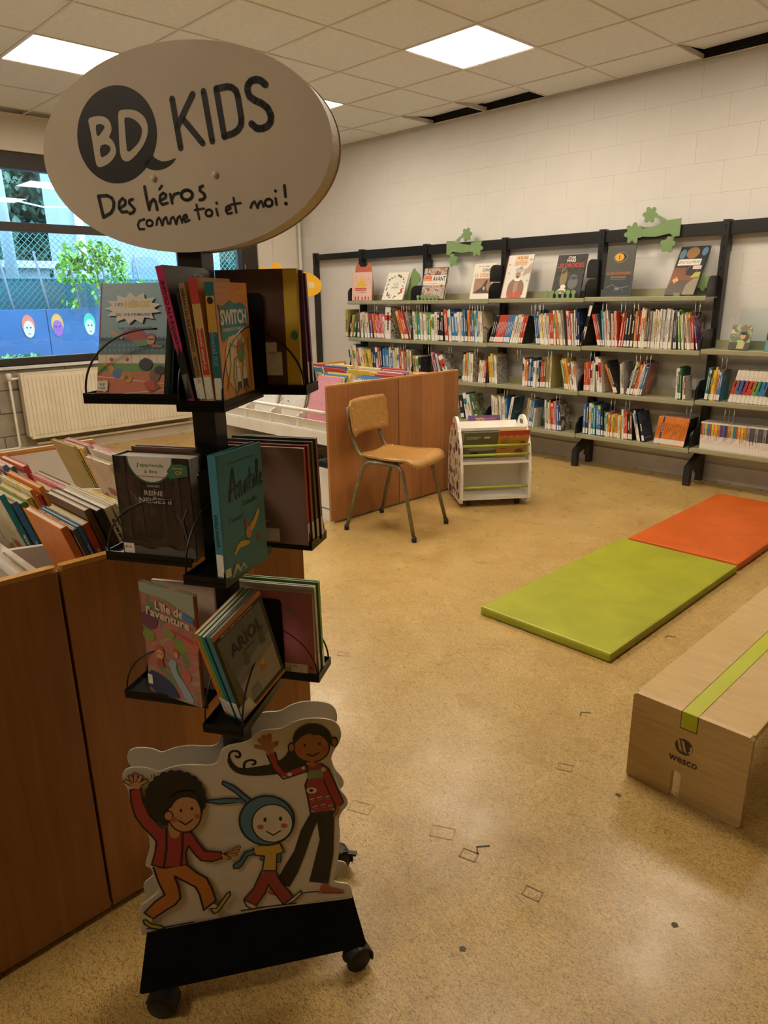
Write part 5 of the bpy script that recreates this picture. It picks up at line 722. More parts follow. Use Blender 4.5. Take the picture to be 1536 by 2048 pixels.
MB().box((-2.5, 0, 0), (0, 3.6, 1.12)).build('wall', wr, sd)
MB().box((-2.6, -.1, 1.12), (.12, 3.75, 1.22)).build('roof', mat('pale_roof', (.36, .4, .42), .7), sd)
po = thing('utility_pole', 'pale wooden utility pole with a cable beyond the fence', 'pole', T(-7.65, -.03, .69))
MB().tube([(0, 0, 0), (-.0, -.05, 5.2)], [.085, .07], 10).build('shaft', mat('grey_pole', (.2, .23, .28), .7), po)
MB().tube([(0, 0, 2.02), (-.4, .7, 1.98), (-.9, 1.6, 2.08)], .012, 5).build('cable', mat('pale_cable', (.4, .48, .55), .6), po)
def leaves(n, cen, rad, size, rnd, shell=0.55):
    mb = MB()
    for _ in range(n):
        while True:
            p = Vector((rnd.uniform(-1, 1), rnd.uniform(-1, 1), rnd.uniform(-1, 1)))
            if shell < p.length < 1: break
        p = Vector((cen[0] + p.x * rad[0], cen[1] + p.y * rad[1], cen[2] + p.z * rad[2]))
        s_ = size * rnd.uniform(.6, 1.3)
        X = T(*p) @ RZ(rnd.uniform(0, 6.3)) @ RX(rnd.uniform(-1.3, 1.3))
        mb.add([(0, -s_, 0), (s_ * .55, -.2 * s_, .12 * s_), (s_ * .4, .5 * s_, 0), (0, s_, -.1 * s_), (-s_ * .4, .5 * s_, 0), (-s_ * .55, -.2 * s_, .12 * s_)], [(0, 1, 2, 3), (0, 3, 4, 5)], 0, False, X)
    return mb
rnd = random.Random(3)
leaf_d = mat('dark_leaf', (.06, .13, .085), .6, 0, .4, 3); leaf_l = mat('vine_leaf', (.15, .32, .03), .5, 0, .3, 12)
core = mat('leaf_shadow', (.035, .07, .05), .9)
for k, (x, y, z, rx, rz, lb) in enumerate([(-16.0, 1.0, 3.6, 1.9, 2.8, 'dark leafy tree on the slope, left of the utility pole'), (-16.6, 4.9, 3.8, 1.9, 2.9, 'dark leafy tree on the slope, right of the utility pole'), (-16.8, 8.9, 3.4, 1.9, 2.6, 'dark leafy tree rising behind the white house'), (-16.4, -3.0, 3.0, 1.9, 2.5, 'dark leafy tree beyond the left edge of the window')]):
    t = thing('tree', lb, 'tree', T(x, y, .68), 'trees on the slope outside')
    leaves(2600, (0, 0, z - .68), (rx, rx, rz), .17, rnd, .75).build('foliage', leaf_d, t)['kind'] = 'stuff'
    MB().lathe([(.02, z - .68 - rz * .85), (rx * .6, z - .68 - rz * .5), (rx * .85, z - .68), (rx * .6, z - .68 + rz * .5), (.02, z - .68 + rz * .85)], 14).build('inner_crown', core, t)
    MB().tube([(0, 0, 0), (0, 0, z - .6)], [.2, .12], 8).build('trunk', mat('bark', (.10, .08, .06), .9), t)
hill = structure(MB().prism([(-40, .5), (-19, .5), (-20, 4.0), (-23, 9), (-40, 10)], -20, 22, 0, frame((0, 0, 0), (1, 0, 0), (0, 0, 1))).build('hillside', mat('wooded_slope', (.03, .07, .04), .9, 0, .5, 1.5, .5, 3)))
vn = thing('grape_vine', 'climbing vine with bright green leaves on the mesh fence', 'plant', T(-5.80, .3, .68))
mb = MB()
for cx_, cz_, ry_, rz_, n_ in ((.05, 1.2, .44, .18, 330), (-.24, 1.0, .18, .24, 150), (.35, .98, .16, .25, 130), (.05, .92, .14, .3, 80), (.62, .85, .14, .07, 22), (-.3, .62, .12, .08, 16), (.25, .60, .1, .16, 20)):
    q = leaves(n_, (0, cx_, cz_), (.10, ry_, rz_), .042, rnd, 0.0); mb.add(q.v, q.f)
mb.build('leaves', leaf_l, vn)['kind'] = 'stuff'
for pts in ([(0, .1, 0), (.02, .12, .6), (0, .05, 1.25)], [(0, .1, .9), (.02, -.2, 1.15), (0, -.3, .95)], [(0, .05, 1.2), (.02, .3, 1.2), (0, .45, .9)]):
    MB().tube(pts, .01, 6).build('stem', mat('vine_stem', (.10, .09, .06), .8), vn)
vl = thing('hop_plant', 'sparse yellow-green creeper at the far left of the window', 'plant', T(-5.83, -.95, .68))
q = leaves(70, (0, 0, 1.1), (.08, .16, .45), .03, rnd, 0.0); q.build('leaves', leaf_l, vl)['kind'] = 'stuff'
MB().tube([(0, 0, 0), (0, .03, 1.5)], .008, 6).build('stem', mat('vine_stem', (0, 0, 0)), vl)
gr = leaves(260, (-5.55, -1.0, .715), (.12, .5, .025), .03, rnd, 0.0).build('grass_tuft', mat('grass', (.10, .24, .07), .7)); gr['kind'] = 'stuff'; tag(gr, 'grass growing along the foot of the blue mural wall', 'grass')

# ------------------------------------------------------------------ radiator
ra = thing('radiator', 'cream ribbed panel radiator under the window', 'radiator', T(XL, 0, 0))
rad_m = mat('cream_enamel', (0.70, 0.64, 0.50), 0.35)
mb = MB().box((.05, -1.555, .165), (.115, .06, .735), 0, None, .008)
for k in range(46): mb.box((.115, -1.52 + k * .0342, .20), (.121, -1.52 + k * .0342 + .020, .70), 0, None, .003)
mb.build('panel', rad_m, ra)
MB().box((.03, -1.57, .735), (.118, .065, .745)).build('top_grille', rad_m, ra)
MB().box((.03, -1.575, .19), (.118, -1.555, .74), 0, None, .004).build('side_cover', rad_m, ra)
MB().tube([(.07, -1.56, .70), (.07, -1.64, .70), (.07, -1.655, .68), (.07, -1.655, .12), (.07, -1.67, .10), (.07, -2.6, .10)], .011, 10).build('pipe', mat('white_pipe', (.72, .68, .6), .4), ra)
MB().lathe([(.012, 0), (.022, .01), (.024, .05), (.018, .06)], 14, 0, T(.07, -1.655, .69) @ RX(math.radians(0))).build('valve_head', mat('white_pipe', (0, 0, 0)), ra)
MB().tube([(.07, .06, .20), (.07, .11, .20), (.07, .13, .17), (.05, .13, .11), (.05, -1.5, .11)], .011, 10).build('return_pipe', rad_m, ra)
for y in (-1.2, -.3): MB().box((0, y, .2), (.05, y + .04, .7)).build('bracket', rad_m, ra)
# ------------------------------------------------------------------ wall shelving
U = [-2.86, -2.11, -1.215, -0.31, 0.598, 1.51, 2.42, 3.33]
ws = thing('wall_shelving', 'long black-framed wall shelving with olive grey shelves full of books', 'shelving', T(0, 0, 0))
dark_hole = mat('slot_shadow', (.002, .002, .002), .8)
for k, x in enumerate(U):
    r = .024 if k else .018
    mb = MB().box((x - r, 1.545, .06 if k else 0), (x + r, 1.61, 1.80), 0, None, .003)
    for s in range(24): mb.box((x - .004, 1.5435, .22 + s * .066), (x + .004, 1.546, .25 + s * .066), 1)
    mb.build('upright', [BLACK, dark_hole], ws)
    if k: MB().box((x - .02, 1.605, 1.60), (x + .02, 1.637, 1.66)).build('wall_bracket', BLACK, ws)
for k in range(len(U) - 1):
    h = (1.722, 1.784) if k == 0 else (1.705, 1.79)
    MB().box((U[k] + .019, 1.56, h[0]), (U[k + 1] - .025, 1.595, h[1]), 0, None, .003).build('rail', BLACK, ws)
for x in U[1:]:
    mb = MB().prism([(1.61, 0), (1.57, 0), (1.57, .155), (1.40, .105), (1.40, 0), (1.355, 0), (1.355, .135), (1.57, .235), (1.61, .235)], -.022, .022, 0, frame((x, 0, 0), (0, 1, 0), (0, 0, 1)))
    mb.build('foot', BLACK, ws)
BZ = {'A': -.008, 'B': -.006, 'C': 0, 'D': .006, 'E': .018, 'F': .03}
ROWZ = {1: 1.305, 2: .945, 3: .60, 4: .262}
plate = [(0, 0), (.20, 0), (.20, .135)] + arc(.06, .075, .06, .06, 90, 180, 6)
for k in range(1, 7):
    b = 'ABCDEF'[k - 1]
    for r in (1, 2, 3, 4):
        if r == 1 and b in 'EF': continue
        z = ROWZ[r] + BZ[b]; x0, x1 = U[k] + .003, U[k + 1] - .003
        mb = MB().box((x0, 1.36, z - .012), (x1, 1.56, z)).box((x0, 1.352, z - .03), (x1, 1.366, z + .001), 0, None, .003).box((x0, 1.36, z - .034), (x1, 1.39, z - .028)).box((x0, 1.55, z - .012), (x1, 1.562, z + .055))
        mb.build('shelf', OLIVE, ws)
        for x in (x0, x1 - .004):
            MB().prism(plate, 0, .004, 0, frame((x, 1.362, z - .004), (0, 1, 0), (0, 0, 1))).build('shelf_bracket', BLACK, ws)
        if r == 1 and b in 'CD':      # taller end plates stand above this display shelf
            MB().prism(plate, 0, .004, 0, frame((x0, 1.362, z + .138), (0, 1, 0), (0, 0, 1))).build('shelf_bracket', BLACK, ws)
wire_m = mat('bright_wire', (.45, .44, .40), .3, .9)
def wire_loop(x, z, d=.13):
    return MB().tube([(x, 1.368, z - .03), (x, 1.368, z - d + .02), (x + .006, 1.368, z - d + .004), (x + .015, 1.368, z - d), (x + .024, 1.368, z - d + .004), (x + .030, 1.368, z - d + .02), (x + .030, 1.368, z - .03)], .0022, 5)
for b, r, xs in (('A', 1, (-1.72, -1.35, -1.28)), ('B', 1, (-1.15, -1.05, -.52, -.46, -.40)), ('C', 1, (.12, .16, .20)), ('D', 1, (.75, .90, 1.0, 1.44)), ('A', 2, (-1.5, -1.4, -1.33)), ('B', 2, (-1.0, -.75, -.45)), ('C', 2, (.0, .30, .48)),
                 ('D', 2, (.68, 1.05, 1.13)), ('E', 2, (1.66,)), ('C', 3, (-.12, .16, .40)), ('D', 3, (.88, 1.0, 1.46)), ('E', 3, (1.75, 1.72)), ('B', 3, (-.9,))):
    for x in xs: wire_loop(x, ROWZ[r] + BZ[b], .135).build('wire_loop', wire_m, ws)

# painted plywood branches hooked over the rail
green_ply = mat('green_lacquered_ply', (.20, .32, .13), .5)
def leaf_ring(cx, cy, r, n, a0):
    pts = []
    for k in range(n):
        for t in range(6):
            a = a0 + (k + t / 6) * 2 * math.pi / n; rr = r * (.58 + .42 * math.sin(math.pi * (t + .5) / 6))
            pts.append((cx + rr * math.cos(a), cy + rr * math.sin(a)))
    return pts
def branch(X, lb, flip=1):
    t = thing('wooden_branch', lb, 'decoration', X, 'green wooden branches on the top rail')
    F0 = frame((0, 0, 0), (flip, 0, 0), (0, 0, 1))
    MB().prism([(x, y) for x, y in [(.06, .0), (.20, .02), (.30, .05), (.38, .055), (.38, -.06), (.34, -.065), (.31, -.04), (.20, -.055), (.06, -.045)]], 0, .006, 0, F0).build('bough', green_ply, t)
    MB().prism([(.24, .035), (.28, .05), (.22, .085), (.17, .09), (.17, .075), (.21, .068)], 0, .006, 0, F0).build('twig', green_ply, t)
    MB().prism([(.32, -.06), (.345, -.06), (.33, -.10), (.30, -.10)], 0, .006, 0, F0).build('twig', green_ply, t)
    for cx, cy, r, n, a in ((.035, -.02, .075, 7, .2), (.15, .095, .058, 6, .5), (.30, -.115, .058, 5, .9)):
        MB().prism(leaf_ring(cx, cy, r, n, a), -.001, .007, 0, F0).build('leaf_cluster', green_ply, t)
branch(T(.82, 1.548, 1.775), 'green wooden branch cut-out on the rail above the yellow-eyed dark book')
branch(T(-.57, 1.548, 1.755), 'green wooden branch cut-out on the rail beside the third upright', -1)

# ------------------------------------------------------------------ browser bin units
def bin_unit(X, ny, label, seed, length=1.2, zf=.55):
    """double-sided bin unit: end panels at x=0 and x=-length, fronts at y=-.58 and y=+.58"""
    t = thing('book_bin_unit', label, 'book bin', X)
    for s in (-1, 1):
        for x in (-.02, -length):
            y0, y1 = (-.595, -.003) if s < 0 else (.003, .595)
            MB().box((x, y0, .015), (x + .02, y1, .838), 0, None, .002).build('end_panel', PANEL, t)
            MB().prism(rrect(x, y0, x + .02, y1, .0095, 3), .838, .848).build('edge_band', EDGE, t)
    for x in (-.024, -length + .02): MB().box((x, -.57, .06), (x + .004, .57, .832)).build('inner_liner', WHITE_LAM, t)
    MB().box((-length + .02, -.56, .0), (-.02, .56, .06)).build('plinth', WHITE_LAM, t)
    MB().box((-length + .02, -.006, .06), (-.02, .006, .80)).build('middle_board', WHITE_LAM, t)
    for s in (-1, 1):
        W = frame((0, 0, 0), (0, s, 0), (0, 0, 1))       # local: x = outwards, y = up, z = along the unit
        L0, L1 = (.02, length - .02) if s > 0 else (-length + .02, -.02)
        if s > 0: L0, L1 = -length + .02, -.02
        def pl(poly, a, b, name, m=WHITE_LAM):
            X2 = Matrix(((0, 0, 1, 0), (s, 0, 0, 0), (0, 1, 0, 0), (0, 0, 0, 1)))
            return MB().prism(poly, a, b, 0, X2).build(name, m, t)
        pl([(.006, zf), (.59, zf), (.59, zf + .018), (.006, zf + .018)], L0, L1, 'bin_floor')
        pl([(.575, .49), (.592, .49), (.592, zf + .01), (.575, zf + .01)], L0, L1, 'front_rail')
        pl([(.558, zf + .018), (.570, zf + .018), (.588, zf + .078), (.576, zf + .078)], L0, L1, 'front_lip')
        pl([(.275, zf + .018), (.29, zf + .018), (.31, zf + .13), (.295, zf + .13)], L0, L1, 'middle_lip')
        n = 4; p = (L1 - L0) / n
        for k in range(1, n):
            pl([(.006, zf + .018), (.585, zf + .018), (.585, zf + .09), (.30, .77), (.006, .80)], L0 + k * p - .008, L0 + k * p + .008, 'divider')
        X2 = T(0, 0, 0)
        for dd, zz in (((.03, .80), (.16, .79)) if s < 0 and zf > .6 else ()): MB().tube([(L0, s * dd, zz), (L1, s * dd, zz)], .014, 10).build('rod', WHITE_LAM, t)
        MB().tube([(L0, s * .575, zf + .13), (L1, s * .575, zf + .13)], .011, 10).build('rod', WHITE_LAM, t)
        for k in range(n):
            a, b = L0 + k * p + .004, L0 + (k + 1) * p - .004
            q = s * .55; q2 = s * .04
            mb = MB().box((a, min(q, q - s * .012), .07), (b, max(q, q - s * .012), .33)).box((a, min(q, q2), .07), (a + .01, max(q, q2), .33)).box((b - .01, min(q, q2), .07), (b, max(q, q2), .33)).box((a, min(q, q2), .065), (b, max(q, q2), .075))
            mb.build('drawer_bin', WHITE_LAM, t)
    return t
bin_unit(T(.335, -.39, 0), 0, 'book bin unit with beech end panels behind the wooden chair', 1)
bin_unit(T(2.16, -3.19, 0), 0, 'book bin unit with beech end panels in the left foreground, behind the black stand', 2, 1.26, .63)

# ------------------------------------------------------------------ yellow animal cut-out on a post behind the bins
yl = mat('yellow_lacquer', (.78, .42, .02), .4)
ya = thing('animal_cutout', 'yellow wooden animal head cut-out above the bins, right of the black stand', 'decoration', T(-.95, -.25, 0))
Fy = frame((0, 0, 0), (math.cos(.75), math.sin(.75), 0), (0, 0, 1))
body = smooth([(-.34, 1.50), (-.33, 1.545), (-.29, 1.545), (-.22, 1.47), (-.235, 1.52), (-.21, 1.565), (-.17, 1.565), (-.125, 1.50), (-.13, 1.56), (-.10, 1.60), (-.06, 1.58), (-.02, 1.52), (.08, 1.53), (.18, 1.51), (.25, 1.45), (.245, 1.385), (.18, 1.345), (.08, 1.35), (-.02, 1.33), (-.12, 1.33), (-.2, 1.36), (-.28, 1.44)], 2)
MB().prism(body, -.008, .008, 0, Fy).build('head', yl, ya)
MB().prism(ell(.17, 1.425, .024, .024, 16), .008, .010, 0, Fy).build('eye', mat('pale_dot', (.62, .55, .38), .6), ya)
MB().prism(ell(.04, 1.495, .014, .014, 12), .008, .010, 0, Fy).build('peg', mat('ochre_peg', (.6, .36, .05), .5), ya)
MB().prism([(-.03, .80), (.03, .80), (.03, 1.34), (-.03, 1.34)], -.010, .006, 0, Fy).build('post', yl, ya)

# ------------------------------------------------------------------ school chair
ch_m = mat('grey_green_tube', (.20, .18, .11), .38, .55, .25, 30)
chair_wood = wood('worn_beech_ply', (.36, .17, .035), (.50, .27, .075), .35, (5, 16, 16), coat=.2)
ch = thing('school_chair', 'wooden school chair with grey tubular legs beside the beech panels', 'chair', T(.475, -.985, 0) @ RZ(math.atan2(.2405, .9707)))
def fillet(pts, r, n=6):
    out = [Vector(pts[0])]
    for a, b, c in zip(pts, pts[1:], pts[2:]):
        a, b, c = Vector(a), Vector(b), Vector(c); d1 = (a - b).normalized(); d2 = (c - b).normalized()
        p, q = b + d1 * r, b + d2 * r
        for i in range(n + 1):
            t = i / n; out.append(p * (1 - t) ** 2 + b * 2 * t * (1 - t) + q * t ** 2)
    out.append(Vector(pts[-1])); return out
cap = mat('black_rubber', (.012, .012, .012), .6)
for s, y in ((0, .0), (1, .40)):
    yi = y + (.03 if s == 0 else -.03)
    half = fillet([(0, y, .015), (.115, yi, .425), (.24, yi, .425)], .06)
    lg = MB().tube(half, .0115, 10).build('leg', ch_m, ch)
    MB().lathe([(.0145, 0), (.015, .02), (.0125, .032)], 12, 0, T(-.002, y, 0)).build('foot_cap', cap, lg)
    half = fillet([(.24, yi, .425), (.365, yi, .425), (.462, y, .015)], .06)
    lg = MB().tube(half, .0115, 10).build('leg', ch_m, ch)
    MB().lathe([(.0145, 0), (.015, .02), (.0125, .032)], 12, 0, T(.464, y, 0)).build('foot_cap', cap, lg)
    yj = y + (.055 if s == 0 else -.055)
    MB().tube(fillet([(.34, yj, .430), (.075, yj, .430), (.0, yj, .60), (-.008, yj, .73)], .07), .0105, 10).build('back_tube', ch_m, ch)
MB().tube([(.32, .03, .425), (.32, .37, .425)], .0095, 8).build('cross_tube', ch_m, ch)
MB().tube([(.14, .03, .427), (.14, .37, .427)], .0095, 8).build('cross_tube', ch_m, ch)
def seat_f(u, v):
    x = .075 + u * .395
    wd = .165 + .035 * u - .035 * max(0, (abs(u - .5) - .42) / .08) ** 2
    y = .20 + (v - .5) * 2 * wd
    z = .470 - .012 * math.sin(math.pi * v) - .010 * math.sin(math.pi * min(1, u * 1.1)) - .045 * max(0, (u - .82) / .18) ** 2
    return (x, y, z)
seat = MB().grid(seat_f, 16, 10, 0, None, .011).build('seat', chair_wood, ch)
def back_f(u, v):
    rr = .03; zt = v
    e = max(0, (abs(v - .5) - .38) / .12) ** 2 * .02
    y = .20 + (u - .5) * 2 * (.195 - e + .005 * v)
    x = .026 - .03 * v - .045 * (1 - (2 * u - 1) ** 2) + .035
    z = .565 + .205 * v
    return (x, y, z)
MB().grid(back_f, 14, 8, 0, None, -.010).build('backrest', chair_wood, ch)
riv = mat('steel_rivet', (.6, .55, .42), .25, .9)
for y, z in ((.055, .60), (.055, .72), (.345, .60), (.345, .72)):
    x = back_f((y - .2) / .39 + .5, (z - .565) / .205)[0]
    MB().lathe([(.006, 0), (.005, .003), (.001, .004)], 10, 0, frame((x + .009, y, z), (0, 1, 0), (0, 0, 1))).build('rivet', riv, ch)
for x, y in ((.12, .055), (.31, .055), (.12, .345), (.31, .345)):
    MB().lathe([(.006, 0), (.005, .003), (.001, .004)], 10, 0, T(x, y, seat_f((x - .075) / .395, (y - .2) / .37 + .5)[2] - .001)).build('rivet', riv, ch)

# ------------------------------------------------------------------ polka dot book trolley
tr = thing('book_trolley', 'small white book trolley with polka dot sides and green bars', 'trolley', T(.70, -.195, 0) @ RZ(math.atan2(.788, .616)))
TD, TW = .42, .47
def side_profile():
    pts = [(.01, .03), (0, .06), (.0, .24), (.035, .40), (.09, .49)]
    pts += arc(TD / 2, .47, .10, .105, 165, 15, 10)
    pts += [(TD - .09, .49), (TD - .035, .40), (TD, .24), (TD, .06), (TD - .01, .03)]
    return pts
DOTC = [(.40, .035, .03), (.05, .045, .025), (.62, .48, .20), (.20, .24, .22), (.36, .27, .06), (.12, .03, .03)]
rd = random.Random(11)
for x in (0, TW - .018):
    S_ = frame((x, 0, 0), (0, 1, 0), (0, 0, 1))
    sp = MB().prism(side_profile(), 0, .018, 0, S_).build('side_panel', WHITE_LAM, tr)
    if x > 0:
        MB().prism(rrect(TD / 2 - .035, .515, TD / 2 + .035, .545, .014), -.0006, .0186, 0, S_).build('hand_slot', mat('slot_dark', (.10, .09, .08), .8), sp)
    if x > 0: continue
    spots = []
    for _ in range(400):
        r = rd.uniform(.013, .034); a, b = rd.uniform(.03, TD - .03), rd.uniform(.06, .55)
        if b > .24 and (abs(a - TD / 2) > .23 - (b - .24) * .5): continue
        if all(math.hypot(a - c, b - d) > r + e + .006 for c, d, e in spots): spots.append((a, b, r))
        if len(spots) > 46: break
    zz = (-.0012, 0) if x == 0 else (.018, .0192)
    for k, (a, b, r) in enumerate(spots): MB().prism(ell(a, b, r, r, 14), zz[0], zz[1], 0, S_).build('polka_dot', mat('dot_%d' % (k % 6), DOTC[k % 6], .5), sp)
MB().box((.018, .02, .05), (TW - .018, TD - .02, .068)).build('bottom_board', WHITE_LAM, tr)
MB().box((.018, .01, .292), (TW - .018, TD - .01, .308)).build('shelf', WHITE_LAM, tr)
MB().box((.018, TD / 2 - .006, .068), (TW - .018, TD / 2 + .006, .292)).build('back_board', WHITE_LAM, tr)
for s in (0, 1):
    a = [(.205, .308), (.217, .308), (.095, .515), (.083, .515)] if s == 0 else [(TD - .205, .308), (TD - .217, .308), (TD - .095, .515), (TD - .083, .515)]
    MB().prism(a, .018, TW - .018, 0, Matrix(((0, 0, 1, 0), (1, 0, 0, 0), (0, 1, 0, 0), (0, 0, 0, 1)))).build('sloped_board', WHITE_LAM, tr)
    y = .045 if s == 0 else TD - .045
    MB().box((.018, .08 if s == 0 else TD - .092, .500), (TW - .018, .092 if s == 0 else TD - .08, .518)).build('top_rail', WHITE_LAM, tr)
gbar = mat('lime_lacquer', (.36, .42, .03), .4)
for y, z in ((.012, .412), (.012, .352), (.012, .135), (TD - .03, .412), (TD - .012, .352), (TD - .012, .135)):
    MB().tube([(.016, y, z), (TW - .016, y, z)], .0085, 10).build('bar', gbar, tr)
for x, y in ((.07, .07), (TW - .07, .07), (.07, TD - .07), (TW - .07, TD - .07)):
    w_ = MB().lathe([(.006, -.013), (.022, -.012), (.0245, -.006), (.0245, .006), (.022, .012), (.006, .013)], 16, 0, T(x, y, .0245) @ RY(math.pi / 2)).build('caster', BLACK_MATT, tr)
    MB().box((x - .008, y - .012, .03), (x + .008, y + .012, .0505)).build('fork', BLACK_MATT, w_)

# ------------------------------------------------------------------ floor mats
def floor_mat(name_lb, col, x0, y0, x1, y1, key):
    m, nt, b = nmat(key)
    v = coords(nt)
    n = node(nt, 'ShaderNodeTexNoise'); n.inputs['Scale'].default_value = 5; n.inputs['Detail'].default_value = 6; n.inputs['Distortion'].default_value = .8; nt.links.new(v, n.inputs['Vector'])
    r = ramp(nt, n.outputs['Fac'], [(.3, tuple(c * .86 for c in col)), (.7, tuple(min(1, c * 1.1) for c in col))]); nt.links.new(r.outputs[0], b.inputs['Base Color'])
    b.inputs['Roughness'].default_value = .42
    n2 = node(nt, 'ShaderNodeTexNoise'); n2.inputs['Scale'].default_value = 140; nt.links.new(v, n2.inputs['Vector'])
    n3 = node(nt, 'ShaderNodeTexNoise'); n3.inputs['Scale'].default_value = 7; nt.links.new(v, n3.inputs['Vector'])
    ad = node(nt, 'ShaderNodeMath', operation='MULTIPLY_ADD'); ad.inputs[1].default_value = 6; nt.links.new(n3.outputs['Fac'], ad.inputs[0]); nt.links.new(n2.outputs['Fac'], ad.inputs[2])
    bp = node(nt, 'ShaderNodeBump'); bp.inputs['Strength'].default_value = .18; bp.inputs['Distance'].default_value = .003; nt.links.new(ad.outputs[0], bp.inputs['Height']); nt.links.new(bp.outputs[0], b.inputs['Normal'])
    t = thing('floor_mat', name_lb, 'mat', T(x0, y0, 0))
    w_, d_ = x1 - x0, y1 - y0
    MB().box((0, 0, .004), (w_, d_, .040), 0, None, .010).build('cushion', m, t)
    MB().tube([(.004, .004, .006), (w_ - .004, .004, .006), (w_ - .004, d_ - .004, .006), (.004, d_ - .004, .006)], .004, 6, closed=True).build('piping', m, t)
    MB().box((.006, .006, 0), (w_ - .006, d_ - .006, .004)).build('underside', mat('mat_underside', (.10, .08, .06), .8), t)
floor_mat('lime green vinyl floor mat lying nearest the bench', (.33, .345, .012), 1.785, -1.365, 2.405, -.105, 'lime_vinyl')
floor_mat('orange vinyl floor mat lying behind the green one', (.58, .105, .006), 1.812, -.082, 2.402, 1.175, 'orange_vinyl')

# ------------------------------------------------------------------ bench
ply = wood('birch_ply', (.50, .325, .115), (.60, .415, .17), .32, (3.2, 22, 9), coat=.3)
ply_v = wood('birch_ply_end', (.47, .30, .105), (.58, .395, .155), .32, (2.4, 9, 26), coat=.3)
edge_m = mat('ply_edge', (.60, .42, .22), .4, 0, .1, 60)
be = thing('bench', 'low birch plywood bench with a lime green stripe at the right edge', 'bench', T(2.758, -1.92, 0))
BW, BH, BL = .316, .272, 1.25
for y in (0, BL - .02):
    prof = [(0, 0), (.128, 0), (.128, .075)] + arc(.141, .075, .013, .012, 180, 0, 8)[1:] + [(.154, 0), (BW, 0)]
    prof = [(.006, 0), (.120, 0), (.128, .008), (.128, .077), (.134, .085), (.148, .085), (.154, .077), (.154, .008), (.162, 0), (BW - .008, 0), (BW, .008), (BW, BH - .008), (BW - .008, BH), (.008, BH), (0, BH - .008), (0, .008)]
    MB().prism(prof, 0, .018, 0, frame((0, y + .018, 0), (1, 0, 0), (0, 0, 1)), side_mi=1).build('end_panel', [ply_v, edge_m], be)
MB().box((.002, .0185, BH - .020), (BW - .002, BL - .0205, BH - .0005), 0, None, .002).build('seat_board', ply, be)
MB().box((.148, .018, .20), (.166, BL - .02, BH - .021)).build('rail', ply_v, be)
lime = mat('lime_stripe', (.46, .50, .012), .3, coat=.3); line = mat('stripe_line', (.05, .035, .015), .5)
MB().box((.137, -.0012, BH - .001), (.179, BL, BH + .0012), 0, None, .0008).box((.137, -.0014, BH - .048), (.179, 0, BH + .0012), 0, None, .0006).build('stripe', lime, be)
MB().box((.135, -.0004, BH - .0005), (.137, BL, BH + .0006)).box((.135, -.0008, BH - .050), (.137, 0, BH)).box((.179, -.0008, BH - .050), (.1805, 0, BH)).box((.135, -.0008, BH - .051), (.1805, 0, BH - .048)).build('stripe_edge', line, be)
FB = frame((0, -.0006, 0), (1, 0, 0), (0, 0, 1))
logo = mat('logo_print', (.055, .04, .028), .5)
lm = MB(); cx, cz, R_ = .152, .168, .024
lm.prism(ell(cx, cz, R_, R_, 30), -.0002, .0002, 0, FB)
lm.build('logo_disc', logo, be)
lm = MB()
for dx in (-.0085, .003): 
    lm.prism([(cx + dx - .012, cz + .0185), (cx + dx - .004, cz + .016), (cx + dx + .0035, cz - .010), (cx + dx + .0075, cz - .0165), (cx + dx - .002, cz - .012), (cx + dx - .0085, cz + .011)], .0002, .0005, 0, FB)
lm.prism([(cx + .012, cz - .012), (cx + .018, cz - .004), (cx + .016, cz + .008), (cx + .0225, cz + .008), (cx + .0235, cz - .004), (cx + .019, cz - .0145)], .0002, .0005, 0, FB)
lm.build('logo_slashes', ply_v, be)
lm = MB(); letter(lm, 'wesco', cx - .037, cz - .052, .0245, .0003, .078, 0, 0, FB, bold=.03); lm.build('logo_lettering', logo, be)
# ------------------------------------------------------------------ books
PAL = {'w': ('white', (.70, .66, .58)), 'c': ('cream', (.62, .54, .40)), 'r': ('red', (.50, .055, .03)), 'o': ('orange', (.68, .20, .03)), 'y': ('yellow', (.70, .50, .06)),
       'g': ('green', (.16, .34, .06)), 'G': ('dark green', (.03, .13, .07)), 'b': ('blue', (.05, .18, .40)), 'B': ('navy', (.02, .035, .10)), 't': ('teal', (.02, .22, .28)),
       'k': ('black', (.018, .017, .018)), 'n': ('brown', (.16, .075, .04)), 'p': ('pink', (.62, .25, .28)), 'v': ('purple', (.13, .05, .20)), 's': ('grey', (.28, .27, .25)),
       'S': ('slate', (.08, .09, .11)), 'm': ('mustard', (.40, .30, .08)), 'a': ('rainbow', (.5, .3, .1)), '3': ('white', (.72, .66, .58)), '4': ('white', (.72, .66, .58))}
BOOKM = {k: mat('cloth_' + v[0].replace(' ', '_') + k, v[1], .42, 0, .10, 30) for k, v in PAL.items()}
LBL = mat('call_number_label', (.78, .75, .68), .5, 0, .12, 260)
SPTXT = {0: ink('spine_dark', (.03, .025, .02)), 1: ink('spine_light', (.75, .70, .60))}
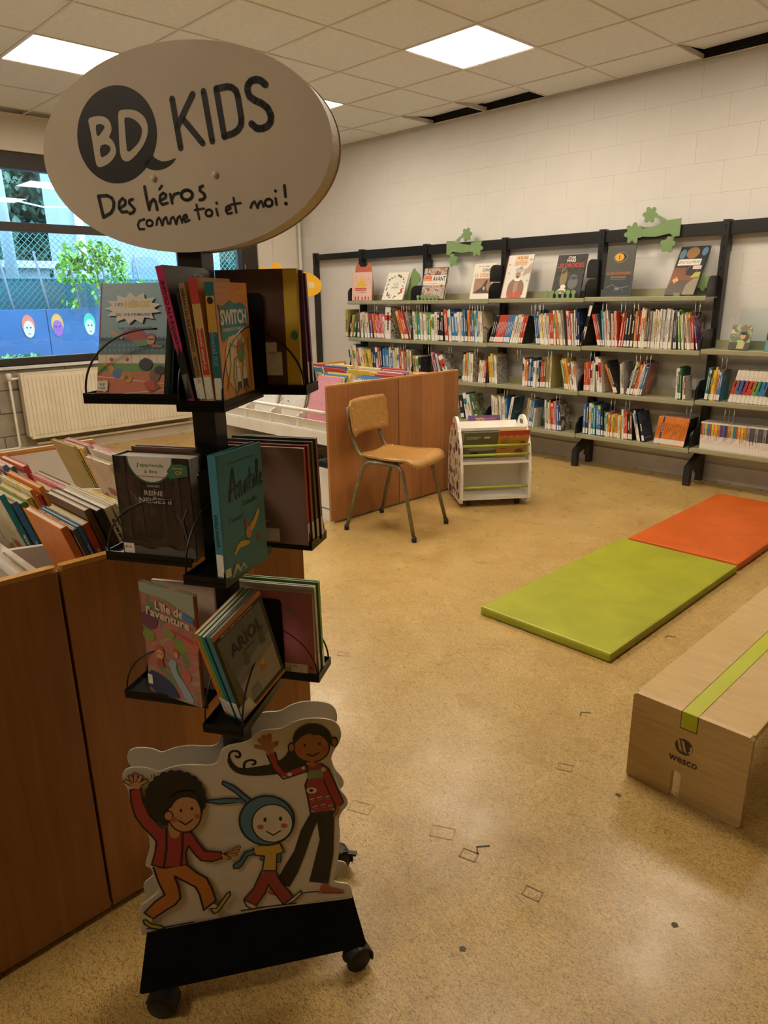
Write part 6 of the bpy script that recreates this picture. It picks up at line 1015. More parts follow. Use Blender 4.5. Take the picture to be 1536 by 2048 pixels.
ARTS = {'bw': art('print_black_white', [(.02, .02, .02), (.65, .62, .52), (.03, .03, .02), (.55, .45, .08)], 34, 1), 'gn': art('print_green', [(.30, .36, .20), (.12, .16, .07), (.5, .45, .3), (.40, .18, .06)], 16, 2),
        'bl': art('print_blue', [(.04, .12, .30), (.06, .19, .40), (.06, .17, .36), (.55, .55, .50)], 14, 3), 'tn': art('print_tan', [(.55, .45, .25), (.60, .52, .34), (.35, .12, .05), (.10, .09, .08)], 14, 4),
        'dk': art('print_dark', [(.012, .012, .012), (.03, .028, .026), (.02, .018, .016), (.14, .11, .07)], 18, 5), 'gr': art('print_grey', [(.17, .165, .14), (.19, .18, .16), (.24, .22, .18)], 6, 6),
        'nv': art('print_navy', [(.015, .025, .07), (.02, .04, .10), (.03, .06, .13), (.2, .22, .25)], 11, 7), 'pu': art('print_violet', [(.10, .04, .13), (.16, .07, .18), (.30, .25, .18), (.14, .10, .09)], 14, 8),
        'yl': art('print_yellow', [(.60, .40, .05), (.66, .52, .15), (.70, .66, .55), (.14, .10, .05)], 13, 9), 'cm': art('print_comic', [(.16, .10, .08), (.5, .42, .35), (.42, .16, .06), (.10, .16, .24)], 24, 10),
        'mo': art('print_mosaic', [(.05, .05, .07), (.45, .42, .38), (.10, .12, .2), (.60, .56, .48)], 60, 11), 'mu': art('print_mustard', [(.42, .33, .10), (.46, .36, .12), (.44, .34, .10), (.12, .09, .06)], 10, 12),
        'cv': art('print_cover', [(.66, .62, .54), (.62, .56, .46), (.66, .62, .54), (.14, .11, .09)], 12, 13), 'bk': art('print_black', [(.02, .02, .02), (.03, .03, .03), (.28, .27, .24)], 14, 14),
        'gy': art('print_pale_grey', [(.50, .48, .42), (.42, .40, .35), (.10, .09, .08)], 10, 15), 'su': art('print_sunset', [(.28, .10, .12), (.40, .16, .14), (.50, .25, .08), (.08, .05, .05)], 7, 16),
        'te': art('print_teal', [(.02, .16, .24), (.02, .20, .30), (.25, .10, .08), (.4, .32, .1)], 12, 17), 'wh': art('print_white', [(.68, .65, .58), (.64, .60, .52), (.3, .3, .3)], 9, 18),
        'td': art('print_deep_sea', [(.01, .05, .09), (.02, .09, .15), (.02, .12, .2), (.4, .34, .05)], 11, 19), 'ph': art('print_photo', [(.62, .58, .50), (.28, .23, .17), (.05, .04, .04), (.5, .44, .35)], 11, 20),
        'pk': art('print_pink', [(.66, .30, .34), (.68, .36, .38), (.60, .20, .26), (.7, .62, .55)], 12, 21), 'rd': art('print_red', [(.46, .08, .05), (.50, .10, .06), (.2, .05, .04), (.62, .4, .2)], 12, 22)}
ARTKEYS = list(ARTS)
def book_X(o, rz, lean=0, back=0):
    """places a book: local x = from spine to fore-edge, z = up, front cover faces -y"""
    return T(*o) @ RZ(rz) @ RX(back) @ RY(lean)
def make_book(X, w, h, th, cover, spine=None, label=True, hard=True, band=None, rnd_=random, name='book', stl=0, parent=None):
    """cover boards + spine (one shell), page block, call number label, lettering on the spine"""
    c = .0022 if (hard and th > .007) else .0007
    mb = MB()
    n = 4
    if c > .001:
        mb.box((0, 0, 0), (w, c, h), 0).box((0, th - c, 0), (w, th, h), 0).box((-.0004, 0, 0), (c, th, h), 1)
    else:
        mb.box((0, 0, 0), (w, c, h), 0).box((0, th - c, 0), (w, th, h), 0).box((-.0003, 0, 0), (c, th, h), 1)
    b = mb.build(name, [cover, spine or cover], parent, X)
    i = .003 if c > .001 else .0004
    MB().box((c, c, i), (w - i, th - c, h - i)).build('pages', PAPER, b)
    if label and th > .004:
        lh = min(.042, h * .18)
        MB().box((-.0009, .0001 if th < .012 else th * .08, .008), (.0001, th - .0001 if th < .012 else th * .92, .008 + lh)).build('spine_label', LBL, b)
    if stl is not None and th > .006:
        mb = MB(); z0 = .075 + rnd_.random() * .03; z1 = h * (.62 + rnd_.random() * .3); a0, a1 = th * .34, th * .66; z = z0
        while z < z1 - .012:
            l = .004 + rnd_.random() * .010
            mb.add([(-.0006, a0, z), (-.0006, a1, z), (-.0006, a1, z + l), (-.0006, a0, z + l)], [(0, 1, 2, 3)]); z += l + .0022
        if mb.v: mb.build('spine_lettering', SPTXT[stl], b)
    if band:
        MB().box((-.0006, .0001, band[0]), (.0001, th - .0001, band[1])).build('spine_band', band[2], b)
    return b
DARKS = set('rGbBtknvSg')
K_ = ink('black', (.012, .011, .010)); W_I = ink('white', (.75, .71, .63)); R_I = ink('red', (.52, .05, .03)); O_I = ink('orange', (.72, .22, .03)); Y_I = ink('yellow', (.75, .52, .06)); G_I = ink('green', (.14, .30, .08))
B_I = ink('blue', (.06, .20, .42)); P_I = ink('pink', (.68, .30, .30)); T_I = ink('teal', (.02, .20, .24)); N_I = ink('brown', (.20, .09, .04)); D_I = ink('slate', (.05, .06, .08)); S_I = ink('skin', (.60, .32, .18)); V_I = ink('violet', (.16, .06, .26)); L_I = ink('pale_blue', (.22, .40, .52)); GY_I = ink('grey', (.30, .29, .27))

# --- rows on the wall shelving
BAYN = {'A': 'first', 'B': 'second', 'C': 'third', 'D': 'fourth', 'E': 'fifth'}
ROWN = {2: 'second', 3: 'third', 4: 'bottom'}
rb = random.Random(21)
count = {}
SIZEW = lambda t: 'slim' if t < .014 else ('thick' if t > .032 else 'medium')
ITEMS = []
prev = {}
for bay, row, x0, x1, lean, hh, cols, face in RUNS:
    n = len(cols); pitch = (x1 - x0) / n; x = x0
    for i, c in enumerate(cols):
        uniform = cols[0] in '34' or cols.startswith('oooB') or (len(set(cols)) == 1 and n > 3) or cols.startswith('rbvr')
        h = hh * (1 if uniform else rb.uniform(.90, 1.02))
        wd = min(.158, h * rb.uniform(.62, .72))
        la = math.radians(lean)
        if row in prev:
            px, pt, ph = prev[row]; zm = min(ph, h)
            need = (pt - math.tan(la)) * zm - (x - px)
            if need > .03: la = math.atan(pt - (.03 + x - px) / zm); need = .03
            if need > 0: x += need + .0005
        foot = pitch * .97; th = foot * math.cos(la)
        if i and uniform is False: th *= rb.uniform(.86, 1.0)
        count[(bay, row)] = count.get((bay, row), 0) + 1
        last = i == n - 1
        cov = ARTS[face] if (last and face) else (ARTS[rb.choice(ARTKEYS)] if (not uniform and rb.random() < .35 and c in 'wcsyon') else BOOKM[c])
        y = 1.374 + (0 if uniform else rb.uniform(0, .012))
        z = ROWZ[row] + BZ[bay] + .0005
        if la > 0: X = T(x + th / math.cos(la), y, z) @ RY(la) @ RZ(math.pi / 2)
        else: X = T(x + th * math.cos(la), y, z - th * math.sin(la)) @ RY(la) @ RZ(math.pi / 2)
        band = None; sp = BOOKM[c]
        if c == '3': band = (h * .52, h * .95, BOOKM['nosybtryoymovvbB'[i % 16]])
        elif c == '4': band = (h * .48, h * .96, BOOKM['S' if i % 3 else 's'])
        elif cols.startswith('rbvr'): band = (h * .26, h * .70, BOOKM[c]); sp = cov = BOOKM['w']
        elif c == 'w' and rb.random() < .4: band = (h * rb.uniform(.45, .6), h * rb.uniform(.7, .95), BOOKM[rb.choice('robtkyg')])
        elif c in 'rbtgGko' and not uniform and rb.random() < .3: band = (h * .86, h * .97, BOOKM[rb.choice('wyck')])
        dist = math.hypot(x - CAM_LOC[0], y - CAM_LOC[1]); face_w = wd * .45 if (last and face) else 0
        ITEMS.append(((th * .75 + face_w) * h / dist ** 2, bay, row, i, c, X, wd, h, th, cov, sp, band, cols, face, last, count[(bay, row)]))
        prev[row] = (x + th / math.cos(la), math.tan(la), h)
        x += foot / .97
        if x < x0 + pitch * (i + 1): x = x0 + pitch * (i + 1)
KEEP = 150
keep = set(id(t) for t in sorted(ITEMS, key=lambda t: -t[0])[:KEEP])
rest_mb = MB(); rest_m = []
def slot(m):
    if m not in rest_m: rest_m.append(m)
    return rest_m.index(m)
for t in ITEMS:
    _, bay, row, i, c, X, wd, h, th, cov, sp, band, cols, face, last, no = t
    if id(t) not in keep:         # too small to pick apart one by one: still whole books, joined
        a, s_ = slot(cov), slot(sp)
        rest_mb.box((0, 0, 0), (wd, .001, h), a, X).box((0, th - .001, 0), (wd, th, h), a, X).box((-.0003, 0, 0), (.001, th, h), s_, X).box((.001, .001, .002), (wd - .002, th - .001, h - .002), slot(PAPER), X)
        if band: rest_mb.box((-.0006, -.0002, band[0]), (.0001, th + .0002, band[1]), slot(band[2]), X)
        rest_mb.box((-.0009, th * .05, .008), (.0001, th * .95, .008 + min(.042, h * .18)), slot(LBL), X)
        z_ = .06 + (no % 5) * .012
        while z_ < h * .75:
            l = .005 + (no * 7 % 5) * .002; rest_mb.box((-.0008, th * .35, z_), (.0001, th * .65, z_ + l), slot(SPTXT[1 if c in DARKS else 0]), X); z_ += l + .003
        continue
    lb = '%s %s-spined book, %s from left on the %s shelf, %s bay of wall shelving' % (SIZEW(th), PAL[c][0], ORD[no], ROWN[row], BAYN[bay])
    b = make_book(X, wd, h, th, cov, sp, True, th > .010, band, rb, stl=(1 if c in DARKS else 0))
    tag(b, lb, 'book', 'books on the %s shelf of the wall shelving' % ROWN[row])
    big = {('D', 4, 'wtt', 2): ('COUSTEAU', .62), ('B', 2, 'wwk', 1): ('COPAIN', .62), ('C', 3, 'Bwwwknr', 2): ('décopattes', .72)}.get((bay, row, cols, i))
    if big:
        for ch_ in list(b.children):
            if ch_.name.startswith(('spine_lettering', 'spine_band')): bpy.data.objects.remove(ch_)
        mb = MB(); letter(mb, big[0], 0, 0, th * .56, 0, h * big[1], 0, 0, frame((-.0008, th * .78, .065), (0, 0, 1), (0, -1, 0)), bold=.02)
        mb.build('spine_lettering', SPTXT[1 if c in DARKS else 0], b)
    for s_, fx, fz, fh, fw, col in COVER_TXT.get((bay, row, cols), []) if last else []:
        mb = MB(); letter(mb, s_, fx * wd, fz * h, fh * h, 0, fw * wd, 0, 0, frame((0, -.0006, 0), (1, 0, 0), (0, 0, 1))); mb.build('cover_lettering', ink(*col), b)
o = rest_mb.build('shelved_books', rest_m); o['kind'] = 'stuff'; tag(o, 'the many thin or distant books packed along the wall shelving', 'books')

# --- printing on a cover: local u to the right, v up, seen from outside
def cover_print(b, w, h, items, y=-.0005):
    """items: (name, material, list of shapes); each layer a little further out"""
    for k, (nm, m, shapes) in enumerate(items):
        mb = MB(); F_ = frame((0, y - .00012 * k, 0), (1, 0, 0), (0, 0, 1))
        for s in shapes:
            if s[0] == 'p': mb.prism([(x * w, z * h) for x, z in s[1]], 0, .0001, 0, F_)
            elif s[0] == 'e': mb.prism(ell(s[1] * w, s[2] * h, s[3] * w, s[4] * h, 20), 0, .0001, 0, F_)
            elif s[0] == 'r': mb.prism([(s[1] * w, s[2] * h), (s[3] * w, s[2] * h), (s[3] * w, s[4] * h), (s[1] * w, s[4] * h)], 0, .0001, 0, F_)
            elif s[0] == 't': letter(mb, s[1], s[2] * w, s[3] * h, s[4] * h, .00005, s[5] * w if s[5] else None, s[6] if len(s) > 6 else 0, 0, F_, bold=s[7] if len(s) > 7 else .01)
            elif s[0] == 's': stroke(mb, [(x * w, z * h) for x, z in s[2]], s[1], .00005, 0, F_)
        mb.build(nm, m, b)
def back_print(b, w, h, th, items): 
    """printing on the back cover (local +y side), u measured from the spine"""
    for k, (nm, m, shapes) in enumerate(items):
        mb = MB(); F_ = frame((w, th + .0005 + .00012 * k, 0), (-1, 0, 0), (0, 0, 1))
        for s in shapes:
            if s[0] == 'r': mb.prism([(s[1] * w, s[2] * h), (s[3] * w, s[2] * h), (s[3] * w, s[4] * h), (s[1] * w, s[4] * h)], 0, .0001, 0, F_)
            elif s[0] == 'e': mb.prism(ell(s[1] * w, s[2] * h, s[3] * w, s[4] * h, 16), 0, .0001, 0, F_)
            elif s[0] == 't': letter(mb, s[1], s[2] * w, s[3] * h, s[4] * h, .00005, s[5] * w if s[5] else None, 0, 0, F_)
            elif s[0] == 's': stroke(mb, [(x * w, z * h) for x, z in s[2]], s[1], .00005, 0, F_)
            elif s[0] == 'bars':
                x = s[1] * w; r_ = random.Random(5)
                while x < s[3] * w:
                    t = r_.uniform(.0006, .0018); mb.prism([(x, s[2] * h), (x + t, s[2] * h), (x + t, s[4] * h), (x, s[4] * h)], 0, .0001, 0, F_); x += t + r_.uniform(.0007, .0016)
        mb.build(nm, m, b)
# --- face-out books on the top display shelf
z1 = ROWZ[1] + .001
def lines(x0, x1, y0, n, dy, hh=.008): return [('r', x0, y0 - k * dy, x1 - (.12 if k % 3 == 2 else .03 * (k % 2)), y0 - k * dy + hh) for k in range(n)]
def bay_z(x): return BZ['A' if x < U[2] else 'B' if x < U[3] else 'C' if x < U[4] else 'D']
def display(x0, x1, h, back, cover, label, items, y=1.40, th=.012, z=z1, spine=None, yaw=0):
    w_ = x1 - x0
    if z == z1: z = z1 + .0024 + bay_z(x0)
    z += th * math.sin(math.radians(back))
    b = make_book(T(x0, y, z) @ RZ(yaw) @ RX(-math.radians(back)), w_, h, th, cover, spine, False, True, None, rb, stl=None)
    tag(b, label, 'book', 'books displayed face out on the top shelf'); cover_print(b, w_, h, items); return b
rp = random.Random(4)
confetti = lambda n, m, lo=.02, hi=.05: [('e', *xy, rp.uniform(lo, hi), rp.uniform(lo * .5, hi * .8)) for xy in [(lambda a: (.5 + .41 * math.cos(a) * rp.uniform(.85, 1.1), .5 + .41 * math.sin(a) * rp.uniform(.85, 1.1)))(rp.uniform(0, 6.28)) for _ in range(n)]]
display(-2.09, -1.80, .272, 4, mat('cover_blush', (.74, .48, .40), .4), 'pale pink book with an orange sun on its cover, first on the display shelf',
        [('cover_art', ink('peach', (.72, .50, .42)), [('r', .03, .03, .97, .2)]), ('cover_art', Y_I, [('e', .48, .66, .2, .12), ('p', [(.1, .50), (.3, .56), (.7, .56), (.75, .5), (.5, .47)])]), ('cover_art', R_I, [('p', rrect(.16, .35, .74, .45, .04)), ('r', .15, .02, .22, .14), ('r', .30, .02, .37, .15), ('r', .50, .02, .57, .13), ('r', .66, .02, .73, .15), ('r', .82, .02, .88, .13)]),
         ('cover_lettering', O_I, [('t', 'FÊTES', .42, .62, .055, .26), ('t', 'ET RELIGIONS', .28, .53, .055, .52)]), ('cover_lettering', W_I, [('t', 'RESPONSABLES', .2, .38, .04, .5)]), ('cover_lettering', K_, [('t', 'et religieuse', .34, .27, .035, .4), ('s', .002, [(.2, .75), (.24, .86), (.2, .9)]), ('s', .002, [(.8, .7), (.84, .78), (.8, .8)])])])
display(-1.655, -1.375, .275, 23, mat('cover_ivory', (.74, .70, .60), .4), 'ivory book with a wreath of leaves and berries printed around its title',
        [('cover_art', ink('forest', (.05, .12, .09)), confetti(26, 0)), ('cover_art', R_I, confetti(16, 0, .02, .06)), ('cover_art', G_I, confetti(14, 0, .015, .035)), ('cover_lettering', K_, [('t', 'LE FIL', .38, .55, .055, .24), ('t', 'DES', .46, .49, .025, .1), ('t', 'SAISONS', .33, .42, .06, .34)])])
display(-1.14, -.845, .285, 13, ARTS['cm'], 'busy illustrated book with the word AVANT on a white band',
        [('cover_art', ink('navy', (.03, .035, .06)), [('r', 0, 0, 1, .02), ('r', 0, .98, 1, 1), ('r', 0, 0, .03, 1), ('r', .96, 0, 1, 1)]), ('cover_art', W_I, [('r', .03, .46, .96, .76)]), ('cover_art', O_I, [('r', .05, .58, .38, .66)]), ('cover_art', R_I, [('r', .05, .66, .38, .74)]),
         ('cover_lettering', K_, [('t', 'AVANT', .42, .58, .15, .52, 0, .03), ('r', .03, .5, .2, .506), ('r', .7, .5, .95, .506)]), ('cover_lettering', R_I, [('t', 'LES HUMAINS', .24, .485, .04, .42)]), ('cover_lettering', W_I, [('t', 'QUI VIVAIT', .07, .68, .04, .29), ('t', 'ICI ?', .12, .595, .045, .18)])])
b = display(-.555, -.320, .30, 14, mat('cover_ivory', (0, 0, 0)), 'ivory book with a dark seal-like shape on its cover, half behind a black end plate',
        [('cover_art', ink('dusk', (.36, .20, .13)), [('r', .12, .15, .90, .58)]), ('cover_art', ink('rock', (.06, .045, .04)), [('p', [(.14, .17), (.3, .25), (.5, .34), (.66, .55), (.74, .5), (.68, .36), (.74, .25), (.88, .17)])]), ('cover_art', ink('glow', (.66, .38, .24)), [('e', .6, .3, .05, .05)]),
         ('cover_lettering', O_I, [('t', 'LE DÉSERT', .1, .62, .11, .85)]), ('cover_lettering', K_, [('t', 'DANS', .42, .77, .09, .36), ('t', 'Camouflage', .22, .91, .03, .5)])])
b = display(-.222, .03, .355, 18, mat('cover_pale_grey', (.62, .60, .55), .4), 'tall pale atlas showing a bearded figure in a ruff and brown robe',
        [('cover_art', ink('dusty_red', (.36, .07, .05)), [('r', 0, 0, .03, 1)]), ('cover_art', ink('robe', (.22, .12, .075)), [('p', smooth([(.22, 0), (.2, .3), (.32, .42), (.5, .46), (.72, .42), (.86, .28), (.84, 0)], 1))]), ('cover_art', ink('robe_light', (.35, .22, .14)), [('r', .44, .02, .6, .36)]), ('cover_art', R_I, [('r', .24 + k * .1, .0, .31 + k * .1, .13 + .02 * (k % 2)) for k in range(6)]),
         ('cover_art', W_I, [('e', .54, .43, .13, .045)]), ('cover_art', ink('tan', (.38, .20, .11)), [('e', .53, .54, .10, .09)]), ('cover_art', ink('cloth_grey', (.42, .40, .36)), [('e', .56, .65, .17, .06), ('e', .6, .71, .06, .04)]), ('cover_art', ink('beard', (.08, .05, .035)), [('e', .53, .485, .05, .035), ('e', .49, .56, .02, .009), ('e', .58, .56, .02, .009)]), ('cover_art', ink('map_brown', (.42, .30, .20)), [('p', [(.7, .50), (.98, .58), (.98, .82), (.86, .70), (.76, .66)]), ('e', .12, .78, .04, .02), ('e', .92, .88, .05, .03), ('e', .15, .58, .04, .02), ('e', .93, .4, .04, .02)]),
         ('cover_art', ink('apricot', (.70, .44, .26)), [('r', .30, .77, .80, .98)]), ('cover_lettering', N_I, [('t', 'ATLAS', .38, .90, .06, .38, 0, .03), ('t', 'DES', .5, .855, .025, .1), ('t', 'EXPLORATEURS', .34, .80, .035, .44), ('r', .3, .755, .45, .76), ('r', .6, .755, .78, .76)])])
display(.267, .522, .332, 17, ARTS['dk'], 'black space album with red title lettering on the display shelf',
        [('cover_art', ink('old_gold', (.22, .17, .07)), [('e', .33, .45, .12, .22), ('e', .3, .62, .08, .07)]), ('cover_art', ink('steel', (.12, .12, .13)), [('e', .68, .34, .17, .15), ('e', .68, .47, .12, .06)]), ('cover_art', W_I, [('e', .35, .15, .15, .07), ('e', .37, .25, .09, .05)]), ('cover_art', R_I, [('r', .26, .14, .46, .17)]),
         ('cover_lettering', W_I, [('t', 'STAR', .36, .90, .06, .26, 0, .04), ('t', 'WARS', .32, .83, .06, .32, 0, .04)]), ('cover_lettering', ink('title_red', (.62, .06, .04)), [('t', 'LES DROÏDES', .04, .70, .10, .9)])])
display(.722, .940, .355, 6, mat('cover_slate', (.085, .085, .075), .4), 'dark grey book with one yellow eye on its cover',
        [('cover_art', ink('slate_low', (.045, .055, .065)), [('r', .02, .02, .98, .42)]), ('cover_art', ink('lid', (.20, .18, .12)), [('p', smooth([(.2, .76), (.38, .87), (.6, .88), (.8, .78), (.6, .66), (.36, .66)], 2))]), ('cover_art', ink('lid_dark', (.02, .018, .014)), [('p', smooth([(.24, .76), (.4, .85), (.6, .855), (.76, .775), (.58, .685), (.38, .685)], 2))]), ('cover_art', ink('amber', (.72, .40, .03)), [('e', .46, .77, .17, .075)]), ('cover_art', K_, [('e', .46, .77, .015, .05)]),
         ('cover_art', ink('fossil', (.22, .24, .25)), [('s', .004, [(.1, .17), (.3, .24), (.5, .16), (.7, .17), (.9, .2)]), ('s', .003, [(.45, .16), (.4, .09)]), ('s', .003, [(.65, .17), (.7, .10)]), ('e', .5, .15, .09, .03)]),
         ('cover_lettering', ink('rust', (.62, .16, .05)), [('t', 'LE DICTIONNAIRE', .08, .43, .055, .84)]), ('cover_lettering', ink('khaki', (.42, .34, .15)), [('t', 'DES DINOSAURES', .22, .36, .04, .55), ('r', .22, .335, .78, .34)])])
display(1.198, 1.40, .385, 33, mat('cover_space', (.025, .026, .035), .35), 'tall encyclopedia with planets on its cover, last on the display shelf',
        [('cover_art', ink('ember', (.20, .07, .03)), [('r', 0, .18, .86, .56)]), ('cover_art', ink('planet', (.02, .015, .02)), [('e', .62, .5, .20, .11)]), ('cover_art', ink('ring', (.45, .40, .38)), [('s', .002, [(.46, .44), (.45, .5), (.52, .57), (.62, .6), (.74, .58)])]), ('cover_art', ink('earth', (.09, .06, .05)), [('e', .42, .16, .42, .14)]), ('cover_art', ink('glint', (.8, .42, .12)), [('e', .2, .3, .10, .04), ('e', .2, .3, .03, .08)]), ('cover_art', ink('rockface', (.26, .22, .16)), [('p', [(.6, .0), (1, .0), (1, .36), (.8, .32), (.62, .2)])]), ('cover_art', ink('lichen', (.40, .38, .08)), [('p', [(.68, .34), (.98, .36), (.98, .46), (.78, .45)])]),
         ('cover_art', ink('fur', (.28, .15, .05)), [('e', .48, .86, .22, .12)]), ('cover_art', ink('ice', (.10, .20, .30)), [('e', .14, .84, .11, .10), ('e', .88, .88, .10, .09)]), ('cover_art', W_I, [('r', .08, .60, .86, .73), ('r', .66, .52, .94, .59)]), ('cover_lettering', D_I, [('t', 'ENCYCLOPÉDIE', .12, .64, .06, .70)]), ('cover_lettering', R_I, [('t', 'JUNIOR', .69, .535, .035, .22), ('r', .08, .597, .86, .603)])])
# little book rests that hold them: wooden animals and hedges
coral = mat('coral_ply', (.50, .13, .06), .5)
t = thing('book_rest', 'coral cat-eared book rest holding the pale pink book', 'book rest', T(-2.09, 1.425, z1 + BZ['A']), 'painted wooden book rests')
MB().prism([(.01, 0), (.28, 0), (.285, .16), (.265, .31), (.235, .37), (.185, .325), (.105, .325), (.06, .37), (.03, .31), (.005, .16)], 0, .005, 0, frame((0, .015, 0), (1, 0, 0), (0, 0, 1))).build('back_plate', coral, t)
gpl = green_ply
t = thing('book_rest', 'green bush-shaped book rest behind the ivory wreath book', 'book rest', T(-1.45, 1.53, z1 + BZ['A']), 'painted wooden book rests')
MB().prism(smooth([(.0, 0), (.16, 0), (.14, .06), (.17, .10), (.15, .15), (.20, .17), (.19, .24), (.15, .26), (.12, .30), (.08, .25), (.05, .16)], 1), 0, .005, 0, frame((0, 0, 0), (1, 0, 0), (0, 0, 1))).build('back_plate', gpl, t)
def fence_rest(label, m, x, n, pw, gap, hh_, y=1.385):
    t = thing('book_rest', label, 'book rest', T(x, y, z1 + bay_z(x)), 'painted wooden book rests')
    for k in range(n):
        MB().prism([(k * gap + pw * .25, 0), (k * gap + pw * .75, 0), (k * gap + pw * .75, hh_ * .5)] + arc(k * gap + pw / 2, hh_ * .72, pw / 2, hh_ * .28, -50, 230, 10) + [(k * gap + pw * .25, hh_ * .5)], 0, .004, 0, frame((0, 0, 0), (1, 0, 0), (0, 0, 1))).build('picket', m, t)
    MB().box((0, .0, 0), ((n - 1) * gap + pw, .11, .002)).build('base_plate', m, t)
fence_rest('green book rest with round pickets in front of the AVANT book', gpl, -1.17, 6, .042, .046, .045)
fence_rest('green book rest with six round pickets in front of the black space album', gpl, .225, 6, .040, .048, .060)
t = thing('book_rest', 'green book rest with a small square tab under the encyclopedia', 'book rest', T(1.27, 1.385, z1 + BZ['D']), 'painted wooden book rests')
MB().prism([(0, 0), (.045, 0), (.045, .022), (0, .022)], 0, .004, 0, frame((0, 0, 0), (1, 0, 0), (0, 0, 1))).build('tab', gpl, t)
MB().prism(leaf_ring(.10, .09, .06, 6, .2), 0, .005, 0, frame((.04, .13, 0), (1, 0, 0), (0, 0, 1))).build('leaf_cluster', gpl, t)
MB().box((0, .0, 0), (.12, .135, .002)).build('base_plate', gpl, t)
# fifth bay: booklets on acrylic stands
z6 = ROWZ[2] + BZ['E'] + .001
b = display(1.672, 1.80, .165, 16, ARTS['gn'], 'small booklet with a boy in a green jungle scene, on the fifth bay display shelf',
        [('cover_art', ink('shade', (.06, .05, .03)), [('r', 0, 0, 1, .3), ('e', .72, .5, .2, .2)]), ('cover_art', ink('shirt', (.40, .44, .16)), [('p', [(.4, .05), (.75, .05), (.78, .3), (.6, .42), (.42, .34)])]), ('cover_art', S_I, [('e', .62, .55, .13, .12), ('e', .6, .12, .09, .06)]), ('cover_art', K_, [('e', .64, .66, .17, .07)]), ('cover_lettering', R_I, [('t', 'Livre', .42, .82, .09, .4)])], y=1.40, th=.008, z=z6)
b = display(1.905, 2.06, .20, 10, mat('cover_navy', (.02, .03, .09), .4), 'navy booklet with a teal lower half at the right edge of the fifth bay',
        [('cover_art', ink('lagoon', (.12, .30, .34)), [('r', 0, 0, 1, .34), ('e', .3, .36, .25, .08)]), ('cover_art', L_I, [('e', .4, .3, .12, .08)])], y=1.39, th=.010, z=z6)
acr = glass_material('clear_acrylic', 1.22)
t = thing('acrylic_stand', 'clear acrylic sheet leaning behind the booklets of the fifth bay', 'stand', T(1.70, 1.50, z6))
MB().box((-.02, 0, 0), (.22, .003, .27), 0, RX(-.12)).build('sheet', acr, t)
# --- books in the bin units
def bin_books(ux, uy, L, s, cols_spec, lbl, grp, seed, zb=.570):
    """rows of picture books standing in a bin: tops lean towards the middle board"""
    LEANS = (19, 17); r = random.Random(seed); p = (L - .04) / 4; n_ = 0
    for c_i, rows in cols_spec:
        xa = ux - .02 - c_i * p - .012            # right edge of the compartment
        for (d0, codes, hh) in rows:
            d = d0
            for c in codes:
                th = r.uniform(.008, .015); h = hh * r.uniform(.88, 1.05); w_ = min(p - .052, h * r.uniform(.72, .9))
                lean = math.radians(LEANS[len(rows) and (0 if d0 > .4 else 1)]); n_ += 1
                cov = ARTS[r.choice(['pk', 'cm', 'bl', 'yl', 'rd', 'cv', 'tn', 'wh'])] if r.random() < .45 else BOOKM[c]
                xo = r.uniform(0, .02)
                if s > 0:   # faces +y, spine on the right (+x) side
                    X = T(xa - xo, uy + d, .006 + zb + (0 if d0 > .4 else .002)) @ RZ(math.pi) @ RX(-lean)
                else:       # faces -y, spine on the left
                    X = T(xa - xo - w_, uy - d, .006 + zb + (0 if d0 > .4 else .002)) @ RX(-lean)
                b = make_book(X, w_, h, th, cov, BOOKM[c], False, True, None, r, stl=(1 if c in DARKS else 0))
                tag(b, '%s picture book, %s back in %s compartment, %s' % (PAL[c][0], ORD[codes_index(codes, d0, d, n_, rows, c_i)], ORD[c_i + 1], lbl), 'book', grp)
                d -= th / math.cos(lean) + .003
_CI = {}
def codes_index(codes, d0, d, n_, rows, c_i):
    k = (id(rows), c_i); _CI[k] = _CI.get(k, 0) + 1; return _CI[k]
bin_books(.335, -.39, 1.2, -1, [(0, [(.555, 'pbkB', .29), (.27, 'nrrwrbrv', .27)]), (1, [(.555, 'okpw', .28), (.27, 'pyGbwyro', .28)]), (2, [(.555, 'wkc', .28), (.27, 'pbywotbr', .28)]), (3, [(.555, 'wby', .28), (.27, 'wbrbypt', .29)])], 'front side, bins behind chair', 'picture books in the bins behind the chair', 5)
bin_books(.335, -.39, 1.2, 1, [(0, [(.55, 'rrorwrpr', .26), (.26, 'ncccpvvpr', .30)]), (1, [(.55, 'wpvrwcw', .27), (.26, 'rkwyybby', .29)]), (2, [(.55, 'yowmyb', .27), (.26, 'ywycbwrb', .29)]), (3, [(.55, 'bwy', .27), (.26, 'rrbwt', .30)])], 'far side, bins behind chair', 'picture books in the bins behind the chair', 6)
bin_books(2.16, -3.19, 1.26, 1, [(0, [(.545, 'kBwGcBnw', .25), (.255, 'rGcwknrbSo', .285)]), (1, [(.545, 'gswpk', .26), (.255, 'noyooroygbt', .27)]), (2, [(.545, 'ypwgc', .26), (.255, 'rwGbwcwbr', .28)]), (3, [(.545, 'wcym', .26), (.255, 'obsbwwk', .30)])], 'right side, foreground bins', 'picture books in the foreground bins', 7, .650)
bin_books(2.16, -3.19, 1.26, -1, [(1, [(.50, 'bwo', .25)]), (2, [(.50, 'owoc', .26)]), (3, [(.50, 'kkBw', .29)])], 'left side, foreground bins', 'picture books in the foreground bins', 8, .650)
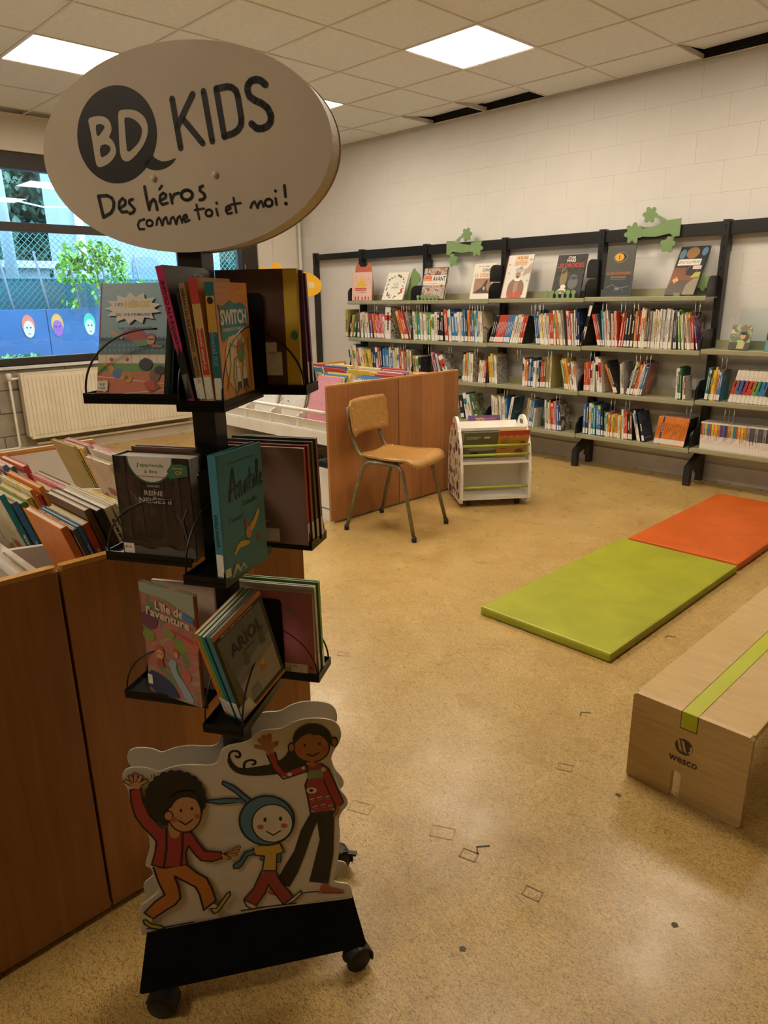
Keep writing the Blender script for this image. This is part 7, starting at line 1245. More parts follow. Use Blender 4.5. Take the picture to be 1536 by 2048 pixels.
# dark albums in the lower drawer bins
rl = random.Random(9)
for k in range(4):
    for q, c in enumerate('kSkB'):
        w_ = .22; h = .27 * rl.uniform(.9, 1.05); x = .061 - k * .29
        X = T(x + rl.uniform(0, .012), -.39 - .52 + q * .03, .081) @ RX(-math.radians(14))
        b = make_book(X, w_, h, .014, ARTS['dk' if q % 2 else 'bk'], BOOKM[c], False, True, None, rl, stl=None)
        tag(b, '%s album, %s row of the %s lower drawer bin behind the chair' % (PAL[c][0], ORD[q + 1], ORD[k + 1]), 'book', 'albums in the lower drawer bins')
        if q == 0 and k == 0: cover_print(b, w_, h, [('cover_lettering', W_I, [('t', 'TE', .55, .5, .1, .2)])])
# --- picture books on the trolley
TB = tr.matrix_basis
def trolley_book(x, w_, h, y, z, back, cover, label, items, th=.008):
    b = make_book(TB @ T(x, y, z) @ RX(-math.radians(back)), w_, h, th, cover, None, False, True, None, rb, stl=None)
    tag(b, label, 'book', 'picture books on the polka dot trolley'); cover_print(b, w_, h, items)
trolley_book(.022, .275, .215, .105, .312, -28, mat('cover_moss', (.13, .14, .075), .4), 'moss green landscape picture book leaning in the trolley front', [('cover_art', ink('pale_moss', (.38, .40, .26)), [('p', smooth([(.08, .38), (.3, .42), (.75, .42), (.9, .36), (.6, .28), (.2, .3)], 1)), ('e', .72, .16, .16, .03)]), ('cover_art', W_I, [('r', .06, .82, .4, .84), ('r', .06, .76, .34, .78), ('r', .48, .77, .62, .83)]), ('cover_art', K_, [('e', .3, .2, .1, .06)])])
trolley_book(.245, .203, .225, .093, .312, -28, mat('cover_amber', (.56, .28, .06), .4), 'orange picture book with a red top edge in the trolley front', [('cover_art', R_I, [('p', [(0, .86), (.1, .80), (.2, .85), (.3, .80), (.4, .85), (.5, .80), (.6, .85), (.7, .8), (.85, .85), (1, .82), (1, 1), (0, 1)])]), ('cover_lettering', K_, [('r', .12, .35 + k * .07, .32 + .03 * (k % 3), .363 + k * .07) for k in range(6)]), ('cover_art', N_I, [('e', .75, .22, .14, .12), ('e', .82, .55, .1, .06)])])
trolley_book(.135, .225, .255, .30, .312, 24, mat('cover_violet', (.12, .06, .20), .4), 'violet picture book with pink lettering standing at the back of the trolley', [])
bv = bpy.data.objects.get('book') and [o for o in bpy.data.objects if o.get('label', '').startswith('violet picture book')][0]
back_print(bv, .225, .23, .008, []) if False else None
mb = MB(); Fv = frame((0, -.0006, 0), (1, 0, 0), (0, 0, 1))
letter(mb, 'la', .045, .238, .012, 0, None, 0, 0, Fv); letter(mb, 'mobile', .115, .222, .020, 0, .075, 0, 0, Fv, bold=.02); mb.build('cover_lettering', ink('rose', (.62, .12, .16)), bv)
mb = MB(); letter(mb, 'TOTO', .05, .212, .026, 0, .06, 0, 0, Fv, bold=.04); mb.build('cover_lettering', Y_I, bv)

# ------------------------------------------------------------------ rotating comic stand
PX, PY = 2.483, -3.019
AZ = math.radians(-33.4)
nb = Vector((math.cos(AZ), math.sin(AZ), 0)); tb = Vector((-math.sin(AZ), math.cos(AZ), 0))
st = thing('book_stand', 'black rotating comic book stand on castors with an oval sign', 'book stand', T(PX, PY, 0))
FR = lambda off, z=0: frame(nb * off + Vector((0, 0, z)), tb, (0, 0, 1))
# base: glossy folded sheet with two sloping faces, on four castors
prof = [(.105, .052), (.105, .060), (.038, .150), (-.19, .150), (-.235, .060), (-.235, .052)]
AB = math.radians(-31.2)
nB = Vector((math.cos(AB), math.sin(AB), 0)); tB = Vector((-math.sin(AB), math.cos(AB), 0))
FLIP = Matrix(((1, 0, 0, 0), (0, -1, 0, 0), (0, 0, -1, 0), (0, 0, 0, 1)))
mb = MB()
mb.prism([(-.224, .003), (-.218, 0), (.218, 0), (.224, .004), (.206, .104), (-.206, .104)], -.004, 0, 0, frame(nB * .090 + Vector((0, 0, .058)), tB, Vector((0, 0, 1)) * .082 - nB * .056))
mb.prism(rrect(-.222, -.23, .222, .088, .012), .056, .062, 0, frame((0, 0, 0), tB, -nB) @ FLIP)
mb.prism([(-.205, -.07), (.205, -.07), (.205, .033), (-.205, .033)], .138, .142, 0, frame((0, 0, 0), tB, -nB) @ FLIP)
mb.build('base', BLACK_GLOSS, st)
for a, c in ((-.184, .088), (.204, .080), (-.19, -.185), (.212, -.19)):
    P_ = tB * a + nB * c
    cs = MB().box((-.012, -.014, .036), (.012, .014, .057), 0, T(*P_)).build('caster', BLACK_MATT, st)
    R9 = T(P_.x, P_.y, .0275) @ RZ(AZ + (1.9 if a > 0 else 1.35)) @ RX(math.pi / 2)
    for zz in (-.017, .005):
        MB().lathe([(.008, zz), (.025, zz + .001), (.0275, zz + .004), (.0275, zz + .008), (.025, zz + .011), (.008, zz + .012)], 20, 0, R9).build('wheel', BLACK_MATT, cs)
    MB().prism(arc(0, 0, .031, .031, -20, 150, 12) + arc(0, 0, .027, .027, 150, -20, 12), -.018, .018, 0, R9).build('hood', BLACK_MATT, cs)
    if a > 0 and c < 0: MB().box((.02, -.006, .0), (.045, .006, .006), 0, T(P_.x, P_.y, .045) @ RZ(AZ + 1.2)).build('brake_lever', BLACK_MATT, cs)
MB().box((-.02, -.02, .142), (.02, .02, 1.43), 0, RZ(-1.01)).build('pole', BLACK, st)
MB().box((-.019, -.006, 1.40), (.019, .006, 1.50), 0, frame((0, 0, 0), (-math.sin(-1.0141), math.cos(-1.0141), 0), (-math.cos(-1.0141), -math.sin(-1.0141), 0))).build('sign_bracket', BLACK, st)
# cut-out boards, one before and one behind the pole
cream = mat('cream_card', (.66, .60, .49), .55)
cut = smooth(CUTOUT, 1)
cut = [p for p in cut]
MB().prism(cut, -.003, 0, 0, FR(.030)).build('cutout_board', cream, st)
MB().prism(cut, 0, .003, 0, FR(-.033)).build('cutout_board', cream, st)
CK = {'k': ('comic_black', (.012, .011, .010)), 'R': ('comic_red', (.36, .035, .035)), 's1': ('comic_skin', (.55, .28, .13)), 's2': ('comic_brown_skin', (.42, .16, .05)), 'gn': ('comic_green', (.20, .27, .10)), 'w': ('comic_white', (.66, .60, .49)), 'gy': ('comic_grey', (.26, .23, .18)),
      'r2': ('comic_coral', (.46, .10, .06)), 'b': ('comic_blue', (.07, .19, .30)), 'r3': ('comic_burgundy', (.33, .05, .045)), 'y': ('comic_yellow', (.60, .40, .06)), 'yd': ('comic_ochre', (.50, .38, .06)), 'o': ('comic_orange', (.50, .17, .035))}
mats_ = [ink(*CK[k]) for k in CK]; idx = {k: i for i, k in enumerate(CK)}
brd = [o for o in st.children if o.name.startswith('cutout_board')][0]
mb = MB(); fz = .0004
for t_, c_, a_, pts in KIDS:
    fz += .000035
    if t_ == 'p': 
        q = smooth(pts, int(a_)) if a_ else pts
        mb.prism(q, fz - .00003, fz, idx[c_], FR(.030))
    else: stroke(mb, smooth(pts, 2, False) if 4 < len(pts) < 14 and a_ > .004 else pts, a_, fz, idx[c_], FR(.030))
mb.build('printed_children', mats_, brd)
mb = MB(); (u0, v0), (u1, v1) = CREDIT
letter(mb, 'Illustrations : Clément Devaux, Princesse, Marc Boutavant', u0, v0, .0042, .0005, math.hypot(u1 - u0, v1 - v0), math.atan2(v1 - v0, u1 - u0), 0, FR(.030)); mb.build('credit_line', ink('comic_grey', (0, 0, 0)), brd)
# oval sign
SAZ = -1.0141
ns = Vector((math.cos(SAZ), math.sin(SAZ), 0)); ts = Vector((-math.sin(SAZ), math.cos(SAZ), 0))
FS = lambda off: frame(ns * off + Vector((0, 0, 1.548)), ts, (0, 0, 1))
card = mat('sign_card', (.66, .58, .46), .55)
mb = MB(); el = ell(.007, 0, .231, .139, 80)
mb.prism(el, -.0025, 0, 0, FS(.030)).prism(el, 0, .0025, 0, FS(-.014))
rim = [(x, y) for x, y in ell(.007, 0, .2295, .1375, 80)]
o_ = MB()
o_.tube([(x, y, 0) for x, y in []] or [(0, 0, 0), (0, 0, .001)], .0005, 3)
mb.build('sign_faces', card, st)
# curved rim: a bent strip between the two faces, open for the pole below
mb = MB(); N = 80
ring = [(.007 + .2295 * math.cos(a), .1375 * math.sin(a)) for a in [math.radians(-88 + 350 * i / N) for i in range(N + 1)]]
ring2 = [(.007 + .2283 * math.cos(a), .1363 * math.sin(a)) for a in [math.radians(-88 + 350 * i / N) for i in range(N + 1)]]
for i in range(N):
    a, b_, c_, d_ = ring[i], ring[i + 1], ring2[i + 1], ring2[i]
    mb.prism([a, b_, c_, d_], -.0115 - .0, .0275, 0, FS(0))
mb.build('sign_rim', card, st)
sf = [o for o in st.children if o.name.startswith('sign_faces')][0]
def sign_part(name, m, groups, z):
    mb = MB()
    for g in groups:
        for wd_, pts in SIGN[g]:
            if wd_ == 0: mb.prism(smooth(pts, 1), z - .0002, z, 0, FS(.030))
            else: stroke(mb, pts, wd_, z, 0, FS(.030))
    mb.build(name, m, sf)
sign_black = ink('sign_black', (.012, .011, .009))
sign_part('speech_bubble', sign_black, ['bubble'], .0004); sign_part('bubble_letters', card, ['letters'], .0007); sign_part('letter_counters', sign_black, ['holes'], .0010)
sign_part('block_letters', sign_black, ['kids'], .0004); sign_part('handwriting', sign_black, ['big', 'small'], .0004)
for u, v in RIVETS: MB().lathe([(.0048, 0), (.0045, .002), (.002, .0035), (.0004, .0038)], 12, 0, FS(.030) @ T(u, v, 0)).build('screw_cap', card, sf)

# pockets: plate, tray, two wire arcs, four to a tier
LP, DP, EP = .162, .072, .025
TH = {0: -.955, 1: -1.054, 2: -1.013}; TZ = {0: 1.196, 1: .930, 2: .668}
KD = {'S': 0, 'E': 1, 'N': 2, 'W': 3}
def pocket_frame(t, k):
    an = TH[t] + KD[k] * math.pi / 2
    r = Vector((math.cos(an), math.sin(an), 0)); tt = Vector((-math.sin(an), math.cos(an), 0))
    return frame(Vector((PX, PY, TZ[t])) + tt * EP, r, tt)       # local x = r, y = t, z = up
for t in range(3):
    for k in 'SENW':
        Xl = T(-PX, -PY, 0) @ pocket_frame(t, k)
        pk = MB().box((.0, 0, -.002), (LP, DP, 0), 0, Xl).box((LP - .002, 0, -.008), (LP, DP, .008), 0, Xl).box((0.0, DP - .002, -.008), (LP, DP, .008), 0, Xl).box((.0, 0, -.008), (LP, .002, .008), 0, Xl).build('pocket', BLACK_GLOSS, st)
        MB().prism([(.0, 0), (.096, 0), (.096, .145)] + arc(.088, .145, .008, .008, 0, 90, 4)[1:] + [(.0, .153)], -.0015, 0, 0, Xl @ Matrix(((1, 0, 0, 0), (0, 0, -1, 0), (0, 1, 0, 0), (0, 0, 0, 1)))).build('back_plate', BLACK_GLOSS, pk)
        for yy in (.003, DP - .003):
            pts = [(LP - .004, yy, .004)] + [(.035 + (LP - .039) * math.cos(a), yy, .006 + .098 * math.sin(a)) for a in [math.radians(6 + 84 * i / 14) for i in range(15)]]
            if yy > .01: pts.append((.028, yy, .104))
            MB().tube(pts, .0016, 6, 0, Xl).build('wire_guard', BLACK, pk)

def stand_book(t, k, r_out, y_, w_, h, th, cover, spine, label, front=(), back=(), tilt=0, lean=0, dz=0, lab=True, stl=None, yaw=0):
    """spine at radius r_out; y_ = distance of the front cover from the plate"""
    dz += .001 + max(0, w_ * math.sin(tilt)) + max(0, -th * math.sin(lean))
    X = pocket_frame(t, k) @ T(r_out, y_, dz) @ RZ(math.pi + yaw) @ RX(lean) @ RY(tilt)
    b = make_book(X, w_, h, th, cover, spine, lab, th > .008, None, rb, stl=stl)
    tag(b, label, 'book', 'books in the rotating stand')
    if front: cover_print(b, w_, h, front)
    if back: back_print(b, w_, h, th, back)
    return b
def spine_text(b, th, h, s, m, z0=.06, frac=.6, size=.6):
    mb = MB(); letter(mb, s, 0, 0, th * size, 0, h * frac, 0, 0, frame((-.0009, th * (.5 + size / 2), z0), (0, 0, 1), (0, -1, 0)), bold=.01); mb.build('spine_lettering', m, b)
rad = math.radians
sky_c = mat('cover_sky', (.22, .38, .46), .35)
# tier 1, left pocket: first-reader with a flying child
burst = [(.5 + (.34 if i % 2 else .25) * math.cos(i * math.pi / 13) * 1.25, .77 + (.145 if i % 2 else .10) * math.sin(i * math.pi / 13)) for i in range(26)]
stand_book(0, 'W', .140, .068, .112, .172, .016, sky_c, mat('spine_red', (.50, .08, .06), .4), 'pale blue first reader with a white starburst title, top tier left pocket',
    [('cover_art', ink('crowd', (.08, .17, .24)), [('r', 0, .36, 1, .50)] + [('e', .05 + .065 * i, .50, .035, .02) for i in range(15)]), ('cover_art', ink('crowd_light', (.16, .28, .34)), [('e', .03 + .07 * (i % 14), .40 + .045 * (i // 14), .018, .013) for i in range(28)]), ('cover_art', Y_I, [('r', 0, .28, 1, .36)]), ('cover_art', W_I, [('r', .01 + .125 * i, .285, .01 + .125 * i + .11, .352) for i in range(8)]), ('cover_art', R_I, [('e', .2, .315, .03, .018), ('e', .44, .315, .03, .018), ('e', .7, .315, .03, .018)]), ('cover_art', G_I, [('r', 0, .20, 1, .28)]), ('cover_art', ink('track', (.58, .17, .07)), [('r', 0, 0, 1, .21)]), ('cover_art', W_I, [('p', [(0, .16), (1, .10), (1, .106), (0, .166)]), ('p', [(.3, 0), (1, .045), (1, .05), (.28, .004)])]),
     ('cover_art', ink('cape', (.40, .05, .05)), [('p', [(.34, .56), (.6, .60), (.74, .52), (.6, .46), (.44, .49)]), ('e', .78, .50, .07, .05)]), ('cover_art', G_I, [('p', [(.5, .48), (.72, .50), (.74, .44), (.6, .43)])]), ('cover_art', S_I, [('e', .78, .485, .06, .04), ('p', [(.2, .58), (.36, .52), (.36, .49), (.16, .56)]), ('p', [(.8, .45), (.95, .44), (.95, .42), (.8, .42)])]), ('cover_art', K_, [('r', .74, .488, .83, .5)]),
     ('cover_art', ink('cat_orange', (.60, .27, .05)), [('p', smooth([(.03, .26), (.2, .29), (.26, .22), (.4, .2), (.5, .16), (.4, .12), (.3, .17), (.2, .18), (.16, .25)], 1)), ('e', .47, .15, .06, .045)]), ('cover_art', B_I, [('e', .3, .19, .07, .045)]), ('cover_art', N_I, [('e', .86, .17, .08, .06), ('p', [(.7, .1), (.85, .14), (.95, .06), (.8, .02)])]), ('cover_art', K_, [('e', .72, .27, .10, .055), ('e', .93, .22, .08, .04)]), ('cover_art', R_I, [('p', [(.72, .12), (.86, .13), (.88, .04), (.74, .05)])]), ('cover_art', Y_I, [('e', .12, .09, .06, .04), ('r', .1, .02, .14, .06)]),
     ('cover_art', W_I, [('p', burst)]), ('cover_lettering', K_, [('t', 'LES', .24, .79, .03, .12), ('t', 'DE 1RE PRIMAIRE', .26, .70, .028, .5), ('t', 'Les super-sportifs', .30, .585, .024, .5)]), ('cover_lettering', Y_I, [('t', 'HÉROS', .38, .78, .055, .38, 0, .05)]), ('book_label', LBL, [('r', .01, .03, .17, .12)]), ('cover_lettering', K_, [('t', 'EJ', .06, .08, .022, .06), ('t', 'CAR', .04, .045, .022, .1)])], lean=rad(-17), lab=False)
for q, (c, dt) in enumerate((('t', .030),)):
    stand_book(0, 'W', .138, .050, .112, .172, .005, BOOKM[c], BOOKM[c], '%s book hidden behind the pale blue first reader, top tier' % PAL[c][0], lean=rad(-17))
# tier 1, front pocket
b = stand_book(0, 'S', .150, .024, .150, .190, .011, ARTS['dk'], mat('spine_hotpink', (.58, .04, .16), .4), 'tall black book with a bright pink spine, top tier front pocket', [('cover_lettering', W_I, [('t', 'Ph. Tisan', .62, .93, .02, .2)])], lean=rad(-9), lab=True)
spine_text(b, .011, .190, 'PANIQUE À LA CANTINE', K_, .085, .45, .5)
mb = MB(); mb.prism([(0, 0), (.011, 0), (.011, .07), (.008, .062), (.006, .078), (.003, .06), (0, .072)], 0, .0002, 0, frame((-.0007, .011, .008), (0, -1, 0), (0, 0, 1))); mb.build('spine_art', K_, b)
stand_book(0, 'S', .146, .032, .12, .160, .005, BOOKM['k'], BOOKM['k'], 'thin black book beside the pink-spined one, top tier front pocket', lean=rad(-7))
b = stand_book(0, 'S', .152, .042, .115, .166, .009, mat('cover_tan', (.36, .22, .09), .4), None, 'tan paperback with dark lettering on the spine, top tier front pocket', lean=rad(-6)); spine_text(b, .009, .166, 'SILLON NOIR · TONNERRE SUR LES CARAÏBES', K_, .03, .78, .55)
b = stand_book(0, 'S', .154, .056, .115, .172, .0125, mat('cover_gold', (.52, .32, .08), .4), mat('spine_sand', (.60, .42, .16), .4), 'golden paperback with a red spine block, top tier front pocket', lean=rad(-4))
MB().box((-.0007, 0, .138), (.0001, .0125, .172)).build('spine_band', R_I, b); MB().box((-.0007, .002, .042), (.0001, .011, .105)).build('spine_band', R_I, b); spine_text(b, .0125, .172, 'Le Prisonnier Gérémondo', W_I, .05, .33, .35)
b = stand_book(0, 'S', .156, .0705, .122, .166, .0125, mat('cover_tangerine', (.68, .27, .05), .35), mat('spine_petrol', (.02, .15, .17), .4), 'orange paperback titled SWITCH with a green insect, top tier front pocket',
    [('cover_art', ink('apricot_glow', (.74, .46, .22)), [('e', .5, .34, .36, .26)]), ('cover_art', ink('splash', (.02, .20, .22)), [('p', smooth([(.08, .60), (.1, .78), (.02, .83), (.18, .80), (.3, .82), (.42, .86), (.56, .82), (.74, .84), (.9, .80), (.97, .72), (.9, .64), (.8, .58), (.5, .57), (.24, .55), (.12, .5)], 1))]), ('cover_lettering', W_I, [('t', 'SWITCH', .10, .66, .12, .80, 0, .05), ('t', 'DANGER MUTATION IMMÉDIATE !', .14, .60, .03, .70)]), ('cover_lettering', Y_I, [('t', 'Ali Sparkes', .06, .93, .022, .26), ('t', 'Ross Collins', .66, .91, .026, .26)]),
     ('cover_art', G_I, [('e', .62, .42, .11, .10), ('s', .003, [(.55, .45), (.3, .50), (.28, .32), (.14, .12)]), ('s', .003, [(.68, .45), (.9, .52), (.86, .3), (.92, .1)]), ('s', .003, [(.55, .38), (.4, .36), (.34, .22), (.4, .04)]), ('s', .003, [(.66, .36), (.7, .25), (.72, .03)]), ('s', .002, [(.58, .52), (.5, .56)]), ('s', .002, [(.66, .52), (.76, .56)])]), ('cover_art', R_I, [('e', .56, .46, .03, .04), ('e', .69, .46, .03, .04)]), ('cover_art', W_I, [('p', [(.42, .16), (.54, .16), (.54, .28), (.44, .28)]), ('p', [(.62, .17), (.76, .17), (.74, .29), (.64, .29)]), ('e', .48, .31, .04, .025), ('e', .70, .32, .04, .025)]), ('cover_art', ink('shorts', (.03, .04, .09)), [('p', [(.42, .06), (.46, .16), (.55, .16), (.56, .08), (.5, .11)]), ('p', [(.62, .08), (.62, .17), (.76, .17), (.78, .07), (.7, .11)])])], lean=rad(-1))
MB().box((-.0008, 0, .100), (.0001, .0125, .148)).build('spine_band', mat('spine_amber', (.60, .34, .05), .4), b); spine_text(b, .0125, .166, 'SOS Sauterelles', L_I, .055, .30, .55)
MB().prism(ell(.0062, .142, .0042, .0046, 14), 0, .0003, 0, frame((-.001, .0125, 0), (0, -1, 0), (0, 0, 1))).build('spine_dot', K_, b)
# tier 1, right pocket, seen from behind
b = stand_book(0, 'E', .152, .016, .135, .188, .012, mat('cover_umber', (.105, .055, .04), .4), mat('spine_lemon', (.62, .45, .07), .4), 'dark brown book with a yellow edge and barcode label, top tier right pocket', (),
    [('cover_art', Y_I, [('r', .84, 0, 1, 1)]), ('cover_lettering', ink('warm_text', (.5, .36, .25)), lines(.20, .56, .70, 4, .03, .012)), ('cover_art', ink('game_board', (.48, .36, .18)), [('r', .22, .38, .56, .52)]), ('cover_art', K_, [('e', .28 + .08 * (i % 4), .41 + .04 * (i // 4), .014, .01) for i in range(12)]), ('book_label', LBL, [('r', .0, .12, .78, .32), ('r', .58, .30, .72, .40)]), ('cover_lettering', K_, [('t', 'que de Chevetogne', .02, .27, .014, .5), ('bars', .04, .19, .48, .24)]), ('cover_lettering', ink('warm_text', (0, 0, 0)), lines(.12, .5, .085, 5, .017, .008)), ('cover_art', ink('mint_dot', (.05, .30, .20)), [('e', .95, .46, .045, .04)])], lab=False)
stand_book(0, 'E', .158, .034, .135, .186, .008, BOOKM['v'], mat('spine_plum', (.15, .05, .17), .4), 'plum book behind the dark brown one, top tier right pocket', lean=rad(-3))
stand_book(0, 'E', .161, .050, .135, .182, .008, BOOKM['v'], mat('spine_plum', (.15, .05, .17), .4), 'second plum book, leaning at the back of the top tier right pocket', lean=rad(-6))
# tier 2
forest = art('print_forest', [(.02, .012, .012), (.035, .02, .018), (.06, .035, .03), (.14, .08, .06)], 16, 31)
b = stand_book(1, 'W', .128, .068, .137, .172, .040, forest, mat('spine_bottle', (.03, .10, .06), .4), 'thick dark forest-coloured reader with a white semicircle badge, middle tier left pocket',
    [('cover_art', ink('trunks', (.05, .028, .022)), [('r', .1, .2, .16, 1), ('r', .3, .25, .34, 1), ('r', .8, .2, .86, .9), ('r', .62, .3, .65, .9)]), ('cover_art', ink('green_edge', (.05, .13, .07)), [('r', 0, 0, .012, 1)]), ('cover_art', ink('rim_green', (.05, .16, .09)), [('p', arc(.5, 1, .31, .25, 180, 360, 24))]), ('cover_art', ink('badge_white', (.70, .66, .60)), [('p', arc(.5, 1, .29, .235, 180, 360, 24))]), ('cover_art', ink('rim_green', (0, 0, 0)), [('p', [(.74, .80), (.99, .84), (.99, .93), (.92, .95), (.78, .94), (.72, .88)])]), ('cover_lettering', ink('rim_green', (0, 0, 0)), [('t', "J'apprends", .32, .91, .034, .36), ('t', 'à lire', .42, .85, .034, .17)]), ('cover_lettering', R_I, [('t', 'avec les Grands Classiques', .30, .81, .018, .42)]), ('cover_lettering', Y_I, [('t', 'CP', .83, .85, .034, .09), ('t', 'Niveau', .80, .90, .016, .14)]),
     ('cover_lettering', ink('silver', (.55, .54, .52)), [('t', 'DISNEY', .44, .715, .022, .17), ('t', 'LA', .52, .69, .012, .03), ('t', 'REINE', .39, .635, .048, .25, 0, .02), ('t', 'DES', .5, .612, .012, .05), ('t', 'NEIGES II', .31, .56, .052, .43, 0, .02)]), ('cover_art', ink('mist', (.10, .085, .08)), [('p', smooth([(0, .06), (.2, .14), (.4, .08), (.6, .15), (.8, .09), (1, .16), (1, 0), (0, 0)], 1)), ('s', .003, [(.9, .2), (.86, .4), (.93, .52)]), ('s', .003, [(.87, .36), (.8, .46)])]), ('book_label', LBL, [('r', .02, .04, .16, .14)]), ('cover_lettering', K_, [('t', 'E3', .04, .09, .022, .08)])], lab=False)
for i in range(6): MB().box((-.0006, .004 + i * .006, .02), (.0001, .007 + i * .006, .17)).build('spine_band', Y_I, b) if i % 2 else None
b2 = stand_book(1, 'W', .122, .024, .115, .178, .014, BOOKM['n'], BOOKM['n'], 'brown book behind the thick forest reader, middle tier left pocket')
b = stand_book(1, 'S', .158, .0705, .112, .195, .0145, mat('cover_lagoon', (.035, .24, .33), .35), mat('spine_lagoon', (.04, .22, .30), .4), 'turquoise comic with black hand lettering and yellow ribbons, middle tier front pocket',
    [('cover_lettering', ink('night', (.01, .025, .05)), [('s', .004, [(.22, .62), (.28, .78), (.33, .86), (.36, .62)]), ('s', .0035, [(.22, .69), (.40, .72)]), ('s', .0032, [(.43, .63), (.44, .73), (.48, .75), (.50, .63)]), ('s', .0032, [(.60, .74), (.54, .70), (.56, .64), (.62, .72), (.63, .645)]), ('s', .0032, [(.70, .82), (.68, .66), (.72, .655)]), ('s', .0032, [(.64, .75), (.76, .765)]), ('s', .0032, [(.80, .70), (.76, .73), (.77, .66), (.82, .68), (.81, .75)]), ('s', .0032, [(.86, .70), (.90, .86), (.87, .87), (.86, .68), (.89, .66)]), ('s', .0032, [(.92, .69), (.97, .73), (.94, .76), (.92, .70), (.95, .665), (.98, .68)]), ('t', 'Latuile', .50, .545, .045, .32), ('t', "C'est parti !", .16, .45, .035, .32), ('t', 'Anne Didier · Olivier Muller · Clément Devaux', .2, .905, .018, .6)]),
     ('cover_art', Y_I, [('p', smooth([(.60, .36), (.72, .40), (.84, .48), (.86, .44), (.74, .34), (.64, .30)], 1)), ('p', smooth([(.22, .20), (.34, .27), (.5, .26), (.62, .22), (.5, .21), (.34, .22), (.24, .17)], 1)), ('p', smooth([(.2, .03), (.28, .12), (.36, .03), (.33, .03), (.28, .08), (.23, .03)], 1))]), ('cover_art', R_I, [('p', smooth([(.5, .40), (.54, .46), (.56, .36), (.62, .30), (.56, .30)], 1)), ('p', [(.76, .26), (.86, .24), (.78, .20)])]), ('cover_art', S_I, [('e', .58, .31, .07, .05)]), ('cover_art', ink('ball_white', (.6, .6, .55)), [('s', .003, [(.16, .02), (.24, .10), (.32, .03)]), ('s', .003, [(.32, .03), (.40, .08), (.46, .03)])]), ('book_label', LBL, [('r', .0, .03, .12, .10)])], yaw=rad(-9))
spine_text(b, .0145, .195, 'Anatole Latuile', ink('night', (0, 0, 0)), .055, .26, .5)
b = stand_book(1, 'E', .156, .008, .155, .172, .008, mat('cover_mauve', (.26, .155, .13), .4), mat('spine_coral', (.52, .13, .08), .4), 'mauve album with a barcode label, middle tier right pocket', (), [('cover_art', ink('pale_cat', (.5, .36, .28)), [('e', .46, .22, .05, .02), ('e', .52, .235, .02, .014)]), ('cover_lettering', ink('rosy_text', (.36, .16, .13)), lines(.28, .48, .44, 4, .035, .01)), ('book_label', LBL, [('r', .1, .02, .66, .16)]), ('cover_lettering', K_, [('bars', .14, .05, .46, .10), ('t', 'Chevetogne', .12, .12, .014, .3)])], lean=rad(-1.5))
for q, (c, nm_) in enumerate((('r', 'coral red'), ('G', 'olive green'), ('n', 'maroon'))):
    stand_book(1, 'E', .159 + .003 * q, .021 + .014 * q, .155, .175 + .004 * q, .009, BOOKM[c], mat('spine_' + nm_.replace(' ', '_'), {'r': (.50, .10, .06), 'G': (.13, .14, .05), 'n': (.14, .035, .03)}[c], .4), '%s spined album behind the mauve one, middle tier right pocket' % nm_, lean=rad(-2 - q))
# tier 3
isle = art('print_island', [(.16, .22, .10), (.42, .16, .14), (.36, .30, .16), (.10, .20, .28)], 26, 33)
b = stand_book(2, 'W', .116, .062, .116, .215, .009, isle, mat('spine_rose', (.45, .2, .2), .4), 'colourful island adventure paperback standing in the lower tier left pocket',
    [('cover_art', ink('dusk_sky', (.30, .34, .26)), [('p', [(0, 1), (1, 1), (1, .80), (.5, .9), (0, .92)])]), ('cover_art', ink('plum_tree', (.16, .05, .10)), [('e', .14, .68, .16, .08)]), ('cover_art', ink('leaf_green', (.20, .28, .06)), [('e', .1, .54, .12, .05), ('e', .7, .52, .14, .06), ('e', .5, .6, .1, .04)]), ('cover_art', ink('coral_tree', (.48, .14, .10)), [('e', .9, .55, .13, .07), ('e', .75, .26, .1, .05)]), ('cover_art', ink('river', (.30, .38, .50)), [('p', smooth([(.42, .36), (.6, .38), (.56, .28), (.74, .16), (.9, .02), (.7, .02), (.6, .14), (.48, .24)], 1))]), ('cover_art', ink('deep_blue', (.03, .05, .13)), [('p', smooth([(0, .0), (0, .22), (.3, .2), (.5, .12), (.62, 0)], 1))]), ('cover_art', ink('hair_red', (.42, .10, .04)), [('e', .28, .42, .09, .06), ('e', .6, .46, .05, .035)]), ('cover_art', S_I, [('e', .28, .39, .07, .045), ('e', .6, .43, .035, .025)]), ('cover_art', K_, [('e', .25, .395, .01, .008), ('e', .31, .395, .01, .008)]), ('cover_art', ink('tunic', (.40, .06, .05)), [('p', [(.22, .28), (.35, .28), (.33, .35), (.24, .35)])]),
     ('cover_lettering', ink('cream_title', (.66, .50, .38)), [('t', "L'île de", .28, .80, .075, .52, -.08, .04), ('t', "l'aventure", .1, .735, .075, .80, -.10, .04)]), ('cover_art', R_I, [('p', [(.56, .655), (.95, .60), (.95, .58), (.56, .63)])]), ('cover_art', B_I, [('p', [(.78, .84), (.98, .80), (.98, .74), (.78, .78)])]), ('book_label', LBL, [('r', 0, .08, .09, .17)])], lab=False, yaw=rad(-12), lean=rad(2), tilt=rad(3))
stand_book(2, 'W', .112, .026, .118, .205, .006, BOOKM['c'], BOOKM['c'], 'cream open back board behind the island paperback, lower tier', lab=False)
for q, (c, dt) in enumerate((('o', 0.0), ('g', .0085), ('t', .017))):
    stand_book(2, 'S', .120 + .004 * q, .026 + dt, .122, .182, .007, BOOKM[c], BOOKM[c], '%s spined comic under the tilted snowy one, lower tier front pocket' % PAL[c][0], tilt=rad(-17), yaw=rad(-16))
snow = mat('cover_snow', (.36, .36, .33), .4)
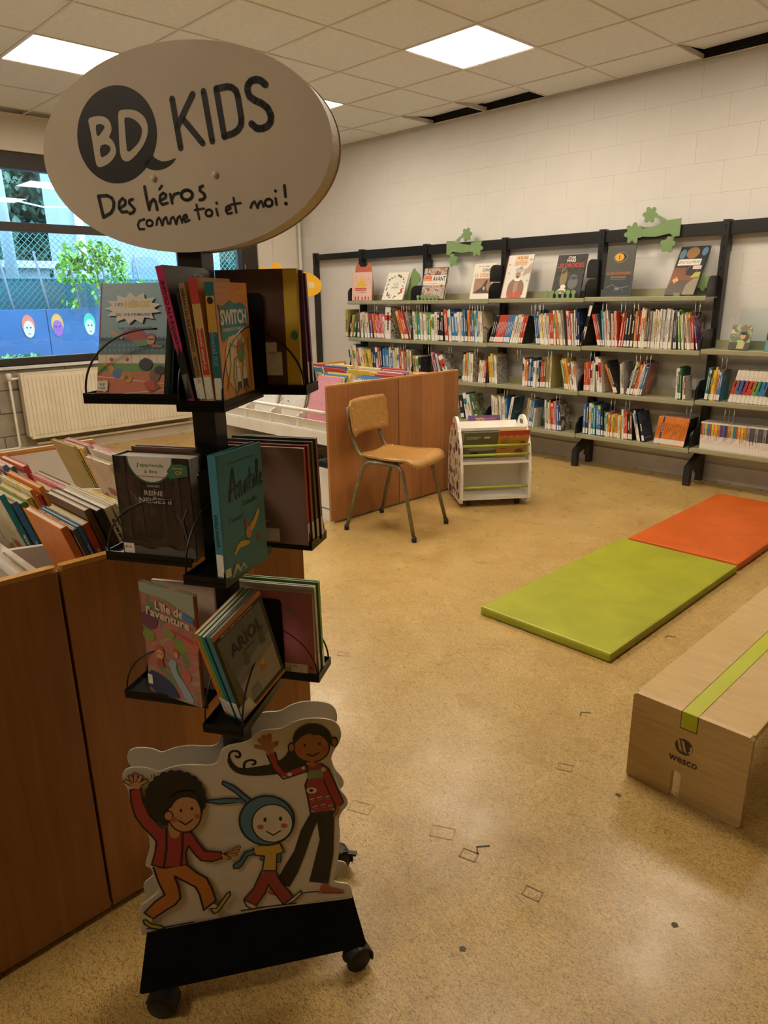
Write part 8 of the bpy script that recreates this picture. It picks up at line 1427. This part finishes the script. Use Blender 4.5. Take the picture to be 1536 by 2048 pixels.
b = stand_book(2, 'S', .133, .058, .122, .186, .010, snow, mat('spine_sea', (.06, .22, .26), .4), 'grey snowy comic with a black frame, tilted in the lower tier front pocket',
    [('cover_art', ink('night_frame', (.02, .022, .025)), [('r', 0, .02, 1, .97)]), ('cover_art', ink('lamp_orange', (.6, .22, .05)), [('r', 0, .95, 1, 1), ('r', .0, 0, 1, .03)]), ('cover_art', ink('snow_field', (.40, .39, .35)), [('r', .04, .08, .94, .44)]), ('cover_art', ink('grey_wall', (.15, .16, .17)), [('p', [(.04, .44), (.94, .56), (.94, .91), (.04, .91)])]), ('cover_art', ink('grey_street', (.26, .27, .26)), [('p', [(.04, .44), (.94, .56), (.94, .42), (.04, .32)])]), ('cover_art', ink('bush', (.12, .11, .05)), [('p', [(.04, .91), (.04, .1), (.2, .1), (.14, .5), (.08, .8)])]), ('cover_art', ink('passer', (.10, .10, .10)), [('p', [(.72, .5), (.84, .5), (.82, .68), (.74, .68)]), ('e', .78, .71, .03, .025), ('p', [(.36, .46), (.46, .46), (.44, .60), (.38, .60)])]), ('cover_art', ink('bin_blue', (.20, .26, .30)), [('p', [(.30, .10), (.5, .10), (.48, .2), (.32, .2)])]), ('cover_art', O_I, [('p', [(.60, .25), (.70, .25), (.68, .33), (.62, .33)])]), ('cover_art', Y_I, [('e', .65, .345, .04, .025)]),
     ('cover_lettering', ink('night', (0, 0, 0)), [('t', 'ARIOL', .20, .66, .13, .66, 0, .02), ('t', 'Debout !', .42, .60, .035, .24)]), ('cover_lettering', W_I, [('t', 'EMMANUEL GUIBERT ET MARC BOUTAVANT', .12, .925, .02, .66)]), ('book_label', LBL, [('p', [(0, .02), (.3, .02), (.22, .17), (0, .17)])])], tilt=rad(-17), yaw=rad(-16), lab=True)
b = stand_book(2, 'E', .155, .010, .145, .168, .008, mat('cover_pink', (.50, .16, .20), .4), mat('spine_pink', (.56, .26, .26), .4), 'pink book with an embossed flower and a barcode label, lower tier right pocket', (), [('cover_art', ink('silver_flower', (.36, .24, .20)), [('e', .52 + .03 * math.cos(i), .80 + .05 * math.sin(i * 1.7), .025, .014) for i in range(7)] + [('e', .68, .74, .05, .03), ('e', .76, .80, .04, .03), ('s', .0012, [(.6, .78), (.75, .72), (.86, .62)])]), ('cover_lettering', ink('plum_text', (.30, .06, .09)), lines(.26, .52, .56, 3, .04, .011) + lines(.26, .56, .40, 4, .04, .011)), ('book_label', LBL, [('r', .22, .02, .90, .15)]), ('cover_lettering', K_, [('bars', .30, .05, .68, .10), ('t', 'Bibliothèque de Chevetogne', .26, .115, .013, .5), ('t', '2', .92, .1, .04, .05)])], lab=False)
for q, (c, nm_) in enumerate((('w', 'white'), ('g', 'olive'))):
    stand_book(2, 'E', .157 + .003 * q, .024 + .014 * q, .147, .178 + .004 * q, .009, BOOKM[c], BOOKM[c], '%s spined book behind the pink one, lower tier right pocket' % nm_, lean=rad(-2))
bpy.context.view_layer.update()
